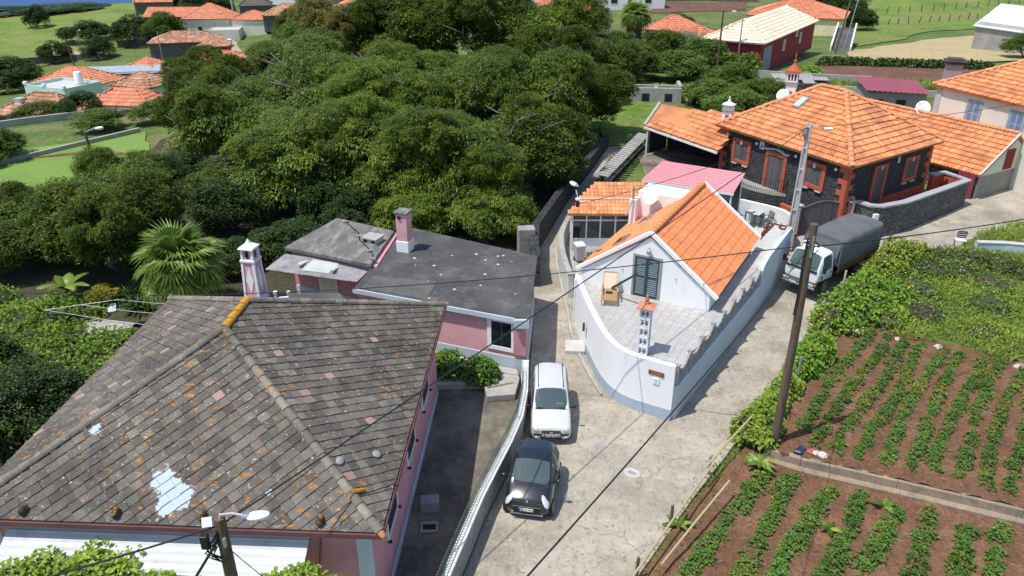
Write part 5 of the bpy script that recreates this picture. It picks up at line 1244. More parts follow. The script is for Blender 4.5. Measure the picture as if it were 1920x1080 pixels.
chc = thing('square_chimney', 'square weathered pinkish chimney with a dark stepped cap left of the cream house', 'chimney', (32.8,58.4,2.4), R(-20))
mw_ = mat('weathered_pink_render', (.40,.33,.32), .95, .2, 1.5, col2=(.22,.18,.18), c2s=1.5, c2=(.45,.7), fine=12, fvar=.2)
taper(0,4.6,.62,.52).build('shaft', mw_, chc); 
MB().box(-.62,.62,-.62,.62,4.6,4.72).build('cap_lower', M['feltroof'], chc); MB().box(-.72,.72,-.72,.72,4.78,4.88).build('cap_middle', M['feltroof'], chc); MB().box(-.5,.5,-.5,.5,4.88,5.0).build('cap_top', M['feltroof'], chc); MB().box(-.45,.45,-.45,.45,4.72,4.78).build('cap_neck', M['feltroof'], chc)
sdx = thing('satellite_dish', 'large white satellite dish at the left corner of the cream house', 'dish', (28.9,54.2,4.3), R(-15)); dish(sdx, .5, M['whitepaint'])
# shed with dark red roof behind the stone house
s2 = thing('block_shed', 'grey block shed with a dark red ribbed roof between stone and cream houses', 'shed', (33.6,69.2,0), R(-8))
MB().box(-2.2,2.6,-1.8,2.2,.4,3.0).build('wall', M['greyplaster'], s2)
o = ribbed('roof', Vector((-2.5,2.4,3.55)),Vector((2.9,2.4,3.3)),Vector((2.9,-2.1,2.95)),Vector((-2.5,-2.1,3.15)), M['redmetal_dark'], s2, 12, .05)
for x in (-1.3,.6): MB().box(x-.4,x+.4,-1.83,-1.79,1.7,2.4).build('window', M['black'], s2)
# ------------------------------------------------------------------ vehicles
def loft(stations, K=8):
    """stations: list of (s, [K half-profile points (x,z) from sill to roof centre]) -> verts & index grid"""
    V = []; G = []
    for s, pr in stations:
        row = []
        for (x, z) in pr: row.append(len(V)); V.append((x, s, z))
        for (x, z) in pr[-2::-1]: row.append(len(V)); V.append((-x, s, z))
        G.append(row)
    return V, G
def car_shell(parent, stations, glass, paint, glassm, sub=2, capfront=True):
    """glass: dict station-interval -> set of profile intervals that are glass, with part name"""
    V, G = loft(stations); K = len(stations[0][1]); n = 2*K-1
    body = []; panes = {}
    for i in range(len(G)-1):
        for j in range(n-1):
            jj = j if j < K-1 else n-2-j
            f = (G[i][j], G[i+1][j], G[i+1][j+1], G[i][j+1])
            key = glass.get((i, jj))
            if key:
                nm = key if key in ('windscreen','rear_window') else key
                side = '' if key in ('windscreen','rear_window') else ('R' if j < K-1 else 'L')
                panes.setdefault((nm, side), []).append(f)
            else: body.append(f)
    body.append(tuple(G[0])); body.append(tuple(G[-1][::-1]))
    body += [(G[i+1][0], G[i][0], G[i][n-1], G[i+1][n-1]) for i in range(len(G)-1)]
    def mk(name, faces, m):
        used = sorted({k for f in faces for k in f}); mp = {k: q for q, k in enumerate(used)}
        b = MB(); b.add([V[k] for k in used], [tuple(mp[k] for k in f) for f in faces]); o = b.build(name, m, parent, smooth=True, sub=sub, sharp=180); me = o.data; cnt = {}
        for p in me.polygons:
            for k in p.edge_keys: cnt[k] = cnt.get(k, 0)+1
        at = me.attributes.new('crease_edge', 'FLOAT', 'EDGE')
        for e in me.edges: at.data[e.index].value = .8 if cnt.get(e.key, 0) == 1 else 0.
        return o
    bo = mk('body', body, paint)
    for (nm, side), fs in panes.items(): mk(nm, fs, glassm)
    return bo
def wheel(parent, x, y, r, wd, rimm, side):
    t = MB().lathe([(r*.70,-wd/2),(r*.93,-wd/2),(r,-wd*.32),(r,wd*.32),(r*.93,wd/2),(r*.70,wd/2)],n=22).build('wheel', M['rubber'], parent, smooth=True)
    t.rotation_euler = (0, R(90), 0); t.location = (x, y, r)
    q = MB().lathe([(r*.70,-.02),(r*.70,.03),(r*.62,.035),(r*.55,.0),(r*.18,.02),(r*.12,.045),(.005,.05)],n=20)
    for k in range(6):
        a = math.pi*2*k/6; q.bar((math.cos(a)*r*.15,math.sin(a)*r*.15,.035),(math.cos(a)*r*.63,math.sin(a)*r*.63,.03),.05,.02)
    o = q.build('rim', rimm, t, smooth=True); o.location = (0,0,(wd/2-.03)*side); 
    if side < 0: o.rotation_euler = (R(180),0,0)
    return t
def plate(parent, txt, loc, rx, wd=.46, ht=.105, blue=True):
    p = MB().box(-wd/2,wd/2,-.008,.004,-ht/2,ht/2).build('number_plate', M['whitepaint'], parent); p.location = loc; p.rotation_euler = (rx,0,0)
    if blue: MB().box(-wd/2,-wd/2+.045,-.011,-.008,-ht/2,ht/2).build('plate_band', plain('plate_blue', (.01,.05,.35), .4), p)
    l = link('lettering', text_mesh(txt, .10, M['black'], .002), p); l.rotation_euler = (R(90),0,0); l.location = (.02,-.011,0)
def seats(parent, ys, xs, z, m):
    for y in ys:
        for x in xs:
            s = MB().obox((x,y,z),.46,.46,.14).build('seat', m, parent, bevel=.04); MB().obox((x,y+.26,z+.33),.44,.14,.60,rx=R(-14)).build('backrest', m, s, bevel=.04); MB().obox((x,y+.36,z+.72),.24,.09,.17,rx=R(-10)).build('headrest', m, s, bevel=.03)
def steering(parent, x, y, z):
    n = 20; pts = [(.18*math.cos(2*math.pi*k/n), .18*math.sin(2*math.pi*k/n), 0) for k in range(n+1)]
    q = MB().tube(pts,.018,6); q.bar((-.17,0,0),(.17,0,0),.03,.015).bar((0,-.17,0),(0,0,0),.03,.015).lathe([(.06,-.02),(.06,.02)],n=10)
    o = q.build('steering_wheel', M['black'], parent, smooth=True); o.location = (x,y,z); o.rotation_euler = (R(62),0,0)
lamp_glass = plain('lamp_lens', (.72,.75,.78), .08, .35, .9); chrome = plain('chrome', (.75,.76,.78), .15, 1.)
inter = mat('grey_interior', (.16,.17,.18), .85, .2, 6., co='obj'); dashm = plain('dashboard', (.05,.055,.06), .7)
autoglass = glassmat('car_glass', (.50,.62,.64), .55)
# --- black two-seater
sm = thing('small_black_car', 'tiny black two-seat car parked against the yard wall in front of the silver car', 'car', (.45,18.30,.03), R(-10.5)); sm.scale = (.97,.97,.97)
blackp = plain('black_car_paint', (.012,.014,.018), .22, .0, .5, 1.)
st = [(0.00,[(.50,.24),(.58,.34),(.61,.46),(.58,.58),(.52,.63),(.46,.655),(.24,.69),(0,.70)]),
      (.10,[(.64,.18),(.70,.32),(.73,.50),(.70,.66),(.62,.73),(.54,.755),(.28,.79),(0,.80)]),
      (.42,[(.74,.17),(.79,.32),(.79,.56),(.75,.80),(.67,.89),(.58,.925),(.32,.965),(0,.975)]),
      (.62,[(.75,.17),(.79,.32),(.79,.58),(.755,.88),(.69,.965),(.64,.985),(.34,1.035),(0,1.05)]),
      (1.22,[(.75,.17),(.78,.32),(.785,.60),(.755,.96),(.61,1.40),(.56,1.445),(.33,1.505),(0,1.525)]),
      (1.68,[(.75,.17),(.78,.32),(.785,.60),(.755,.98),(.61,1.43),(.56,1.475),(.33,1.53),(0,1.55)]),
      (1.80,[(.76,.17),(.79,.32),(.795,.60),(.755,.98),(.61,1.43),(.56,1.475),(.33,1.53),(0,1.55)]),
      (2.34,[(.77,.18),(.80,.34),(.80,.62),(.75,.98),(.60,1.36),(.55,1.42),(.32,1.47),(0,1.49)]),
      (2.60,[(.70,.22),(.74,.36),(.75,.62),(.70,.92),(.58,1.06),(.52,1.09),(.30,1.12),(0,1.13)]),
      (2.69,[(.58,.28),(.64,.38),(.66,.60),(.62,.84),(.52,.94),(.46,.96),(.26,.98),(0,.99)])]
gl = {(3,5):'windscreen',(3,6):'windscreen',(3,3):'side_window',(4,3):'side_window',(6,3):'quarter_window',(7,5):'rear_window',(7,6):'rear_window'}
car_shell(sm, st, gl, blackp, autoglass)
for sx in (-1,1):
    wheel(sm, sx*.72, .44, .29, .17, chrome, sx); wheel(sm, sx*.71, 2.27, .30, .19, chrome, sx)
    hl = MB().ell((0,0,0),.14,.30,.07,12,8).build('headlight', lamp_glass, sm, smooth=True); hl.location = (sx*.56,.22,.735); hl.rotation_euler = (R(28),R(sx*26),R(sx*34))
    MB().ell((0,-.06,.02),.045,.06,.045,9,6).build('lamp_bowl', chrome, hl, smooth=True); MB().ell((0,.08,.02),.04,.05,.04,9,6).build('lamp_bowl', chrome, hl, smooth=True)
    mr = MB().ell((0,0,0),.10,.07,.075,10,7).build('mirror', blackp, sm, smooth=True); mr.location = (sx*.90,.86,1.02); MB().bar((-sx*.16,.02,-.06),(0,0,0),.05,.04).build('mirror_arm', M['black'], mr)
    MB().bar((sx*.775,.76,.97),(sx*.775,1.70,.985),.02,.03).build('window_strip', M['black'], sm); MB().bar((sx*.795,1.45,.82),(sx*.795,1.62,.82),.03,.03).build('door_handle', blackp, sm)
MB().bar((-.45,-.008,.565),(.45,-.008,.565),.02,.02).build('grille_trim', chrome, sm); MB().bar((-.44,.012,.40),(.44,.012,.40),.03,.20).build('grille', M['black'], sm); MB().bar((-.52,.01,.255),(.52,.01,.255),.04,.03).build('bumper_trim', M['greymetal'], sm)
o = MB().lathe([(.036,0),(.036,.012),(.02,.018)],n=14).build('badge', chrome, sm, smooth=True); o.location = (0,.035,.745); o.rotation_euler = (R(55),0,0)
plate(sm, 'AJ 32 MN', (-.02,-.028,.46), R(-6))
for x0, y0, x1, y1 in ((-.52,.66,.10,.70),(.05,.64,.62,.74)): MB().bar((x0,y0-.02,1.035),(x1,y1-.04,1.05),.02,.015).build('wiper', M['black'], sm)
seats(sm, (1.35,), (-.34,.34), .52, inter); steering(sm, .34, 1.02, .98); MB().box(-.66,.66,.72,1.0,.62,.93).build('dashboard', dashm, sm, bevel=.04)
MB().obox((0,1.14,1.36),.16,.03,.06).build('rear_view_mirror', M['black'], sm)
# --- silver hatchback
at_ = thing('silver_hatchback', 'small silver hatchback parked nose-out at the mouth of the lane', 'car', (1.38,22.05,.03), R(-1.5)); at_.scale = (.97,.97,.97)
silver = plain('silver_car_paint', (.70,.70,.69), .3, .25, .5, .6)
st = [(0.00,[(.54,.24),(.62,.34),(.65,.46),(.63,.57),(.57,.615),(.48,.63),(.25,.65),(0,.655)]),
      (.09,[(.66,.20),(.71,.34),(.73,.50),(.71,.66),(.65,.73),(.55,.75),(.30,.775),(0,.785)]),
      (.40,[(.70,.19),(.735,.34),(.745,.54),(.725,.75),(.67,.83),(.57,.86),(.31,.885),(0,.895)]),
      (.86,[(.70,.19),(.735,.34),(.745,.58),(.725,.87),(.685,.955),(.635,.975),(.34,1.01),(0,1.02)]),
      (1.46,[(.70,.19),(.735,.34),(.745,.60),(.725,.95),(.61,1.43),(.56,1.48),(.33,1.535),(0,1.55)]),
      (1.98,[(.70,.19),(.735,.34),(.745,.60),(.725,.96),(.61,1.47),(.56,1.52),(.33,1.57),(0,1.585)]),
      (2.07,[(.70,.19),(.735,.34),(.745,.60),(.725,.96),(.61,1.47),(.56,1.52),(.33,1.57),(0,1.585)]),
      (2.72,[(.70,.19),(.735,.34),(.745,.60),(.72,.97),(.61,1.46),(.56,1.51),(.33,1.565),(0,1.58)]),
      (2.82,[(.70,.19),(.735,.34),(.745,.60),(.72,.97),(.61,1.46),(.56,1.51),(.33,1.565),(0,1.58)]),
      (3.26,[(.70,.20),(.735,.36),(.74,.60),(.71,.98),(.60,1.42),(.55,1.47),(.32,1.53),(0,1.545)]),
      (3.44,[(.66,.24),(.71,.38),(.72,.60),(.68,.92),(.60,1.08),(.54,1.10),(.31,1.13),(0,1.14)]),
      (3.50,[(.60,.28),(.66,.40),(.67,.58),(.63,.84),(.55,.94),(.49,.96),(.28,.98),(0,.99)])]
gl = {(3,5):'windscreen',(3,6):'windscreen',(3,3):'front_side_window',(4,3):'front_side_window',(6,3):'rear_side_window',(8,3):'quarter_window',(9,5):'rear_window',(9,6):'rear_window'}
car_shell(at_, st, gl, silver, autoglass)
for sx in (-1,1):
    wheel(at_, sx*.67, .60, .275, .16, chrome, sx); wheel(at_, sx*.67, 2.95, .275, .16, chrome, sx)
    hl = MB().ell((0,0,0),.15,.10,.11,12,8).build('headlight', lamp_glass, at_, smooth=True); hl.location = (sx*.55,.10,.645); hl.rotation_euler = (R(-12),0,R(sx*20))
    mr = MB().ell((0,0,0),.10,.06,.07,10,7).build('mirror', M['black'], at_, smooth=True); mr.location = (sx*.86,1.05,1.0); MB().bar((-sx*.14,.04,-.05),(0,0,0),.04,.04).build('mirror_arm', M['black'], mr)
    MB().bar((sx*.47,1.56,1.535),(sx*.47,3.2,1.53),.025,.03).build('roof_rail', M['black'], at_)
    MB().bar((sx*.34,-.022,.47),(sx*.64,.04,.47),.03,.07).build('bumper_strip', M['black'], at_)
    fl_o = MB().ell((0,0,0),.06,.03,.045,9,6).build('fog_light', lamp_glass, at_, smooth=True); fl_o.location = (sx*.53,.01,.36)
    MB().bar((sx*.75,2.15,.78),(sx*.75,2.32,.78),.02,.03).build('door_handle', M['black'], at_)
MB().bar((-.34,-.012,.60),(.34,-.012,.60),.04,.10).build('grille', M['black'], at_)
for x in np.linspace(-.27,.27,6): MB().box(x-.012,x+.012,-.038,-.028,.555,.645).build('grille_bar', M['greymetal'], at_)
o = MB().lathe([(.05,0),(.05,.012)],n=14).build('badge', chrome, at_); o.location = (0,-.04,.60); o.rotation_euler = (R(90),0,0); o.scale = (1,.7,1)
MB().bar((-.4,-.002,.33),(.4,-.002,.33),.03,.07).build('air_intake', M['black'], at_)
plate(at_, '47-32-OE', (-.02,-.035,.455), 0)
for x0, x1 in ((-.60,-.02),(-.05,.52)): MB().bar((x0,.89,1.03),(x1,.92,1.045),.02,.015).build('wiper', M['black'], at_)
MB().bar((-.62,.875,1.01),(.62,.875,1.01),.07,.02).build('cowl', M['black'], at_)
seats(at_, (1.62,2.6), (-.33,.33), .55, inter); steering(at_, .33, 1.28, .98); MB().box(-.62,.62,.98,1.25,.62,.95).build('dashboard', dashm, at_, bevel=.04)
tag(MB().obox((1.72,23.23,1.0),.22,.10,.02,0.1).build('papers', M['whitepaint']), 'white papers lying on the dashboard of the silver hatchback', 'papers')
# --- canvas-covered truck
tr = thing('canvas_truck', 'white cab-over truck with a charcoal canvas cover and red-brown sideboards', 'truck', (13.95,33.70,.40), R(-50.4))
cabw = plain('white_cab_paint', (.78,.79,.80), .3, 0., .5, .6)
st = [(.00,[(.74,.62),(.82,.68),(.86,.86),(.85,1.02),(.80,1.10),(.74,1.13),(.40,1.16),(0,1.165)]),
      (.06,[(.78,.58),(.87,.66),(.90,.88),(.88,1.08),(.83,1.18),(.78,1.21),(.42,1.25),(0,1.255)]),
      (.48,[(.80,.55),(.89,.64),(.91,.90),(.89,1.16),(.77,1.86),(.70,1.93),(.40,1.99),(0,2.0)]),
      (.62,[(.80,.55),(.89,.64),(.91,.90),(.89,1.18),(.77,1.92),(.70,1.99),(.40,2.05),(0,2.06)]),
      (1.22,[(.80,.55),(.89,.64),(.91,.90),(.89,1.20),(.77,1.93),(.70,2.0),(.40,2.05),(0,2.06)]),
      (1.34,[(.80,.55),(.89,.64),(.91,.90),(.89,1.20),(.77,1.92),(.70,1.99),(.40,2.04),(0,2.05)]),
      (1.50,[(.76,.58),(.85,.66),(.87,.90),(.85,1.20),(.74,1.84),(.67,1.90),(.38,1.95),(0,1.96)])]
gl = {(1,5):'windscreen',(1,6):'windscreen',(2,3):'side_window',(3,3):'side_window'}
car_shell(tr, st, gl, cabw, autoglass)
MB().box(-.92,.92,-.12,.25,.36,.66).build('bumper', M['black'], tr, bevel=.05); MB().box(-.90,.90,-.16,-.12,.40,.50).build('bumper_lip', plain('grey_bumper', (.30,.31,.33), .5), tr, bevel=.02)
MB().bar((-.45,-.135,.60),(.45,-.135,.60),.05,.12).build('grille', plain('grille_grey', (.08,.08,.085), .5), tr)
for z in (.57,.61,.65): MB().box(-.44,.44,-.17,-.16,z-.008,z+.008).build('grille_bar', M['greymetal'], tr)
for sx in (-1,1):
    hl = MB().box(-.15,.15,-.03,.03,-.06,.06).build('headlight', lamp_glass, tr, bevel=.02); hl.location = (sx*.66,-.13,.60)
    MB().obox((sx*.86,-.06,.60),.10,.12,.11).build('indicator', plain('amber', (.55,.16,.02), .3), tr, bevel=.02)
    mr = MB().box(-.09,.09,-.04,.04,-.18,.18).build('mirror', M['black'], tr, bevel=.03); mr.location = (sx*1.06,.20,1.42); MB().bar((-sx*.20,.12,.1),(0,0,.1),.025,.025).build('mirror_arm', M['black'], mr); MB().bar((-sx*.20,.12,-.25),(0,0,-.1),.025,.025).build('mirror_arm', M['black'], mr)
    wheel(tr, sx*.80, .80, .36, .22, M['greymetal'], sx); wheel(tr, sx*.78, 3.75, .36, .30, M['greymetal'], sx)
    MB().bar((sx*.915,1.12,1.02),(sx*.915,1.24,1.02),.02,.05).build('door_handle', M['black'], tr); MB().bar((sx*.90,.35,.85),(sx*.90,.46,.95),.02,.12).build('side_lamp', M['black'], tr)
    MB().bar((sx*.86,.12,.70),(sx*.90,1.42,.62),.05,.10).build('sill', M['black'], tr)
MB().bar((-.80,.035,1.22),(.80,.035,1.22),.12,.06).build('cowl', M['black'], tr)
for x0, x1 in ((-.55,.05),(.05,.62)): MB().bar((x0,.08,1.31),(x1,.15,1.40),.02,.02).build('wiper', M['black'], tr)
lt_ = link('lettering', text_mesh('CANTER', .085, M['black']), tr); lt_.rotation_euler = (R(72),0,0); lt_.location = (-.50,.005,1.06)
for a in (90,210,330):
    d1 = (math.cos(R(a))*.035, math.sin(R(a))*.035)
    q = MB(); ux, uy = math.cos(R(a)), math.sin(R(a)); px, py = -uy, ux
    q.add([(0,0,0),(ux*.032+px*.020,uy*.032+py*.020,0),(ux*.064,uy*.064,0),(ux*.032-px*.020,uy*.032-py*.020,0)],[(0,1,2,3)]); o = q.build('badge', M['greymetal'], tr); o.rotation_euler = (R(76),0,0); o.location = (0,-.012,1.02)
plate(tr, '24-61-TS', (-.28,-.175,.50), 0, .44, .1)
seats(tr, (.95,), (-.45,0.,.45), .92, inter); steering(tr, .45, .62, 1.32); MB().box(-.78,.78,.14,.46,.85,1.16).build('dashboard', dashm, tr, bevel=.03)
MB().obox((-.35,.28,1.17),.30,.16,.02,.2).build('papers', M['whitepaint'], tr); MB().obox((-.55,.30,1.18),.16,.14,.03,.4).build('yellow_cloth', plain('yellow_cloth', (.5,.55,.05), .8), tr)
tarp = mat('charcoal_canvas', (.115,.122,.13), .75, .15, 1.2, col2=(.075,.08,.085), c2s=.9, c2=(.55,.75), fine=8, fvar=.1, bs=.5, bd=.03, co='obj')
nx_, ny_ = 9, 22; vs = []; 
ring = [(-.99,1.12),(-.995,1.45),(-1.0,1.8),(-.99,2.15),(-.97,2.38),(-.90,2.46),(-.5,2.53),(0,2.56),(.5,2.53),(.90,2.46),(.97,2.38),(.99,2.15),(1.0,1.8),(.995,1.45),(.99,1.12)]
kk = len(ring); 
for i in range(ny_+1):
    y = 1.66+3.98*i/ny_; sag = .03*math.sin(i/ny_*math.pi*4)**2
    for j, (x, z) in enumerate(ring): vs.append((x+random.uniform(-.012,.012)-(.02 if 0<j<4 else -.02 if 10<j<14 else 0)*math.sin(i/ny_*math.pi*4)**2, y, z-sag*(1 if 4<j<10 else 0)+random.uniform(-.01,.01)))
fs = [(i*kk+j, (i+1)*kk+j, (i+1)*kk+j+1, i*kk+j+1) for i in range(ny_) for j in range(kk-1)]+[tuple(range(kk)), tuple(ny_*kk+j for j in range(kk))[::-1]]
mb = MB(); mb.add(vs, fs); mb.build('canvas_cover', tarp, tr, smooth=True, sharp=50)
mb = MB().add([(-.9,1.52,1.6),(.9,1.52,1.6),(.94,1.68,2.42),(-.94,1.68,2.42),(-.92,1.60,1.2),(.92,1.60,1.2)],[(0,1,2,3),(4,5,1,0)]); mb.build('canvas_front_flap', tarp, tr)
for sx in (-1,1):
    for k in range(3): MB().box(min(sx*1.0,sx*.96),max(sx*1.0,sx*.96),1.68+k*1.32,1.68+k*1.32+1.28,.86,1.16).build('sideboard', mat('red_brown_sideboard', (.17,.06,.035), .7, .2, 2., co='obj') if k == 0 and sx == -1 else bpy.data.materials['red_brown_sideboard'], tr)
MB().box(-.98,.98,1.64,5.62,.76,.858).build('load_bed', M['black'], tr); MB().box(-.40,.40,.6,5.5,.50,.74).build('chassis', M['black'], tr); MB().obox((.70,2.4,.58),.3,.7,.3).build('fuel_tank', M['black'], tr, bevel=.04)
# ------------------------------------------------------------------ foliage
def norm(a): return a/np.maximum(1e-6, np.linalg.norm(a, axis=-1, keepdims=True))
def leaves(C, D, L, W, droop=.25, tint=None, rng=RNG):
    """one folded leaf (4 verts, 2 tris as a quad) per row: C base, D direction"""
    n = len(C); D = norm(D); up = np.tile([0,0,1.], (n,1))+rng.normal(0,.32,(n,3))
    S = norm(np.cross(D, up)); L = np.broadcast_to(L, (n,))[:,None]; W = np.broadcast_to(W, (n,))[:,None]
    N = np.cross(S, D)
    mid = C+D*L*.45+N*W*.18; tip = C+D*L-np.array([0,0,1.])*L*droop
    V = np.stack([C, mid+S*W*.5, tip, mid-S*W*.5], 1).reshape(-1,3)
    F = np.arange(n*4).reshape(-1,4)
    return V, F
def sphere_pts(n, rng): return norm(rng.normal(0,1,(n,3)))
def crown(name, m, rx, rz, nblob, rb, ncl, nleaf, L, W, seed, droop=.35, bottom=-.45, flat=1., core=.55):
    rng = np.random.default_rng(seed); Cs = []; Ds = []; Ts = []
    B = sphere_pts(nblob*4, rng); B = B[B[:,2] > bottom][:nblob]
    rad = core+(1-core)*rng.random(len(B))**.5
    ctr = B*rad[:,None]*np.array([rx,rx,rz])*(1-.5*rb/rx)
    for k, c in enumerate(ctr):
        r = rb*rng.uniform(.7,1.25); p = sphere_pts(ncl, rng); p[:,2] = np.abs(p[:,2])*np.where(rng.random(ncl) < .78, 1, -1)
        base = c+p*r*np.array([1,1,.75])*rng.uniform(.75,1.08,(ncl,1))
        bt = rng.uniform(.0,.62)**1.2
        d = p[:,None,:]*.6+norm(rng.normal(0,1,(ncl,nleaf,3)))*np.array([1,1,.55]); 
        Cs.append(np.repeat(base, nleaf, 0)+rng.normal(0,.03,(ncl*nleaf,3))); Ds.append(d.reshape(-1,3))
        Ts.append(np.clip(bt+np.repeat(rng.uniform(0,.45,ncl), nleaf)+rng.uniform(-.08,.08,ncl*nleaf)+.0,0,1))
    C = np.concatenate(Cs); D = np.concatenate(Ds); T = np.concatenate(Ts)
    V, F = leaves(C, D, L*rng.uniform(.7,1.25,len(C)), W*rng.uniform(.8,1.2,len(C)), droop, rng=rng)
    return mesh_np(name, V, F, m, False, T)
def trunk_mesh(name, h, r, limbs, spread, seed, m):
    rng = random.Random(seed); mb = MB(); x = y = 0; pts = []
    for k in range(5):
        pts.append((x, y, h*.5*k/4)); x += rng.uniform(-.12,.12); y += rng.uniform(-.12,.12)
    mb.tube(pts, [r*(1.25-.12*k) for k in range(5)], 8)
    for k in range(limbs):
        a = 2*math.pi*k/limbs+rng.uniform(-.4,.4); b = pts[2+k % 3]; q = [b]; px, py, pz_ = b
        for s in range(4):
            px += math.cos(a)*spread/4+rng.uniform(-.15,.15); py += math.sin(a)*spread/4+rng.uniform(-.15,.15); pz_ += h*.11*(1.2-.15*s); q.append((px,py,pz_))
        mb.tube(q, [r*.55,r*.42,r*.30,r*.2,r*.08], 6)
        for s in range(2):
            e = q[2+s]; a2 = a+rng.choice((-1,1))*rng.uniform(.5,1.); mb.tube([e,(e[0]+math.cos(a2)*spread*.35,e[1]+math.sin(a2)*spread*.35,e[2]+h*.10)],[r*.2,r*.06],5)
    me = bpy.data.meshes.new(name); me.from_pydata(mb.v, [], mb.f); me.materials.append(m); me.shade_smooth(); return me
LM = {}
LM['mango'] = leafmat('mango_leaf', (.034,.085,.011), (.235,.31,.034), .42, .26)
LM['broad'] = leafmat('broad_leaf', (.030,.072,.012), (.19,.25,.030), .45, .26)
LM['olive'] = leafmat('olive_green_leaf', (.11,.12,.025), (.33,.30,.085), .5, .28)
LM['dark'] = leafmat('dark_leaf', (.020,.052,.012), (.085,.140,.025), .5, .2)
LM['shrub'] = leafmat('shrub_leaf', (.060,.125,.020), (.20,.29,.05), .5, .28)
LM['yellow'] = leafmat('yellow_leaf', (.20,.20,.02), (.42,.40,.05), .5, .3)
LM['vine'] = leafmat('vine_leaf', (.105,.225,.022), (.31,.46,.06), .45, .3)
LM['grape'] = leafmat('grape_leaf', (.15,.26,.025), (.40,.52,.08), .45, .35)
LM['crop'] = leafmat('crop_leaf', (.045,.12,.020), (.15,.27,.045), .45, .25, yellow=(.27,.30,.045))
LM['cropy'] = leafmat('yellowing_crop_leaf', (.08,.16,.02), (.34,.37,.05), .45, .25)
LM['grassblade'] = leafmat('grass_blade', (.13,.215,.028), (.36,.44,.08), .6, .35, yellow=(.24,.22,.07))
LM['reed'] = leafmat('reed_leaf', (.09,.15,.06), (.23,.30,.15), .5, .3)
LM['palm'] = leafmat('palm_leaf', (.08,.15,.02), (.28,.38,.075), .38, .28)
LM['deadpalm'] = leafmat('dry_palm_leaf', (.10,.075,.05), (.22,.17,.11), .8, .15)
CRN = {'mangoA': crown('crown', LM['mango'], 1., .8, 44, .27, 88, 7, .074, .023, 1, .45, core=.72),
       'mangoB': crown('crown', LM['mango'], 1., .85, 40, .29, 92, 7, .074, .023, 2, .45, core=.70),
       'mangoC': crown('crown', LM['mango'], 1., .75, 48, .25, 84, 7, .072, .022, 3, .45, core=.72),
       'broadA': crown('crown', LM['broad'], 1., .9, 44, .26, 92, 6, .064, .032, 4, .2, core=.70),
       'broadB': crown('crown', LM['broad'], 1., .8, 40, .28, 98, 6, .062, .032, 5, .2, core=.72),
       'olive': crown('crown', LM['olive'], 1., .95, 46, .22, 80, 6, .062, .028, 6, .2, core=.72),
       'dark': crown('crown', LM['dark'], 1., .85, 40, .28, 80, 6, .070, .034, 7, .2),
       'shrub': crown('crown', LM['shrub'], 1., .75, 36, .30, 66, 6, .085, .042, 8, .2, -.1),
       'yellow': crown('crown', LM['yellow'], 1., .7, 22, .36, 40, 6, .11, .07, 9, .1, -.1)}
TRK = [trunk_mesh('trunk', 1., .045, 6, .75, s, M['bark']) for s in (1,2,3)]
_tn = [0]
def tree(x, y, r, h, kind, label, group='orchard trees', name='leafy_tree', rzs=None, cat='tree', base=None, low=.0):
    z = gh(x, y) if base is None else base
    _tn[0] += 1; a = _tn[0]*2.4
    t = thing(name, label, cat, (x,y,z), a, group)
    tk = link('trunk', TRK[_tn[0] % 3], t); tk.scale = (r*.85, r*.85, h)
    tk.scale = (h*.8, h*.8, h*.92)
    rz_ = h/1.85; rq = random.Random(_tn[0]*7)
    c = link('crown', CRN[kind], t); c.location = (0,0,h-rz_*1.02-.25); c.scale = (r*.86, r*.86*rq.uniform(.9,1.1), rz_)
    for k in range(4):                                     # main limbs carry their own lobes, so the outline breaks up
        al = k*1.57+rq.uniform(-.5,.5); q = rq.uniform(.42,.62); lr = r*rq.uniform(.40,.58); top = h*rq.uniform(.72,1.10)
        o = link('crown_lobe', CRN[kind], t); o.scale = (lr, lr*rq.uniform(.85,1.15), lr*rq.uniform(.8,1.05)); o.rotation_euler = (rq.uniform(-.25,.25), rq.uniform(-.25,.25), al*2)
        o.location = (math.cos(al)*r*q, math.sin(al)*r*q, top-o.scale[2]*.95)
    return t
KT = ['mangoA','mangoB','mangoC','broadA','broadB']
def bush(x, y, r, h, kind, label, group='bushes', name='bush', base=None):
    z = gh(x, y) if base is None else base; _tn[0] += 1
    t = thing(name, label, 'bush', (x,y,z), _tn[0]*1.7, group)
    st_ = MB()
    for k in range(5): st_.tube([(0,0,0),(math.cos(k*1.3)*.25*r,math.sin(k*1.3)*.25*r,h*.3),(math.cos(k*1.3)*.6*r,math.sin(k*1.3)*.6*r,h*.62)],[.05*r**.5,.035*r**.5,.01],5)
    st_.build('stems', M['bark'], t)
    c = link('crown', CRN[kind], t); c.location = (0,0,h*.42); c.scale = (r, r, h*.62)
    return t
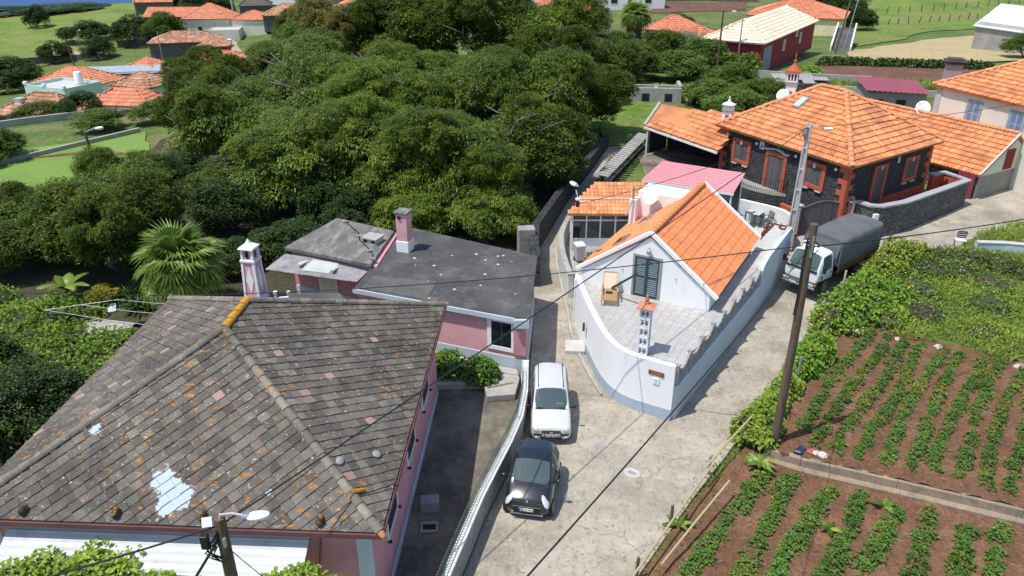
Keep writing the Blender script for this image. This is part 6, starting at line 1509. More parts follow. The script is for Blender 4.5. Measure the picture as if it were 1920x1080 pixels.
TREES = [(-13.2,45.6,4.6,6.0,'mangoB','mango tree nearest behind the pale-roofed lean-to of the annex'),
 (-7.2,45.6,4.6,6.6,'mangoA','mango tree directly behind the pink annex chimney'),
 (-2.6,44.2,4.3,6.6,'mangoC','glossy mango tree overhanging the back of the flat dark roof'),
 (1.4,47.6,3.9,6.0,'broadA','dense tree at the corner where the lane enters the shade'),
 (-18.6,51.5,4.8,6.2,'mangoB','spreading tree left of centre in the front of the orchard'),
 (-11.0,54.0,5.2,7.2,'mangoA','orchard tree with pale bare branches near the middle of the mass'),
 (-4.6,53.4,5.2,7.6,'mangoC','broad lit mango tree in the centre of the orchard'),
 (1.2,55.2,4.9,7.6,'mangoB','mango tree near the lane with lit top'),
 (4.6,60.6,4.4,5.6,'broadB','dark tree leaning over the far bend of the lane'),
 (-22.0,59.5,4.6,5.8,'broadA','rounded tree at the left edge of the orchard above the lawn'),
 (-15.6,63.4,5.4,7.2,'mangoC','orchard tree in the second row left of centre'),
 (-8.4,65.4,5.4,6.6,'mangoA','orchard tree in the second row before the dark gap'),
 (-1.4,67.6,5.2,4.6,'broadB','wide tree in the second row right of centre'),
 (4.6,70.6,5.0,7.4,'broadA','tall tree shading the bright grass strip'),
 (-27.8,70.5,3.6,5.4,'broadB','uneven tree standing before the white porch'),
 (-20.4,74.5,5.0,6.2,'mangoB','orchard tree behind the left edge of the mass'),
 (-18.5,87.0,5.6,8.0,'olive','yellowish olive-green tree at the back left of the mass'),
 (-11.0,84.0,6.2,9.8,'broadA','tall back-row tree left of the highest crown'),
 (-3.4,82.5,6.8,10.2,'broadB','highest dark tree in the middle of the back row'),
 (4.0,81.5,6.2,9.2,'mangoC','big back-row tree right of the highest crown'),
 (8.4,77.5,4.2,6.0,'broadB','dark tree at the right end of the back row'),
 (-25.0,98.0,4.0,5.0,'broadA','loose tree behind the olive-green one'),
 (-14.0,100.0,6.0,9.6,'mangoB','far back tree beside the distant tiled roof'),
 (-35.4,90.0,2.6,3.6,'broadB','small round tree rising before the half-hidden orange roof'),
 (-20.4,36.6,3.9,5.2,'broadA','leaning tree with pale trunk above the back yard'),
 (-27.2,37.8,4.2,3.8,'broadB','dense tree at the far left above the vine thicket'),
 (-33.5,42.0,3.6,2.6,'broadA','rounded tree below the striped lawn at the left edge'),
 (-23.6,45.2,3.6,3.6,'mangoC','tree between the lawn and the back yard palms')]
for (x, y, r, h, k, lab) in TREES: tree(x, y, r, h, k, lab)
# smaller dark crowns filling under the canopy near the annex (they stand in deep shade)
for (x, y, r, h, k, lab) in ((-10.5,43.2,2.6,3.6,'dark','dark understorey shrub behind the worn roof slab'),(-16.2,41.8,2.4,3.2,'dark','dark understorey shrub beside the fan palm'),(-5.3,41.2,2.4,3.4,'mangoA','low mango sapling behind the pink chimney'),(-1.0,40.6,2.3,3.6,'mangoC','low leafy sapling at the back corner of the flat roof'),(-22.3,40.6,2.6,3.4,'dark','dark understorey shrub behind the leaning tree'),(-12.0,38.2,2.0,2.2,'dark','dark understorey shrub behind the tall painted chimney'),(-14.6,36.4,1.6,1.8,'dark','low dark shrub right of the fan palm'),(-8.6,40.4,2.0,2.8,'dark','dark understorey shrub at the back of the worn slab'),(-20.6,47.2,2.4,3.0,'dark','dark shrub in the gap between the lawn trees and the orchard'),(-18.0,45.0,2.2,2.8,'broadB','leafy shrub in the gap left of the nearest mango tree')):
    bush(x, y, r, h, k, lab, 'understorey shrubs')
# bushes to the right and behind
for (x, y, r, h, k, lab) in ((12.6,90.5,3.4,4.6,'shrub','bright bush left of the tall palm foot'),(17.0,92.0,3.4,4.4,'broadA','mixed bush right of the tall palm foot'),(21.3,88.0,3.2,4.0,'shrub','yellow-green bush left of the red barn'),(13.2,84.5,3.2,3.8,'broadB','dark bush behind the old dry stone wall'),(17.8,83.0,3.0,3.4,'shrub','light bush behind the ruined block walls'),
   (19.4,66.0,2.8,2.6,'shrub','rough green bush behind the carport roof'),(22.8,69.0,3.0,2.8,'broadA','bush left of the old tin shed'),(18.6,71.5,2.6,2.4,'shrub','bush beside the stone wall behind the carport'),(24.2,63.5,2.6,2.4,'shrub','bush at the foot of the tall red and white chimney'),(21.6,77.5,2.4,3.0,'shrub','vine-covered bush by the grey wall and utility pole'),
   (17.6,57.6,1.6,2.2,'reed' if False else 'shrub','small bush between carport and stone house'),
   (26.,128.,3.6,4.2,'dark','dark round bush right of the tall palm'),(66.,163.,6.5,7.5,'dark','large dark round tree at the top edge of the green pasture'),(64.,152.,4.4,4.6,'dark','dark round bush beside the villa drive'),(66.,102.,2.8,3.2,'shrub','bush against the white gable at the right edge'),
   (-112.,172.,8.,7.,'dark','dark tree at the left edge beyond the tiled house'),(-38.5,54.5,2.8,2.4,'broadA','dark green shrub at the left edge above the lawn'),(-35.0,64.5,2.2,1.8,'shrub','shrub on the bank behind the lawn'),(-31.0,66.5,2.0,2.0,'shrub','weedy shrub left of the white porch'),(-40.0,71.5,2.0,2.6,'dark','dark shrub beside the old tiled house'),
   (-44.5,72.5,2.6,2.2,'broadB','shrub before the old tiled house wall'),(-117.,203.,4.,5.5,'dark','first dark bush by the dirt bank'),(-108.,206.,4.5,5.5,'dark','second dark bush by the dirt bank'),(-104.,222.,6.5,8.,'dark','dark round tree above the white parked van'),(-96.,221.,5.5,9.,'reed' if False else 'shrub','feathery pale tree above the village'),(-122.,229.,7.,6.,'dark','dark hedge clump behind the field wall'),(-150.,254.,4.,7.,'dark','small round tree alone in the meadow'),(-112.,288.,11.,4.5,'dark','broad dark grove near the cliff edge'),(-98.,262.,9.,8.,'dark','large dark spreading tree behind the orange roofs'),(-160.,290.,14.,1.8,'dark','dark scrub along the cliff edge'),(-180.,286.,14.,1.8,'dark','leftmost dark scrub along the cliff edge'),
   (-100.,232.,5.,7.,'dark','dark tree before the orange hip roof'),(-52.,202.,7.,9.,'broadA','green tree right of the village street'),(-46.,178.,7.,9.,'broadB','leafy tree in front of the walled ruins'),(-38.,150.,6.,8.,'shrub','light green tree left of the olive-green one')):
    bush(x, y, r, h, k, lab)
# reeds behind the half-hidden roof
def reed_patch(name, label, cx, cy, rx, ry, n, h, m, seed, kind=None, lean=.35, wd=.05):
    rng = np.random.default_rng(seed); a = rng.uniform(0,6.28,n); q = np.sqrt(rng.random(n)); x = cx+np.cos(a)*q*rx; y = cy+np.sin(a)*q*ry
    C = np.stack([x, y, gz(x, y)], 1); D = np.stack([rng.normal(0,lean,n), rng.normal(0,lean,n), np.ones(n)], 1)
    V, F = leaves(C, D, h*rng.uniform(.6,1.2,n), wd, .25, rng=rng); o = link(name, mesh_np(name, V, F, m, False, rng.random(n)))
    tag(o, label, 'reeds', None, kind); return o
reed_patch('reed_bed', 'pale green bed of tall reeds behind the orange roof in the trees', -31.,113.,7.5,5.,3200,4.,LM['reed'],31,None,.35,.16)
reed_patch('reed_clump', 'pale blue-green reed clump beside the palm and orange roofs', 22.4,108.,3.,3.,1500,4.2,LM['reed'],32,None,.4,.10)
reed_patch('reed_clump', 'yellowish reed clump behind the bright bush', 20.6,103.,1.8,1.8,700,3.0,LM['reed'],33,None,.4,.10)

# ------------------------------------------------------------------ fan palms
def fan_leaf(m, name, n=26, L=.95, spread=150, seed=0, droop=.35):
    rng = random.Random(seed); vs = []; fs = []
    for k in range(n):
        a = R(-spread/1+2*spread*k/(n-1)); l = L*(1-.25*abs(a)/R(spread))*rng.uniform(.9,1.05); d = (math.sin(a), math.cos(a)); w_ = L*.055
        p = (-d[1]*w_, d[0]*w_); o = len(vs); z1 = .06*L; 
        vs += [(0,0,0),(d[0]*l*.5+p[0],d[1]*l*.5+p[1],.02),(d[0]*l*.55,d[1]*l*.55,z1),(d[0]*l*.5-p[0],d[1]*l*.5-p[1],.02),(d[0]*l,d[1]*l,-droop*l*rng.uniform(.5,1.3))]
        fs += [(o,o+3,o+2),(o,o+2,o+1),(o+1,o+2,o+4),(o+2,o+3,o+4)]
    me = mesh_np(name, np.array(vs), np.array(fs), m, False, [random.random()*.6+.2*(i % 3) for i in range(len(fs))]); return me
FANS = [fan_leaf(LM['palm'], 'frond', 28, 1., 150, s, .22+.12*s) for s in range(3)]; DFAN = fan_leaf(LM['deadpalm'], 'dry_frond', 22, 1., 140, 9, .5)
stalkm = plain('palm_stalk', (.18,.20,.05), .5)
def fan_palm(label, x, y, trunk_h, size, nf, petiole, dead=0, base=None, seed=5):
    rng = random.Random(seed); z = gh(x, y) if base is None else base
    t = thing('fan_palm', label, 'palm tree', (x,y,z), 0, 'fan palms')
    MB().tube([(0,0,0),(.05,0,trunk_h*.5),(0,0,trunk_h)],[.28,.22,.20],9).build('trunk', M['bark'], t, smooth=True)
    for k in range(nf):
        a = k*2.399+rng.uniform(-.2,.2); el = R(78-105*(k/nf)**.85); pl = petiole*rng.uniform(.85,1.15)
        d = Vector((math.cos(a)*math.cos(el), math.sin(a)*math.cos(el), math.sin(el))); s0 = Vector((0,0,trunk_h)); e = s0+d*pl
        MB().tube([s0, s0.lerp(e,.5)+Vector((0,0,.06*pl)), e],[.028*size,.022*size,.018*size],5).build('leaf_stalk', stalkm, t)
        o = link('frond', FANS[k % 3], t); fwd = (d-Vector((0,0,.25+.35*(k/nf)))).normalized(); side = fwd.cross(Vector((0,0,1))).normalized(); nn = side.cross(fwd)
        o.matrix_local = Matrix(((side.x,fwd.x,nn.x,e.x),(side.y,fwd.y,nn.y,e.y),(side.z,fwd.z,nn.z,e.z),(0,0,0,1))) @ Matrix.Diagonal((size,size,size,1))
    for k in range(dead):
        a = k*2.1; zz = trunk_h-.15-1.9*size*(k/dead); d = Vector((math.cos(a)*.45,math.sin(a)*.45,-1)).normalized(); e = Vector((math.cos(a)*.35*size,math.sin(a)*.35*size,zz))
        o = link('dry_frond', DFAN, t); side = d.cross(Vector((math.cos(a),math.sin(a),0))).normalized(); nn = side.cross(d)
        o.matrix_local = Matrix(((side.x,d.x,nn.x,e.x),(side.y,d.y,nn.y,e.y),(side.z,d.z,nn.z,e.z),(0,0,0,1))) @ Matrix.Diagonal((size*1.05,size*1.05,size,1))
fan_palm('bushy fan palm in the back yard behind the grey tiled roof', -15.1,31.9,2.45,1.2,46,1.2,0,0.)
fan_palm('tall fan palm with a shaggy skirt of dry fronds near the villa', 16.8,110.,4.6,1.5,46,1.15,46,None,8)

# ------------------------------------------------------------------ back yard clutter on the left
drape('paved_yard', [(-20.5,29.2),(-15.5,27.0),(-13.4,26.2),(-13.2,31.2),(-17.5,32.2),(-20,31.9)], .05, M['concrete'], 1.5)
def banana(label, x, y, n, L, seed, base=0., ht=.9):
    rng = random.Random(seed); t = thing('banana_plant', label, 'plant', (x,y,base), 0, 'broad-leaved garden plants')
    MB().tube([(0,0,0),(0,0,ht)],[.10,.07],8).build('stem', stalkm, t)
    for k in range(n):
        a = k*2.4+rng.uniform(-.3,.3); el = rng.uniform(.5,1.15); seg = 6; vs = []; 
        for i in range(seg+1):
            s = i/seg; r_ = L*s*math.cos(el*(1-.35*s)); z_ = ht+L*s*math.sin(el)-L*.55*s*s; w_ = L*.17*math.sin(math.pi*min(.97,s*.85+.12))
            cx, cy = math.cos(a)*r_, math.sin(a)*r_; px, py = -math.sin(a)*w_, math.cos(a)*w_
            vs += [(cx-px,cy-py,z_-.04),(cx,cy,z_+.03),(cx+px,cy+py,z_-.04)]
        fs = [(i*3+j,i*3+j+1,i*3+j+4,i*3+j+3) for i in range(seg) for j in range(2)]
        link('leaf', mesh_np('leaf', np.array(vs), np.array(fs), LM['palm'], True, [rng.random()]*len(fs)), t)
banana('banana plant with ragged broad leaves above the vine thicket', -21.2,32.9,8,1.45,3,.1,.8)
banana('broad-leaved taro plant among weeds at the lower field corner', 5.1,17.9,6,.55,4,.1,.15); banana('leafy cabbage-like plant below the wooden pole', 8.35,20.65,12,.62,6,.25,.1)
banana('single maize-like seedling in the lower crop field', 9.6,17.7,6,.45,7,.15,.1); banana('seedling beside the terrace wall in the lower crop field', 11.7,18.7,6,.5,8,.15,.1); banana('tall seedling at the lower right of the crop field', 12.4,14.7,6,.75,9,.15,.2)
bush(-19.6,32.9,.85,1.0,'yellow','yellow-green ornamental bush beside the back yard',  'bushes','bush',.1)
def spiky(label, x, y, n, L, seed):
    rng = np.random.default_rng(seed); t = thing('spiky_plant', label, 'plant', (x,y,gh(x,y)))
    a = rng.uniform(0,6.28,n); el = rng.uniform(.15,1.2,n); D = np.stack([np.cos(a)*np.cos(el),np.sin(a)*np.cos(el),np.sin(el)],1); V, F = leaves(np.zeros((n,3))+rng.normal(0,.15,(n,3))*[1,1,0], D, L*rng.uniform(.7,1.2,n), .09, .3, rng=rng)
    link('leaf_rosette', mesh_np('leaf_rosette', V, F, LM['dark'], False, rng.random(n)), t)
spiky('dark spiky agave clump in the shaded back yard', -17.6,32.2,160,1.1,3); spiky('dark strappy clump left of the fan palm', -18.3,33.3,160,1.2,4); spiky('strappy green plant in the sunroom bed', 4.35,38.0,120,.6,5); spiky('spiky aloe under the carport edge', 12.9,47.3,140,1.0,6)
tag(MB().lathe([(.42,0),(.5,.32),(.46,.32),(.40,.05),(.01,.05)],(-16.55,30.2,.06),20).build('round_tub', M['rubber'], smooth=True), 'large round black tub standing in the back yard', 'tub')
cl_ = thing('clothes_line', 'square white clothes line frame with parallel wires over the back yard', 'clothes line')
fa_, fb_ = (-20.3,29.6,1.5), (-17.6,30.6,1.5)
MB().tube([fa_,fb_],.012,6).build('frame_bar', M['whitepaint'], cl_)
for k, f in enumerate((0,.5,1)):
    p = Vector(fa_).lerp(Vector(fb_), f); q = Vector((-13.1,26.0+1.0*f*2,2.6)); MB().tube([p, p.lerp(q,.5)-Vector((0,0,.06)), q],.007,5).build('wire', M['whitepaint'], cl_)
for p in (fa_, fb_): MB().tube([p,(p[0],p[1],0)],.016,6).build('post', M['greymetal'], cl_)
tag(MB().obox((-18.9,32.2,.25),.35,.6,.05,.4,rx=.25).build('white_sheet', M['sheetwhite']), 'crumpled white plastic sheet beside the yellow-green bush', 'sheet')
# leaf-covered mounds: vine thickets, hedges
def thicket(name, label, cat, pts, n, L, m, seed, kind=None, group=None, zfun=None, W=None, droop=.35, flowers=None):
    """pts: list of (x,y,r,h) mounds; leaves spread over the upper surface of their union"""
    rng = np.random.default_rng(seed); P = np.array(pts); A = P[:,2]**2; A = A/A.sum(); k = rng.choice(len(P), n, p=A)
    d = sphere_pts(n, rng); d[:,2] = np.abs(d[:,2]); q = rng.uniform(.82,1.1,n)
    x = P[k,0]+d[:,0]*P[k,2]*q; y = P[k,1]+d[:,1]*P[k,2]*q; zz = d[:,2]*P[k,3]*q
    gzv = np.array([zfun(a, b) for a, b in zip(x, y)]) if zfun else gz(x, y)
    C = np.stack([x, y, gzv+zz+.02], 1); D = d*.6+sphere_pts(n, rng)*.9
    V, F = leaves(C, D, L*rng.uniform(.65,1.3,n), (W or L*.8)*rng.uniform(.8,1.2,n), droop, rng=rng)
    # tint varies clump by clump
    cl = rng.random((40,)); T = np.clip(.25+.5*cl[(np.floor(x*1.7)*7+np.floor(y*1.7)*13).astype(int) % 40]+rng.uniform(-.15,.2,n),0,1)
    t = thing(name, label, cat, (0,0,0), 0, group) if not kind else None
    o = link('foliage' if t else name, mesh_np('foliage', V, F, m, False, T), t)
    if kind: tag(o, label, cat, group, kind)
    mb = MB()
    for (a, b, r, h) in pts:
        zz = (zfun or gh)(a, b); mb.ell((a, b, zz), r*.80, r*.80, h*.78, 10, 6)
    core = mb.build('twig_core', M['undergrowth'], t if t else o); 
    if flowers:
        fm_, nf, fs_ = flowers; idx = rng.choice(n, nf, replace=False); C2 = C[idx]+np.array([0,0,.05])
        Vv = []; Ff = []
        for c in C2:
            o2 = len(Vv); 
            for j in range(6): Vv.append((c[0]+math.cos(j*1.05)*fs_, c[1]+math.sin(j*1.05)*fs_, c[2]+.02))
            Vv.append((c[0],c[1],c[2]+fs_*.8)); Ff += [(o2+j,o2+(j+1)%6,o2+6) for j in range(6)]
        fo = link('flowers', mesh_np('flowers', np.array(Vv), np.array(Ff), fm_), t if t else o); fo['kind'] = 'stuff'
    return t or o
rr = random.Random(11)
wf = plain('white_petal', (.75,.74,.70), .7); yf = plain('yellow_petal', (.72,.50,.03), .7); pf = plain('pink_petal', (.62,.40,.38), .7)
vt = [(rr.uniform(-25,-16.5), rr.uniform(24.5,33), rr.uniform(.9,1.6), rr.uniform(.5,1.1)) for _ in range(60)]
vt = [v for v in vt if v[1] < 33-(v[0]+25)*.15 and v[0] < -15.6-(33-v[1])*.15 and not (v[0] > -20 and v[1] > 29.3)]+[(-16.4,28.0,1.0,.7),(-16.2,26.5,1.1,.7),(-15.9,25.0,1.1,.7),(-17,29,1,.6)]
thicket('vine_thicket', 'bright green leafy vine thicket spreading over the ground left of the grey roof', 'vines', vt, 14000, .20, LM['vine'], 41, 'stuff')
bush(-17.6,22.5,2.3,3.0,'dark','dark glossy shrub at the left edge beside the grey roof','bushes','bush',0.); bush(-18.4,19.0,2.6,3.6,'dark','lowest dark shrub at the left edge of the picture','bushes','bush',0.); bush(-21.8,25.2,2.4,2.6,'dark','dark shrub behind the vine thicket at left','bushes','bush',0.)
hb = [(8.95,22.35,.6,.75),(8.6,22.75,.55,.8),(9.3,23.2,.65,.95),(9.75,23.75,.5,.6),(10.3,24.5,.6,.85),(10.75,25.1,.5,.6),(8.35,22.0,.45,.5),(8.75,21.6,.4,.4),(9.0,22.9,.5,.9),(9.9,24.3,.45,.5),(8.2,22.4,.35,.35)]
thicket('vine_hedge', 'grape vine hedge beside the wooden utility pole', 'hedge', hb, 2600, .19, LM['grape'], 42, None, 'vine hedges', z_up)
hb = [(11.35,25.9,.6,.85),(11.9,26.6,.7,1.0),(12.5,27.3,.75,.95),(12.9,27.9,.6,.7),(11.75,26.1,.55,.7),(12.4,28.2,.4,.5),(12.9,28.6,.4,.5)]
thicket('vine_hedge', 'darker vine hedge around the pale post in the middle of the street edge', 'hedge', hb, 2200, .18, LM['vine'], 43, None, 'vine hedges', z_up)
hb = [(13.6,29.3,.6,.7),(14.3,30.2,.9,1.1),(15.0,31.1,1.0,1.3),(15.6,30.4,.9,.9),(15.9,31.9,1.0,1.25),(16.6,32.8,1.0,1.2),(16.6,31.2,1.0,.8),(17.2,33.6,.9,1.0),(17.6,32.4,1.0,.7),(14.6,29.5,.7,.6),(17.0,30.4,.9,.5),(18.4,32.9,.9,.5)]
thicket('vine_hedge', 'large flowering vine mound beside the parked truck', 'hedge', hb, 5200, .19, LM['vine'], 44, None, 'vine hedges', z_up, flowers=(yf,60,.05))
hb = [(18.2,34.6,1.0,1.1),(19.0,35.6,1.0,1.2),(19.8,36.4,1.0,1.2),(20.8,36.5,.9,1.0),(18.8,34.2,1.,.9)]
thicket('vine_hedge', 'yellow-flowered hedge below the driveway', 'hedge', hb, 3200, .17, LM['grape'], 45, None, 'vine hedges', z_up, flowers=(yf,140,.05))
hb = [(21.8,36.6,.9,.7),(22.8,36.6,.9,.7),(23.8,36.2,1.,.8),(24.8,35.6,1.,.8),(25.8,34.8,1.,.8),(26.8,34.0,1.,.8),(21.0,35.2,1.2,.7),(22.5,34.8,1.2,.6)]
thicket('weed_bank', 'flower-dotted weedy bank in front of the pale blue curved wall', 'hedge', hb, 4200, .13, LM['shrub'], 46, None, None, z_up, flowers=(wf,90,.035))
gvp = [(-11.6,12.7,.7,.5),(-11.0,13.2,.6,.5),(-10.3,12.8,.6,.6),(-9.7,13.1,.6,.6),(-9.2,12.8,.6,.6),(-9.9,13.6,.5,.45),(-9.0,13.7,.35,.3),(-12.4,12.6,.7,.5),(-8.6,12.5,.5,.4),(-7.9,12.5,.5,.5),(-8.3,12.9,.35,.3),(-7.2,12.8,.25,.2)]
thicket('grape_vine', 'grape vine climbing over the white lean-to roof at the lower left', 'vines', gvp, 2300, .16, LM['grape'], 47, None, 'grape vines', lambda x, y: 3.05)
gvp = [(-5.3,12.7,.5,.4),(-4.8,12.9,.45,.4),(-4.5,12.5,.5,.4),(-5.7,12.5,.4,.35),(-4.1,12.7,.35,.3),(-5.0,13.2,.25,.2)]
thicket('grape_vine', 'smaller grape vine tuft by the pale blue corner pilaster', 'vines', gvp, 900, .16, LM['grape'], 48, None, 'grape vines', lambda x, y: 3.05)
for (x, y, r_, lab) in ((-2.55,26.2,.75,'hydrangea bush with pale flowers left of the annex window'),(-1.25,25.75,.72,'round hydrangea bush under the annex window')):
    thicket('hydrangea', lab, 'bush', [(x,y,r_,.75),(x-.3,y+.1,r_*.7,.6)], 1300, .15, LM['crop'], int(50+x*10) % 97, None, 'hydrangeas', lambda a, b: .56, flowers=(pf if x > -2 else wf,10,.085))
# old walls and vegetable mats on the right background
thicket('creeper_mat', 'bright creeper mat draped over the ruined walls', 'vines', [(11.5+i*.9,76.6+.25*math.sin(i)*2,1.2,.8) for i in range(8)], 2200, .35, LM['vine'], 61, None)
thicket('hedge_strip', 'long dark clipped hedge below the dry grass field', 'hedge', [(38+i*1.1,95.2-i*.28,1.1,.9) for i in range(16)], 3000, .4, LM['dark'], 62, None)
thicket('pergola_vine', 'vine-covered pergola beside the dark red barn', 'vines', [(20.5+i*.9,86.8-i*.25,1.3,2.4) for i in range(7)], 2200, .4, LM['shrub'], 63, None)
for k, (x, y, lab) in enumerate(((30.8,85.2,'rhubarb-like leafy clump at the left end of the ploughed plot'),(33.2,88.0,'second leafy clump near the red barn'))): thicket('leafy_clump', lab, 'plant', [(x,y,1.1,.7),(x+.9,y+.3,.8,.6)], 400, .4, LM['vine'], 70+k, None)
reed_patch('tall_grass', 'rough tall grass behind the stone house', 36.,80.,9.,2.6,5200,.9,LM['grassblade'],64,'stuff',.3,.09)
# ------------------------------------------------------------------ grass blades and crops
n = 64000; rng = np.random.default_rng(91); x = rng.uniform(13.5,36,n); y = rng.uniform(20,41,n)
ok = inpoly(x+.35*np.sin(y*3.1), y+.5*np.sin(x*2.3), GRASSP); x = x[ok]; y = y[ok]
gnz = np.sin(x*.9+y*.5)*np.sin(y*.8-x*.4)
hgt = .40+.26*gnz+.20*rng.random(len(x)); zz = np.array([z_up(a, b) for a, b in zip(x, y)])
V, F = leaves(np.stack([x,y,zz],1), np.stack([rng.normal(0,.45,len(x)),rng.normal(0,.45,len(x)),np.ones(len(x))],1), hgt*rng.uniform(.5,1.5,len(x)), .045, .4, rng=rng)
o = link('long_grass', mesh_np('long_grass', V, F, LM['grassblade'], False, np.clip(.5+.35*gnz+rng.normal(0,.2,len(x)),0,1))); tag(o, 'long wild grass with pale seed heads above the upper crop field', 'grass', None, 'stuff')
rw_ = random.Random(5)
for k, (x, y, r_, h_, kind, lab) in enumerate(((16.6,29.9,.7,.6,'shrub','weed clump at the lower left of the wild grass'),(18.6,30.6,1.0,.7,'shrub','olive weed clump in the middle of the wild grass'),(20.4,29.0,.9,.55,'grape','light weed clump above the seventh crop row'),(22.0,31.4,1.2,.8,'vine','bright weed clump in the right half of the wild grass'),(24.2,28.2,1.1,.7,'shrub','weed clump near the right edge of the wild grass'),(19.4,33.2,1.1,.7,'vine','weed clump below the yellow-flowered hedge'),(23.2,33.6,1.2,.6,'shrub','weed clump below the flowery bank'),(26.0,31.0,1.2,.8,'grape','tall weed clump at the right edge'),(21.6,27.4,.7,.5,'shrub','small weed clump at the field edge'),(25.4,25.6,.9,.6,'vine','weed clump beside the pale boulders'))):
    thicket('weed_clump', lab, 'weeds', [(x,y,r_,h_),(x+rw_.uniform(-.6,.6),y+rw_.uniform(-.6,.6),r_*.7,h_*.8),(x+rw_.uniform(-.9,.9),y+rw_.uniform(-.9,.9),r_*.5,h_*.6)], 420, .13, LM[kind], 300+k, None, 'weed clumps', z_up, flowers=((yf,wf)[k % 2],14,.035))
n = 5200; tt = rng.random(n)*7.99; ks = tt.astype(int)+1; f = tt-np.floor(tt); E_ = np.array([tuple(e) for e in EDGE]); P = E_[ks]*(1-f)[:,None]+E_[np.minimum(ks+1,len(E_)-1)]*f[:,None]+rng.normal(0,.22,(n,2))+np.array([.35,-.2])
zz = np.array([gh(a, b)+.05 for a, b in P]); V, F = leaves(np.concatenate([P,zz[:,None]],1), np.stack([rng.normal(0,.5,n),rng.normal(0,.5,n),np.ones(n)],1), rng.uniform(.12,.38,n), .03, .3, rng=rng)
tag(link('verge_weeds', mesh_np('verge_weeds', V, F, LM['grassblade'], False, rng.random(n))), 'straggly weeds along the right kerb of the road', 'weeds', None, 'stuff')
def crop_row(label, p0, p1, m, zf, seed, L=.12, wid=.26, dens=46, gap=.22, hh=.26):
    rng = np.random.default_rng(seed); p0 = np.array(p0); p1 = np.array(p1); ln = np.linalg.norm(p1-p0); nc = int(ln/.24); Cs = []; Ts = []
    g0 = rng.uniform(0,6.28); d = (p1-p0)/ln; nn = np.array([-d[1],d[0]])
    for k in range(nc):
        s = (k+.5)/nc; v = .5+.5*math.sin(k*.23+g0)*math.sin(k*.61+g0*2)
        if rng.random() < gap*(1.6-v) : continue
        c = p0+(p1-p0)*s+rng.normal(0,.05,2)+nn*.10*math.sin(k*.15+g0); r = wid*(.65+.6*v); q = sphere_pts(dens, rng); q[:,2] = np.abs(q[:,2])
        z = zf(c[0], c[1]); Cs.append(np.stack([c[0]+q[:,0]*r, c[1]+q[:,1]*r, z+.02+q[:,2]*hh*(.6+.6*v)],1)); Ts.append(np.clip(rng.uniform(.1,.6)+rng.uniform(0,.4,dens),0,1))
    C = np.concatenate(Cs); n = len(C); D = sphere_pts(n, rng); D[:,2] = np.abs(D[:,2])*.6
    V, F = leaves(C, D, L*rng.uniform(.7,1.3,n), L*.62, .3, rng=rng)
    t = thing('crop_row', label, 'crop row', (0,0,0), 0, 'rows of crop plants')
    link('foliage', mesh_np('foliage', V, F, m, False, np.concatenate(Ts)), t)
d = np.array([.61,.79]); nn_ = np.array([.79,-.61])
ORD = ['first','second','third','fourth','fifth','sixth','seventh','eighth','ninth','tenth','eleventh','twelfth','thirteenth','fourteenth','fifteenth','sixteenth']
UPI = inset(UPPER, .35); k = 0
def span(c, d, nn, poly, lo, hi):
    s = np.linspace(lo, hi, 260); P = nn*c+d*s[:,None]; m = inpoly(P[:,0], P[:,1], poly)
    if m.sum() < 12: return None
    s = s[m]; return nn*c+d*s.min(), nn*c+d*s.max()
for c in np.arange(-5.55, 5.6, .70):
    sp = span(c, d, nn_, [(9.8,21.3),(10.9,24.2),(12.6,26.8),(14.2,28.9),(15.3,29.5),(20.5,26.4),(27,23),(28,15),(16,18.8),(10.2,21.1)], 8, 44)
    if sp is None or k > 14: continue
    crop_row('%s leafy crop row from the road in the upper field' % ORD[k], sp[0], sp[1], LM['crop'], z_up, 100+k, .105, .20, 58, .08, .20); k += 1
d2 = np.array([.59,.81]); n2 = np.array([.81,-.59]); k = 0
for c in np.arange(-6.2, 6.4, .98):
    sp = span(c, d2, n2, [(4.5,16.4),(8.2,20.6),(9.3,20.2),(15.6,17.6),(24,14.3),(24,9),(2,9),(2.,12.8)], 4, 34)
    if sp is None or k > 12: continue
    crop_row('%s leafy crop row from the road in the lower field' % ORD[k], sp[0], sp[1], LM['crop'], z_lo, 200+k, .13, .26, 60, .10, .24); k += 1
# dry straw scraps, stones and rubbish in the fields
n = 5200; x = rng.uniform(4,28,n); y = rng.uniform(9,30,n); up_ = inpoly(x, y, UPI); lo_ = inpoly(x, y, inset(LOWER, .3)); ok = up_|lo_; x = x[ok]; y = y[ok]; up_ = up_[ok]
zz = np.array([(z_up if u else z_lo)(a, b) for a, b, u in zip(x, y, up_)])+.055; D = rng.normal(0,1,(len(x),3)); D[:,2] = np.abs(D[:,2])*.1
V, F = leaves(np.stack([x,y,zz],1), D, rng.uniform(.08,.26,len(x)), .016, 0., rng=rng)
tag(link('straw_scraps', mesh_np('straw_scraps', V, F, leafmat('dry_straw', (.22,.15,.09), (.48,.40,.28), .8, .1), False, rng.random(len(x)))), 'dry straw scraps and chips scattered between the crop rows', 'straw', None, 'stuff')
def rock(label, x, y, r, m, zf, seed, group='field stones'):
    rng = random.Random(seed); mb = MB(); mb.ell((0,0,r*.35), r, r*.75, r*.55, 9, 6); mb.v = [(a*rng.uniform(.8,1.2),b*rng.uniform(.8,1.2),c*rng.uniform(.85,1.15)) for a, b, c in mb.v]
    o = mb.build('stone', m, None, smooth=True, sharp=25); o.location = (x,y,zf(x,y)); o.rotation_euler = (0,0,seed); tag(o, label, 'stone', group)
pale = mat('pale_stone', (.46,.42,.36), .9, .2, 4., fine=25, fvar=.15)
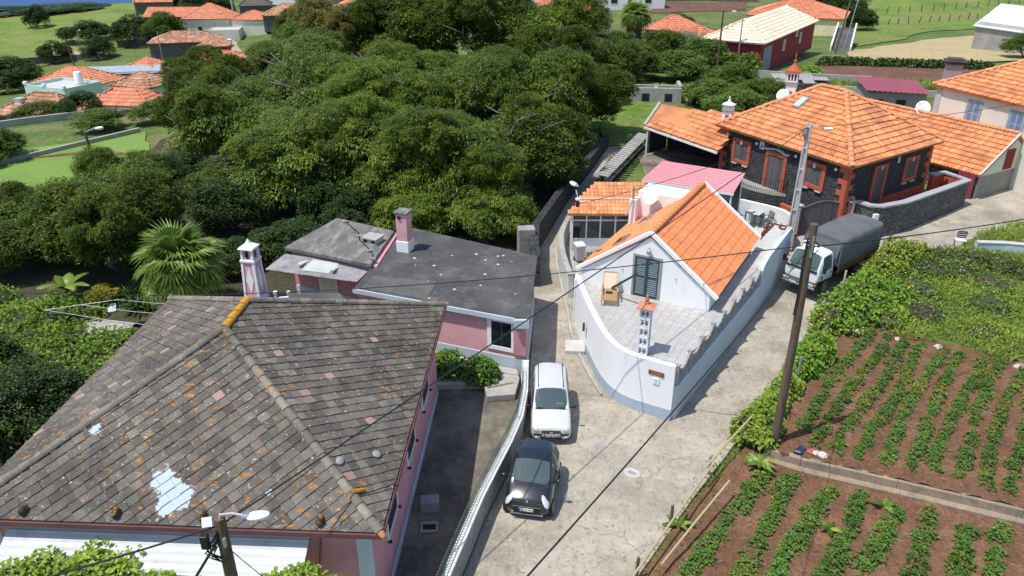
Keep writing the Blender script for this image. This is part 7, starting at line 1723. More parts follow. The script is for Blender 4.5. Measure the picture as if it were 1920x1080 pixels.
for k, (x, y, r, lab) in enumerate(((15.0,29.2,.28,'pale stone at the top left corner of the upper field'),(16.5,28.6,.16,'small pale stone at the head of the second crop row'),(17.9,27.9,.20,'pale stone at the head of the fourth crop row'),(20.4,26.3,.26,'pale stone at the right end of the upper field edge'),(22.6,25.0,.45,'large pale boulder at the right edge of the upper field'),(22.3,24.3,.30,'pale boulder below the largest one at the right edge'),(14.8,24.0,.10,'tiny white stone in the middle of the upper field'))): rock(lab, x, y, r, pale, z_up, k)
rg = thing('rubbish_heap', 'small heap of dark and red plastic rubbish at the end of the terrace wall', 'rubbish', (9.95,20.95,.55))
for k, (x, y, c) in enumerate(((-.25,0,(.02,.03,.07)),(-.12,.12,(.03,.04,.09)),(.18,-.02,(.45,.10,.10)),(.35,-.12,(.62,.50,.42)),(.5,-.2,(.65,.62,.56)))):
    mb = MB(); mb.ell((x,y,.08),.17,.13,.10,8,5); mb.v = [(a+rr.uniform(-.03,.03),b+rr.uniform(-.03,.03),c_+rr.uniform(-.03,.03)) for a, b, c_ in mb.v]; mb.build('bag', plain('rubbish_%d' % k, c, .4), rg)
# ------------------------------------------------------------------ background buildings
def house(label, x, y, rz, w_, d_, hw, hr, roof, wallm, roofm, wins=(), name='village_house', base=None, over=.35, chim=None, group='houses in the background', tiles=True, doorm=None, parapet=.5):
    """w_ along local x, d_ along local y (front faces -y). wins: (face 'f','l','r', offset, z, width, height, material)"""
    z = gh(x, y) if base is None else base
    t = thing(name, label, 'house', (x,y,z-.3), rz, group)
    a, b = w_/2, d_/2
    if roof == 'flat':
        MB().box(-a,a,-b,b,0,hw).build('wall', wallm, t)
        MB().box(-a+.2,a-.2,-b+.2,b-.2,hw+.003,hw+.03).build('roof', roofm, t)
        for (x0,x1,y0,y1) in ((-a,a,-b,-b+.2),(-a,a,b-.2,b),(-a,-a+.2,-b+.2,b-.2),(a-.2,a,-b+.2,b-.2)): MB().box(x0,x1,y0,y1,hw+.002,hw+parapet).build('parapet', wallm, t)
    elif roof == 'gable':
        pent = [(-a,0),(a,0),(a,hw),(0,hw+hr-.1),(-a,hw)] if d_ > w_ else None
        if pent:
            mb = MB(); mb.add([(p,-b,q) for p, q in pent]+[(p,b,q) for p, q in pent],[(0,1,2,3,4),(9,8,7,6,5)]+[(i,5+i,5+(i+1)%5,(i+1)%5) for i in range(5)]); mb.build('wall', wallm, t)
            FF = [Facet([(a+over,-b-over,hw-over*hr/a),(a+over,b+over,hw-over*hr/a),(0,b+over,hw+hr),(0,-b-over,hw+hr)]), Facet([(-a-over,b+over,hw-over*hr/a),(-a-over,-b-over,hw-over*hr/a),(0,-b-over,hw+hr),(0,b+over,hw+hr)])]
        else:
            pent = [(-b,0),(b,0),(b,hw),(0,hw+hr-.1),(-b,hw)]; mb = MB(); mb.add([(-a,p,q) for p, q in pent]+[(a,p,q) for p, q in pent],[(4,3,2,1,0),(5,6,7,8,9)]+[((i+1)%5,5+(i+1)%5,5+i,i) for i in range(5)]); mb.build('wall', wallm, t)
            FF = [Facet([(-a-over,-b-over,hw-over*hr/b),(a+over,-b-over,hw-over*hr/b),(a+over,0,hw+hr),(-a-over,0,hw+hr)]), Facet([(a+over,b+over,hw-over*hr/b),(-a-over,b+over,hw-over*hr/b),(-a-over,0,hw+hr),(a+over,0,hw+hr)])]
    else:
        MB().box(-a,a,-b,b,0,hw).build('wall', wallm, t)
        A, B = a+over, b+over
        if A >= B: FF = hip_facets(-A,A,-B,B,hw-.05,-(A-B),A-B,0,0,hw+hr)
        else: FF = hip_facets(-A,A,-B,B,hw-.05,0,0,-(B-A),B-A,hw+hr)
    if roof != 'flat':
        r_ = deck(FF, roofm, t, .12)
        if tiles: roman_tiles(FF, .5 if tiles == 1 else .36, .62 if tiles == 1 else .5, roofm, r_, mw(t), 0, h=.09, lift=.07, jit=.02)
        for F in FF:
            for i in range(len(F.P)):
                p, q = F.P[i], F.P[(i+1)%len(F.P)]
                if q.z-p.z > .3 and roof == 'hip': MB().bar(tuple(p+Vector((0,0,.10))), tuple(q+Vector((0,0,.10))), .22,.14).build('hip_cap', roofm, r_)
        if tiles: MB().bar(tuple(Vector(FF[0].P[2])+Vector((0,0,.10))), tuple((Vector(FF[0].P[3]) if len(FF[0].P) > 3 else Vector(FF[0].P[2])+Vector((0,.3,0)))+Vector((0,0,.10))), .24,.16).build('ridge_cap', roofm, r_)
    for (f, off, wz, ww, wh_, wm) in wins:
        if f == 'f': loc, r2 = (off,-b-.01,wz), math.pi
        elif f == 'r': loc, r2 = (a+.01,off,wz), -math.pi/2
        else: loc, r2 = (-a-.01,off,wz), math.pi/2
        fr = MB().box(-ww/2-.1,ww/2+.1,-.02,.05,-.1,wh_+.1).build('window', M['whitepaint'], t); fr.location = loc; fr.rotation_euler = (0,0,r2)
        MB().box(-ww/2,ww/2,.05,.07,0,wh_).build('pane', wm or M['darkglass'], fr)
    if chim:
        c = MB().box(chim[0]-.35,chim[0]+.35,chim[1]-.35,chim[1]+.35,hw,hw+hr+chim[2]).build('chimney', M['white'], t); MB().box(chim[0]-.45,chim[0]+.45,chim[1]-.45,chim[1]+.45,hw+hr+chim[2],hw+hr+chim[2]+.12).build('chimney_cap', M['concrete'], c)
    return t
mint = mat('mint_plaster', (.50,.66,.59), .9, .05, .5, fine=20, fvar=.04, bs=.1)
G_ = M['darkglass']
t = house('mint green flat-roofed house with a white roof terrace at the left', -76.0,132.0,R(-24),9.6,7.2,4.2,0,'flat',mint,M['concretelight'],[('f',-1.6,1.0,1.,1.1,G_)],parapet=.55)
for x in (-4.6,0,4.6): MB().box(x-.3,x+.3,-3.7,-3.2,4.75,5.2).build('parapet_post', M['white'], t)
MB().lathe([(.65,4.3),(.65,6.1),(.5,6.3)],(1.2,2.2,0),14).build('water_tank', M['white'], t, smooth=True)
mb = MB()
for k in range(7): mb.box(1.2,2.5,-3.9-.36*k,-3.55-.36*k,3.8-.5*k,4.2-.5*k)
mb.build('outdoor_stair', M['concrete'], t)
house('old stone house with a mottled clay tile hip roof beside the field wall', -48.0,79.8,R(-16),8.4,5.6,2.1,1.7,'hip',M['greystone'],M['orange_old'],[('f',1.5,.9,.7,.8,M['black'])],tiles=2,chim=(-2.0,-1.4,-.4))
house('orange hip-roofed house behind the mint green one', -82.0,148.0,R(-14),13.,9.,4.6,2.4,'hip',M['white'],M['orange_far'])
house('low green-walled house with a faded red roof right of the mint house', -57.0,121.0,R(-20),7.,6.,3.0,1.6,'hip',mint,M['orange_old'])
t = house('long shed with a blue-grey sheet roof behind the mint house', -84.0,167.0,R(12),18.,7.,4.6,.9,'gable',M['greystone'],mat('blue_grey_sheet', (.30,.36,.40), .6),tiles=0)
house('small house with a pale roof beside the parked white truck', -66.0,150.0,R(10),8.,6.,3.4,0,'flat',M['white'],M['concretelight'],parapet=.2)
pt = thing('porch', 'open porch with white columns and a bright orange roof before the dark trees', 'porch', (-36.4,73.4,-1.9), R(-8))
FFp = hip_facets(-3.2,3.2,-2.3,2.3,2.9,-1.2,1.2,0,0,4.1); rp_ = deck(FFp, M['orange_far'], pt, .12); roman_tiles(FFp, .36, .5, M['orange_far'], rp_, mw(pt), 0, h=.07, lift=.05)
for x in (-2.8,0,2.8):
    for y in (-1.9,1.9): MB().box(x-.18,x+.18,y-.18,y+.18,-.3,2.85).build('column', M['white'], pt, bevel=.02)
MB().box(-3,3,-2.08,-1.75,2.55,2.84).build('beam', M['white'], pt); MB().box(-3,3,-2.1,2.1,-.3,.1).build('floor', M['concrete'], pt); MB().box(-2.6,2.6,1.75,2.05,.1,2.85).build('rear_wall', M['white'], pt)
house('house with a broad orange roof half hidden in the orchard trees', -37.0,98.5,R(8),11.,7.,2.9,1.6,'hip',M['cream'],M['orange_far'],tiles=2)
house('dark orange hip roof between the mint house and the stone house', -79.0,171.0,R(-10),9.,9.,4.2,2.4,'hip',M['greystone'],M['orange_far'],tiles=1)
t = house('grey stone house with a dull red roof in the village', -81.5,200.,R(14),16.,10.,5.4,2.0,'hip',M['greystone'],M['orange_old'],tiles=1)
house('small dark red house adjoining the stone one in the village', -73.8,197.5,R(14),7.,8.,4.4,1.4,'hip',M['redwall'],M['orange_old'],[('f',-.6,1.4,.9,1.1,M['white']),('f',1.7,.3,.8,2.,M['white'])],tiles=1)
house('orange-roofed village house with long wing', -100.0,241.0,R(2),15.,10.,5.0,2.0,'gable',M['redwall'],M['orange_far'],tiles=1)
house('cream village house with a pyramid orange roof', -88.0,237.0,R(4),13.,12.,4.8,3.6,'hip',M['cream'],M['orange_far'],[('f',-2,1.5,1.2,1.2,G_),('f',2,1.5,1.2,1.2,G_)],tiles=1)
house('low white garage beside the village street', -80.5,226.0,R(10),8.,7.,3.,0,'flat',M['cream'],M['concretelight'],parapet=.25)
house('terracotta-roofed house right of the village street', -74.5,234.0,R(-6),10.,9.,4.4,2.,'hip',M['cream'],M['orange_far'],tiles=1)
house('weathered tile house right of the village street end', -64.5,234.0,R(8),13.,10.,4.4,2.6,'hip',M['greystone'],M['orange_old'],tiles=1)
house('grey ruin with a sagging roof beyond the village', -84.0,267.0,R(15),10.,8.,3.4,2.6,'hip',M['greystone'],M['greytile'],tiles=0)
house('lone tile-roofed barn in the meadow near the cliff', -121.,277.,R(10),12.,8.,4.2,2.8,'gable',M['greystone'],M['orange_far'],tiles=1)
house('white flat-roofed block beyond the village', -72.,286.,R(-4),24.,10.,6.,0,'flat',M['white'],M['concretelight'],[('f',-5,2,1.5,1.5,G_),('f',0,2,1.5,1.5,G_),('f',5,2,1.5,1.5,G_)])
house('low pinkish-roofed house left of the village trees', -103.,229.,R(35),10.,5.,3.2,1.2,'gable',M['white'],M['orange_old'],tiles=1)
house('orange pyramid roof showing above the trees at top centre', -42.0,227.,R(6),12.,11.,3.4,2.2,'hip',M['white'],M['orange_far'],tiles=1)
house('old tiled roof poking through the orchard canopy', -13.4,74.5,R(20),5.6,5.,2.1,1.8,'hip',M['greystone'],M['orange_old'],tiles=2,chim=(2.0,1.6,.2))
house('large villa with an orange hip roof and cream walls at top centre', 8.6,160.,R(-7),14.,11.,3.2,2.2,'hip',M['cream'],M['orange_far'],[('f',4.3,1.3,1.3,1.2,G_),('f',1.,1.3,1.3,1.2,G_),('r',-2,1.3,1.2,1.2,G_)],tiles=2)
house('long white building with small windows at the top centre edge', 17.0,192.0,R(6),36.,10.,4.4,0,'flat',M['white'],M['concretelight'],[('f',v,1.5,1.5,1.5,G_) for v in (-14,-9,-4,1,6,10,14)])
house('orange hip-roofed house right of the reed clump', 27.2,116.5,R(-18),8.,7.,2.2,1.6,'hip',M['cream'],M['orange_far'],tiles=2,base=-1.3)
house('low orange-roofed annex beside the reed clump', 25.0,124.0,R(-30),7.,6.,2.6,1.8,'hip',M['greystone'],M['orange_far'],tiles=2)
# dark red barn with the pale roof
bn = thing('red_barn', 'big dark red barn with a pale cream hip roof at the upper right', 'barn', (27.6,88.0,.5), math.atan2(.839,.544)-math.pi/2)
BW, BL, BH = 6.4, 24.0, 3.6                          # local x to the left of the long side
MB().box(-BW,0,0,BL,0,BH).build('wall', M['redwall'], bn)
FB = hip_facets(-BW-.4,.4,-.4,BL+.4,BH-.02,-BW/2,-BW/2,3.2,BL-3.2,BH+2.0); br = deck(FB, M['palecream_tile'], bn, .12); roman_tiles(FB, .36, .55, M['palecream_tile'], br, mw(bn), 0, h=.07, lift=.05)
for F in FB:
    for i in range(len(F.P)):
        p, q = F.P[i], F.P[(i+1)%len(F.P)]
        if q.z-p.z > .3: MB().bar(tuple(p+Vector((0,0,.08))), tuple(q+Vector((0,0,.08))), .22,.12).build('hip_cap', M['palecream_tile'], br)
for y, z, hh in ((9.5,1.6,1.3),(17.,1.6,1.3),(15.,2.6,.7)):
    o = MB().box(.0,.05,y-.45,y+.45,z,z+hh).build('window', M['whitepaint'], bn); MB().box(.05,.06,y-.36,y+.36,z+.08,z+hh-.08).build('pane', M['concretelight'], o)
MB().box(0.,.06,1.,4.2,0,3.0).build('sheet_door', M['greyplaster'], bn)
house('cream villa with an orange roof and terrace behind the red barn', 52.0,147.0,R(-25),16.,12.,3.6,2.2,'hip',mat('pale_yellow_plaster', (.68,.62,.36), .9),M['orange_far'],[('f',-3,1.2,1.3,1.5,M['whitepaint']),('f',2,1.2,1.3,1.5,M['whitepaint'])],tiles=2)
rm = thing('garage_ramp', 'dark paved ramp with white parapet beside the cream villa', 'ramp', (48.5,117.,-.5), R(-24)); rm.scale = (.6,1.,.8); MB().add([(-2,-6,.1),(2,-6,.1),(2,7,2.2),(-2,7,2.2),(-2,-6,-.3),(2,-6,-.3),(2,7,-.3),(-2,7,-.3)],[(0,1,2,3),(0,4,5,1),(1,5,6,2),(2,6,7,3),(3,7,4,0)]).build('ramp', M['feltroof'], rm)
for x in (-2.15,2.15): MB().add([(x-.15,-6,0),(x+.15,-6,0),(x+.15,7,0),(x-.15,7,0),(x-.15,-6,1.0),(x+.15,-6,1.0),(x+.15,7,3.1),(x-.15,7,3.1)],[(0,3,2,1),(4,5,6,7),(0,1,5,4),(1,2,6,5),(2,3,7,6),(3,0,4,7)]).build('parapet', M['white'], rm)
house('white-gabled house with a grey side wall at the right edge', 71.,111.,R(20),8.,9.,3.6,2.6,'gable',M['greyplaster'],M['sheetwhite'],tiles=0)
os_ = thing('tin_shed', 'collapsed old shed with grey tin sheets behind the tall chimney', 'shed', (28.2,76.0,.9), R(-10))
MB().box(-2.6,2.4,-1.4,1.4,0,1.5).build('wall', M['rustroof'], os_); MB().box(-1.2,.6,-1.46,-1.41,.1,1.3).build('red_panel', M['redmetal_dark'], os_)
for k, (x, rz_) in enumerate(((-2.0,.1),(-.8,-.08),(.5,.05),(1.7,-.1))): MB().obox((x,0,1.68+.05*(k%2)),1.35,3.3,.04,rz_,rx=R(5*(-1)**k)).build('tin_sheet', M['rustroof'] if k % 2 else M['greyplaster'], os_)
rw = thing('block_ruin', 'roofless ruin of grey block walls behind the carport', 'ruin', (13.6,72.4,.9), R(-6))
for (x0,x1,y0,y1,h) in ((-2.4,2.2,-.15,.15,1.5),(-2.4,-2.1,.15,2.4,1.4),(1.9,2.2,.15,2.6,1.7),(-2.1,1.9,2.3,2.6,1.3),(-.2,.1,.15,2.3,1.2)): MB().box(x0,x1,y0,y1,-.3,h).build('wall', M['concrete'], rw)
for x in (-1.1,1.0): MB().box(x-.35,x+.35,-.17,-.151,.3,1.0).build('opening', M['black'], rw)
tag(strip(MB(), [(9.0,79.2),(10.5,79.6),(12.2,79.3)], .7, .6, 2.0).build('dry_stone_wall', M['fieldstone']), 'short dry stone wall at the end of the bright grass strip', 'wall')
tag(strip(MB(), [(16.4,71.2),(19.2,75.8),(22.5,84.8)], .35, .6, 2.2).build('boundary_wall', M['greystone']), 'old stone boundary wall running up behind the carport', 'wall')
tag(strip(MB(), [(22.3,86.0),(25,84.8),(29,83.2),(37,80.6)], .25, .6, 1.9).build('block_wall', M['concrete']), 'plain grey block wall in front of the dark red barn', 'wall')
tag(strip(MB(), [(30.5,78.2),(36,76.2),(44,74.2)], .25, .7, 1.6).build('block_wall', M['concrete']), 'low concrete wall behind the stone house below rough grass', 'wall')
tag(strip(MB(), [(-46.5,64.8),(-43.0,67.8),(-38.2,71.0)], .3, -.8, .75).build('field_wall', M['concrete']), 'pale concrete wall along the track below the old tiled house', 'wall')
tag(strip(MB(), [(-41,49),(-36,54.6),(-30.8,62.8)], .25, .2, 1.1).build('field_wall', M['concrete']), 'thin wall along the back edge of the striped lawn', 'wall')
for k, (pp, lab) in enumerate((([(-128,196),(-116,203),(-106,206)],'grey stone wall across the middle meadow'),([(-84,256),(-70,258),(-52,255)],'dark stone field wall behind the village'),([(-108,218),(-100,221)],'rust-brown retaining wall above the village'),([(-60,262),(-40,262),(-14,262)],'long grey wall beyond the village'),([(30,200),(45,201),(60,199)],'dark stone wall along the upper ploughed field'))):
    tag(strip(MB(), pp, .5, gh(*pp[1])-3, gh(*pp[1])+1.6).build('stone_wall', M['fieldstone']), lab, 'wall')
# curved pale wall, drive apron and folding chair at the right edge
cw = thing('curved_wall', 'low curved pale blue-grey wall at the right edge below the driveway', 'wall')
cpts = [(24.6,37.6),(26.0,37.5),(27.8,37.0),(29.5,36.2),(31.5,35.0),(34,33)]
strip(MB(), cpts, .3, .4, 1.35).build('wall', M['paleblue'], cw); strip(MB(), cpts, .36, 1.352, 1.42).build('coping', M['concretelight'], cw, bevel=.02)
drape('driveway', [(24.4,38.2),(26.2,40.2),(30,42.6),(40,46),(40,34),(32,35.4),(29,37),(26.5,37.9)], .10, M['road'], 2.)
fcx = thing('garden_chair', 'white folding garden chair with dark slats on the bank by the driveway', 'chair', (23.9,37.9,.95), R(160))
for sx in (-.24,.24): MB().bar((sx,-.25,0),(sx,.12,.95),.035,.035).build('back_post', M['whitepaint'], fcx); MB().bar((sx,.2,0),(sx,-.2,.42),.035,.035).build('leg', M['black'], fcx)
MB().box(-.26,.26,-.25,.2,.41,.45).build('seat', M['whitepaint'], fcx); 
for z in (.55,.68,.81,.92): MB().bar((-.22,-.25+z*.39,z),(.22,-.25+z*.39,z),.02,.07).build('back_slat', plain('navy_slat', (.02,.03,.08), .5), fcx)
tag(MB().box(34.2,34.5,40.6,44,.7,2.0).build('gate_wall', M['white']), 'short white wall end at the right edge of the driveway', 'wall')
bush(33.6,42.8,1.3,2.4,'yellow','yellow-green shrub overhanging the driveway at the right edge')
# ------------------------------------------------------------------ far vehicles
def van(label, x, y, rz, s=1.):
    t = thing('parked_van', label, 'van', (x,y,gh(x,y)+.15), rz, 'parked vans'); t.scale = (s,s,s)
    MB().add([(-.85,0,.35),(.85,0,.35),(.85,4.2,.35),(-.85,4.2,.35),(-.85,0,.95),(.85,0,.95),(.85,.9,1.1),(-.85,.9,1.1),(.75,1.6,1.85),(-.75,1.6,1.85),(.75,4.15,1.9),(-.75,4.15,1.9)],
             [(0,3,2,1),(0,1,5,4),(4,5,6,7),(7,6,8,9),(9,8,10,11),(11,10,2,3),(1,2,10,8,6,5),(0,4,7,9,11,3)]).build('body', M['whitepaint'], t, bevel=.08)
    MB().add([(-.7,.93,1.15),(.7,.93,1.15),(.66,1.52,1.78),(-.66,1.52,1.78)],[(0,1,2,3)]).xf(Matrix.Translation((0,-.03,.03))).build('windscreen', M['darkglass'], t)
    for sx in (-1,1):
        for y_ in (.8,3.4): wheel(t, sx*.78, y_, .32, .2, M['greymetal'], sx)
        MB().add([(sx*.86,1.3,1.15),(sx*.86,2.3,1.15),(sx*.79,2.3,1.72),(sx*.80,1.6,1.72)],[(0,1,2,3)]).build('side_window', M['darkglass'], t)
van('white van parked on the village street', -76.0,212.,R(8)); van('white delivery van parked by the blue-grey shed', -88.,184.,R(-95),1.5)
for k, (x, y, w_, h_, lab) in enumerate(((9.8,110.,1.4,1.8,'dark blue rubbish container left of the street lamp'),(11.6,110.6,1.4,2.2,'second dark blue container beside the street lamp'),(8.2,109.,1.6,1.4,'dark crate stack by the villa wall'))):
    t = thing('waste_container', lab, 'container', (x,y,gh(x,y)), R(-10), 'containers by the villa'); MB().box(-w_/2,w_/2,-.6,.6,0,h_).build('body', plain('navy_bin_%d' % k, (.02,.035,.06), .5), t, bevel=.05); MB().box(-w_/2-.05,w_/2+.05,-.65,.65,h_,h_+.12).build('lid', M['black'], t, bevel=.03)
# ------------------------------------------------------------------ poles, lamps, cables
def lamp_head(parent, p, d, m=None, s=1.):
    """cobra-head luminaire at p pointing along d"""
    d = Vector(d).normalized(); a = math.atan2(d.y, d.x)
    q = MB().ell((0,0,0),.27*s,.13*s,.075*s,12,7).build('lamp_head', M['whitepaint'], parent, smooth=True); q.location = p+d*.25*s; q.rotation_euler = (0,R(-8),a)
    MB().ell((.06*s,0,-.05*s),.20*s,.10*s,.06*s,10,6).build('lamp_glass', lamp_glass, q, smooth=True)
    o = MB().ell((-.22*s,0,0.01),.12*s,.09*s,.07*s,9,6).build('ballast', plain('blue_grey_cover', (.18,.22,.32), .4), q, smooth=True)
wpole = thing('wooden_pole', 'tall dark wooden utility pole standing at the edge of the crop field', 'utility pole', (9.06,21.52,0.4))
MB().tube([(0,0,0),(.03,0,4.2),(0,0,8.24)],[.155,.135,.115],12).build('shaft', M['wood'], wpole, smooth=True, sharp=60)
MB().box(-.03,.03,-.16,-.1,7.2,7.9).build('bracket', M['greymetal'], wpole)
MB().tube([(.1+.18*math.cos(a),.02,7.45+.2*math.sin(a)) for a in np.linspace(0,6.0,14)],.018,5).build('cable_coil', M['cable'], wpole)
MB().tube([(-.14,-.06,7.8),(-.17,-.08,7.0),(-.15,-.10,6.0),(-.17,-.1,5.2)],.03,6).build('cable_drop', M['cable'], wpole)
for z in (7.55,7.7): MB().tube([(-.25,-.05,z),(.05,-.05,z+.05)],.025,6).build('insulator', M['whitepaint'], wpole)
cpole = thing('concrete_lamp_post', 'grey concrete lamp post with recessed panels in front of the stone house', 'lamp post', (15.16,38.84,.45), R(-30))
def ipole(h, w0, w1):
    mb = MB()
    for sx in (-1,1): mb.add([(sx*w0-.045,-.13,0),(sx*w0+.045,-.13,0),(sx*w0+.045,.13,0),(sx*w0-.045,.13,0),(sx*w1-.035,-.10,h),(sx*w1+.035,-.10,h),(sx*w1+.035,.10,h),(sx*w1-.035,.10,h)],[(0,3,2,1),(4,5,6,7),(0,1,5,4),(1,2,6,5),(2,3,7,6),(3,0,4,7)])
    mb.add([(-w0,-.03,0),(w0,-.03,0),(w0,.03,0),(-w0,.03,0),(-w1,-.03,h),(w1,-.03,h),(w1,.03,h),(-w1,.03,h)],[(0,3,2,1),(4,5,6,7),(0,1,5,4),(2,3,7,6)])
    for k in range(7):
        z = h*k/6.2; ww = w0+(w1-w0)*z/h; mb.box(-ww,ww,-.11,.11,z,z+.10)
    return mb
ipole(6.95,.17,.09).build('shaft', M['concretelight'], cpole, bevel=.01)
MB().tube([(0,0,6.75),(.25,-.1,6.82),(.75,-.3,6.88)],.03,7).build('arm', M['greymetal'], cpole); lamp_head(cpole, Vector((.75,-.3,6.88)), (.93,-.36,.0))
MB().obox((-.15,-.1,6.5),.25,.2,.25).build('junction_box', M['rustroof'], cpole, bevel=.02)
MB().tube([(-.25,-.15,6.6),(-.4,-.1,6.35),(-.3,-.2,6.2),(-.15,-.15,6.35),(-.1,-.1,6.1)],.02,5).build('cable_loop', M['cable'], cpole)
gpole = thing('green_lamp_post', 'slim dark green lamp post with a white lamp head beside the lane', 'lamp post', (2.92,32.3,.1))
MB().tube([(0,0,0),(0,0,2.5),(0,0,5.5)],[.075,.06,.045],10).build('shaft', M['darkgreenpole'], gpole, smooth=True)
MB().lathe([(.12,5.5),(.12,5.56),(.03,5.6)],n=10).build('collar', M['whitepaint'], gpole); MB().tube([(0,0,5.55),(-.04,-.0,5.75),(-.10,.05,5.95)],.022,6).build('arm', M['whitepaint'], gpole)
lamp_head(gpole, Vector((-.10,.05,5.98)), (-.35,.55,.76)); gpole.children[-1].rotation_euler = (0,R(-50),R(122))
MB().lathe([(.09,5.18),(.09,5.4)],n=8).build('cable_clamp', M['black'], gpole)
bpole = thing('near_utility_pole', 'wooden utility pole with a street lamp in front of the grey tiled roof', 'utility pole', (-6.02,12.0,0))
MB().tube([(0,0,0),(.04,0,3.),(.06,0,5.95)],[.16,.145,.115],12).build('shaft', M['wood'], bpole, smooth=True, sharp=60)
MB().tube([(.06,-.02,5.8),(.10,-.02,6.05),(.35,-.02,6.08),(.62,-.02,6.02)],.025,7).build('arm', M['concretelight'], bpole, smooth=True); lamp_head(bpole, Vector((.60,-.02,6.02)), (1,.0,0))
MB().obox((-.16,-.10,5.92),.20,.02,.20,.2,rx=-.5).build('cover_plate', M['whitepaint'], bpole)
for k in range(7):
    a = k*.9; MB().tube([(.02,-.12,5.7-.05*k),(-.2+.08*math.cos(a),-.2+.08*math.sin(a),5.45-.06*k),(-.25+.1*k*.5,-.18,5.2-.05*k),(.0+.03*k,-.14,5.0)],.014,5).build('cable_loop', M['cable'], bpole)
MB().obox((-.26,-.15,5.45),.16,.14,.34).build('junction_box', M['black'], bpole, bevel=.02)
for x, z in ((-.1,5.3),(.13,5.4)): MB().obox((x,-.13,z),.05,.08,.22).build('clamp', M['greymetal'], bpole)
def cable(label, a, b, sag=.3, r=.018, n=18, m=None, name='overhead_cable'):
    a = Vector(a); b = Vector(b); pts = [a.lerp(b, i/n)-Vector((0,0,sag*4*(i/n)*(1-i/n))) for i in range(n+1)]
    tag(MB().tube(pts, r, 6, False).build(name, m or M['cable'], None, smooth=True), label, 'cable', 'overhead cables')
WT = (9.06,21.45,8.0); CT = (15.1,38.8,7.2); BT = (-5.96,12.0,5.75)
cable('overhead cable from the wooden pole across the annex to the left garden', WT, (-24.3,32.6,.9), .75, .017)
cable('overhead cable from the lamp post across the terrace to the near pole', CT, BT, .1, .020)
cable('overhead cable from the wooden pole down across the road to the bottom edge', WT, (.15,6.4,10.2), .15, .014)
cable('overhead cable from the wooden pole past the truck to the right edge', (9.1,21.5,7.9), (34.5,34.5,6.4), .45, .020)
cable('thin cable between the green lamp post and the concrete lamp post', (2.92,32.3,5.4), CT, .35, .014)
cable('cable from the concrete lamp post to the cream house', CT, (32.5,49.0,6.2), .2, .016)
cable('cable from the near pole down to the bottom left corner', BT, (-14.5,10.2,4.3), .15, .022)
cable('bundled cable from the near pole to the bottom edge', (-6.0,11.9,5.5), (-7.6,10.9,3.2), .05, .030)
cable('thin cable from the near pole to the lean-to roof', (-5.9,11.95,5.2), (-3.6,11.6,3.0), .12, .010)
cable('service wire from the wooden pole to the white house gable', (9.0,21.5,7.8), (13.2,33.9,1.2), .15, .008)
# distant poles and street lamps
def far_pole(label, x, y, h, lamp=None, m=None, lean=0., r=.12):
    t = thing('far_utility_pole', label, 'utility pole', (x,y,gh(x,y)), 0, 'distant poles')
    MB().tube([(0,0,0),(lean*.5,0,h*.5),(lean,0,h)],[r,r*.85,r*.7],7).build('shaft', m or M['wood'], t, smooth=True)
    if lamp: MB().tube([(lean,0,h-.1),(lean+lamp[0]*.8,lamp[1]*.8,h+.25)],.05,6).build('arm', M['greymetal'], t); lamp_head(t, Vector((lean+lamp[0]*.8,lamp[1]*.8,h+.25)), (lamp[0],lamp[1],0.), s=1.3)
    return t
far_pole('wooden pole left of the dark red barn', 21.0,80.6,7.4); far_pole('grey lamp post before the dark red barn front', 25.3,88.6,6.4,(-1.,-.2),M['greymetal'],0,.09)
far_pole('leaning wooden pole right of the dark red barn', 44.2,108.5,10.,None,None,1.2); far_pole('thin lamp post beside the leaning pole', 45.8,110.,9.6,(.3,0),M['greymetal'],1.2,.08)
far_pole('street lamp by the villa and the tall palm', 12.4,102.,6.0,(-.6,0),M['concretelight'],0,.08)
far_pole('dark street lamp pole standing on the striped lawn', -30.6,54.5,2.2,(1.,-.05),None,-.1,.13)
far_pole('dark pole in the field left of the mint house', -110.,198.,8.5,None,None,-.9,.2); far_pole('thin lamp post on the dirt bank', -111.,205.,7.,(.3,0),M['greymetal'],0,.12); far_pole('tall thin pole in the left meadow', -112.,243.,16.,None,None,-1.,.16)
far_pole('tall pale pole by the village street', -86.5,252.,14.,None,M['concretelight'],-.5,.25); far_pole('village street lamp left of the street', -84.5,233.,6.,(.4,0),M['concretelight'],0,.12); far_pole('grey post before the village stone house', -84.,190.,9.,None,M['greymetal'],0,.12)
cable('distant wire crossing the dry grass field', (45.4,108.5,9.6), (100,124,9.0), .6, .02); cable('lower distant wire crossing the dry grass field', (45.4,108.5,9.0), (100,122,8.2), .7, .02); cable('distant wire over the dark red barn roof', (21.0,80.6,8.2), (45.4,108.5,9.6), .5, .018)
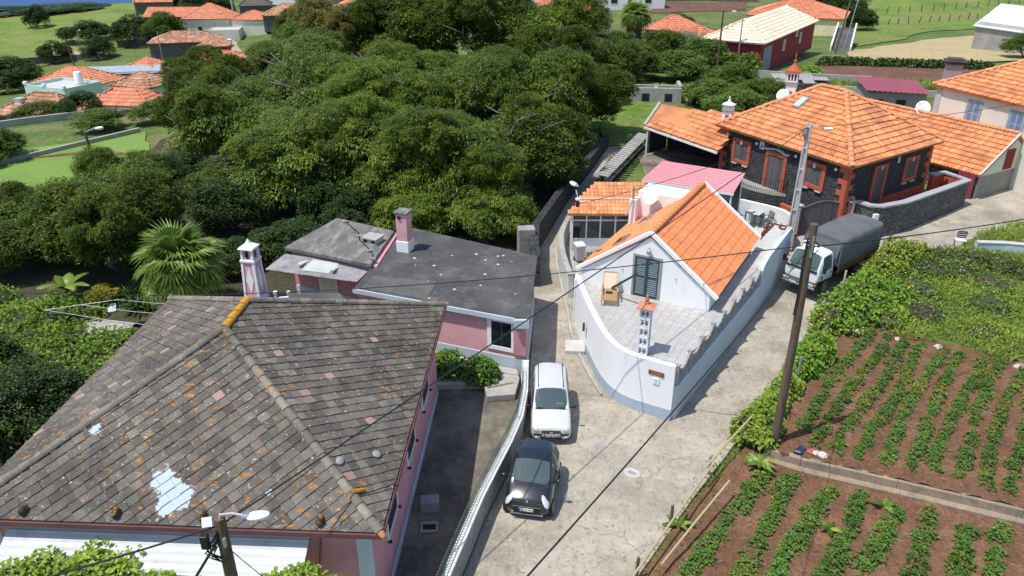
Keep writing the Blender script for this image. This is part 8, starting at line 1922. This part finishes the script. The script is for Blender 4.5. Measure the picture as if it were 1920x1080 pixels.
# posts along the street edge and their rails
for k, (x, y, h, m_, lab) in enumerate(((10.95,25.0,1.9,M['greymetal'],'pale grey post rising from the vine hedge'),(13.35,28.4,2.1,M['wood'],'dark wooden post at the corner of the upper field'),(15.6,32.6,1.9,M['concretelight'],'pale post behind the parked truck in the vines'),(19.3,36.4,2.2,M['wood'],'dark wooden post in the yellow-flowered hedge'),(6.55,20.35,.9,M['greymetal'],'short grey post under the bamboo rail'),(4.85,18.0,.9,M['wood'],'short dark post at the lower kerb'),(3.5,15.9,.9,M['wood'],'lowest short post at the bottom of the kerb'))):
    tag(MB().tube([(x,y,gh(x,y)-.1),(x+.02,y,gh(x,y)+h)],.05,7).build('field_post', m_, None, smooth=True, sharp=60), lab, 'post', 'field posts')
for a, b, lab in (((6.1,19.55,.95),(8.75,22.75,1.0),'long bamboo rail along the road edge below the wooden pole'),((3.3,15.4,.72),(6.6,20.0,.95),'lower bamboo rail along the kerb by the lower field'),((4.2,16.0,.55),(6.9,19.2,.85),'bamboo pole leaning inside the lower rail')):
    tag(MB().tube([a, Vector(a).lerp(Vector(b),.5)+Vector((0,0,.03)), b],.035,7).build('bamboo_rail', M['palewood'], None, smooth=True), lab, 'rail', 'bamboo rails')
kb2 = MB(); strip(kb2, [tuple(e) for e in EDGE[0:5]], .28, -.1, .14); tag(kb2.build('road_kerb', M['road'], None, bevel=.02), 'low concrete kerb along the right side of the road', 'kerb')
# pasture fence posts with wires, far right
pk = 0
fpost = MB().box(-.06,.06,-.06,.06,0,1.35); fme = bpy.data.meshes.new('fence_post'); fme.from_pydata(fpost.v, [], fpost.f); fme.materials.append(M['wood'])
for row, (a, b, n, lab) in enumerate((((69.8,158.5),(108.8,175.5),16,'lower row of the pasture fence with leaning wooden posts'),((80.3,179.4),(121.7,195.7),14,'upper row of the pasture fence with leaning wooden posts'))):
    t = thing('pasture_fence', lab, 'fence', (0,0,0), 0, 'pasture fences'); prev = None
    for k in range(n):
        p = Vector(a).lerp(Vector(b), k/(n-1)); o = link('post', fme, t); o.location = (p.x,p.y,gh(p.x,p.y)); o.rotation_euler = (random.uniform(-.15,.15),random.uniform(-.2,.2),0); o.scale = (1.2,1.2,random.uniform(.9,1.2))
    for z in (.6,1.1): MB().tube([(a[0],a[1],gh(*a)+z),(b[0],b[1],gh(*b)+z)],.012,4).build('wire', M['greymetal'], t)
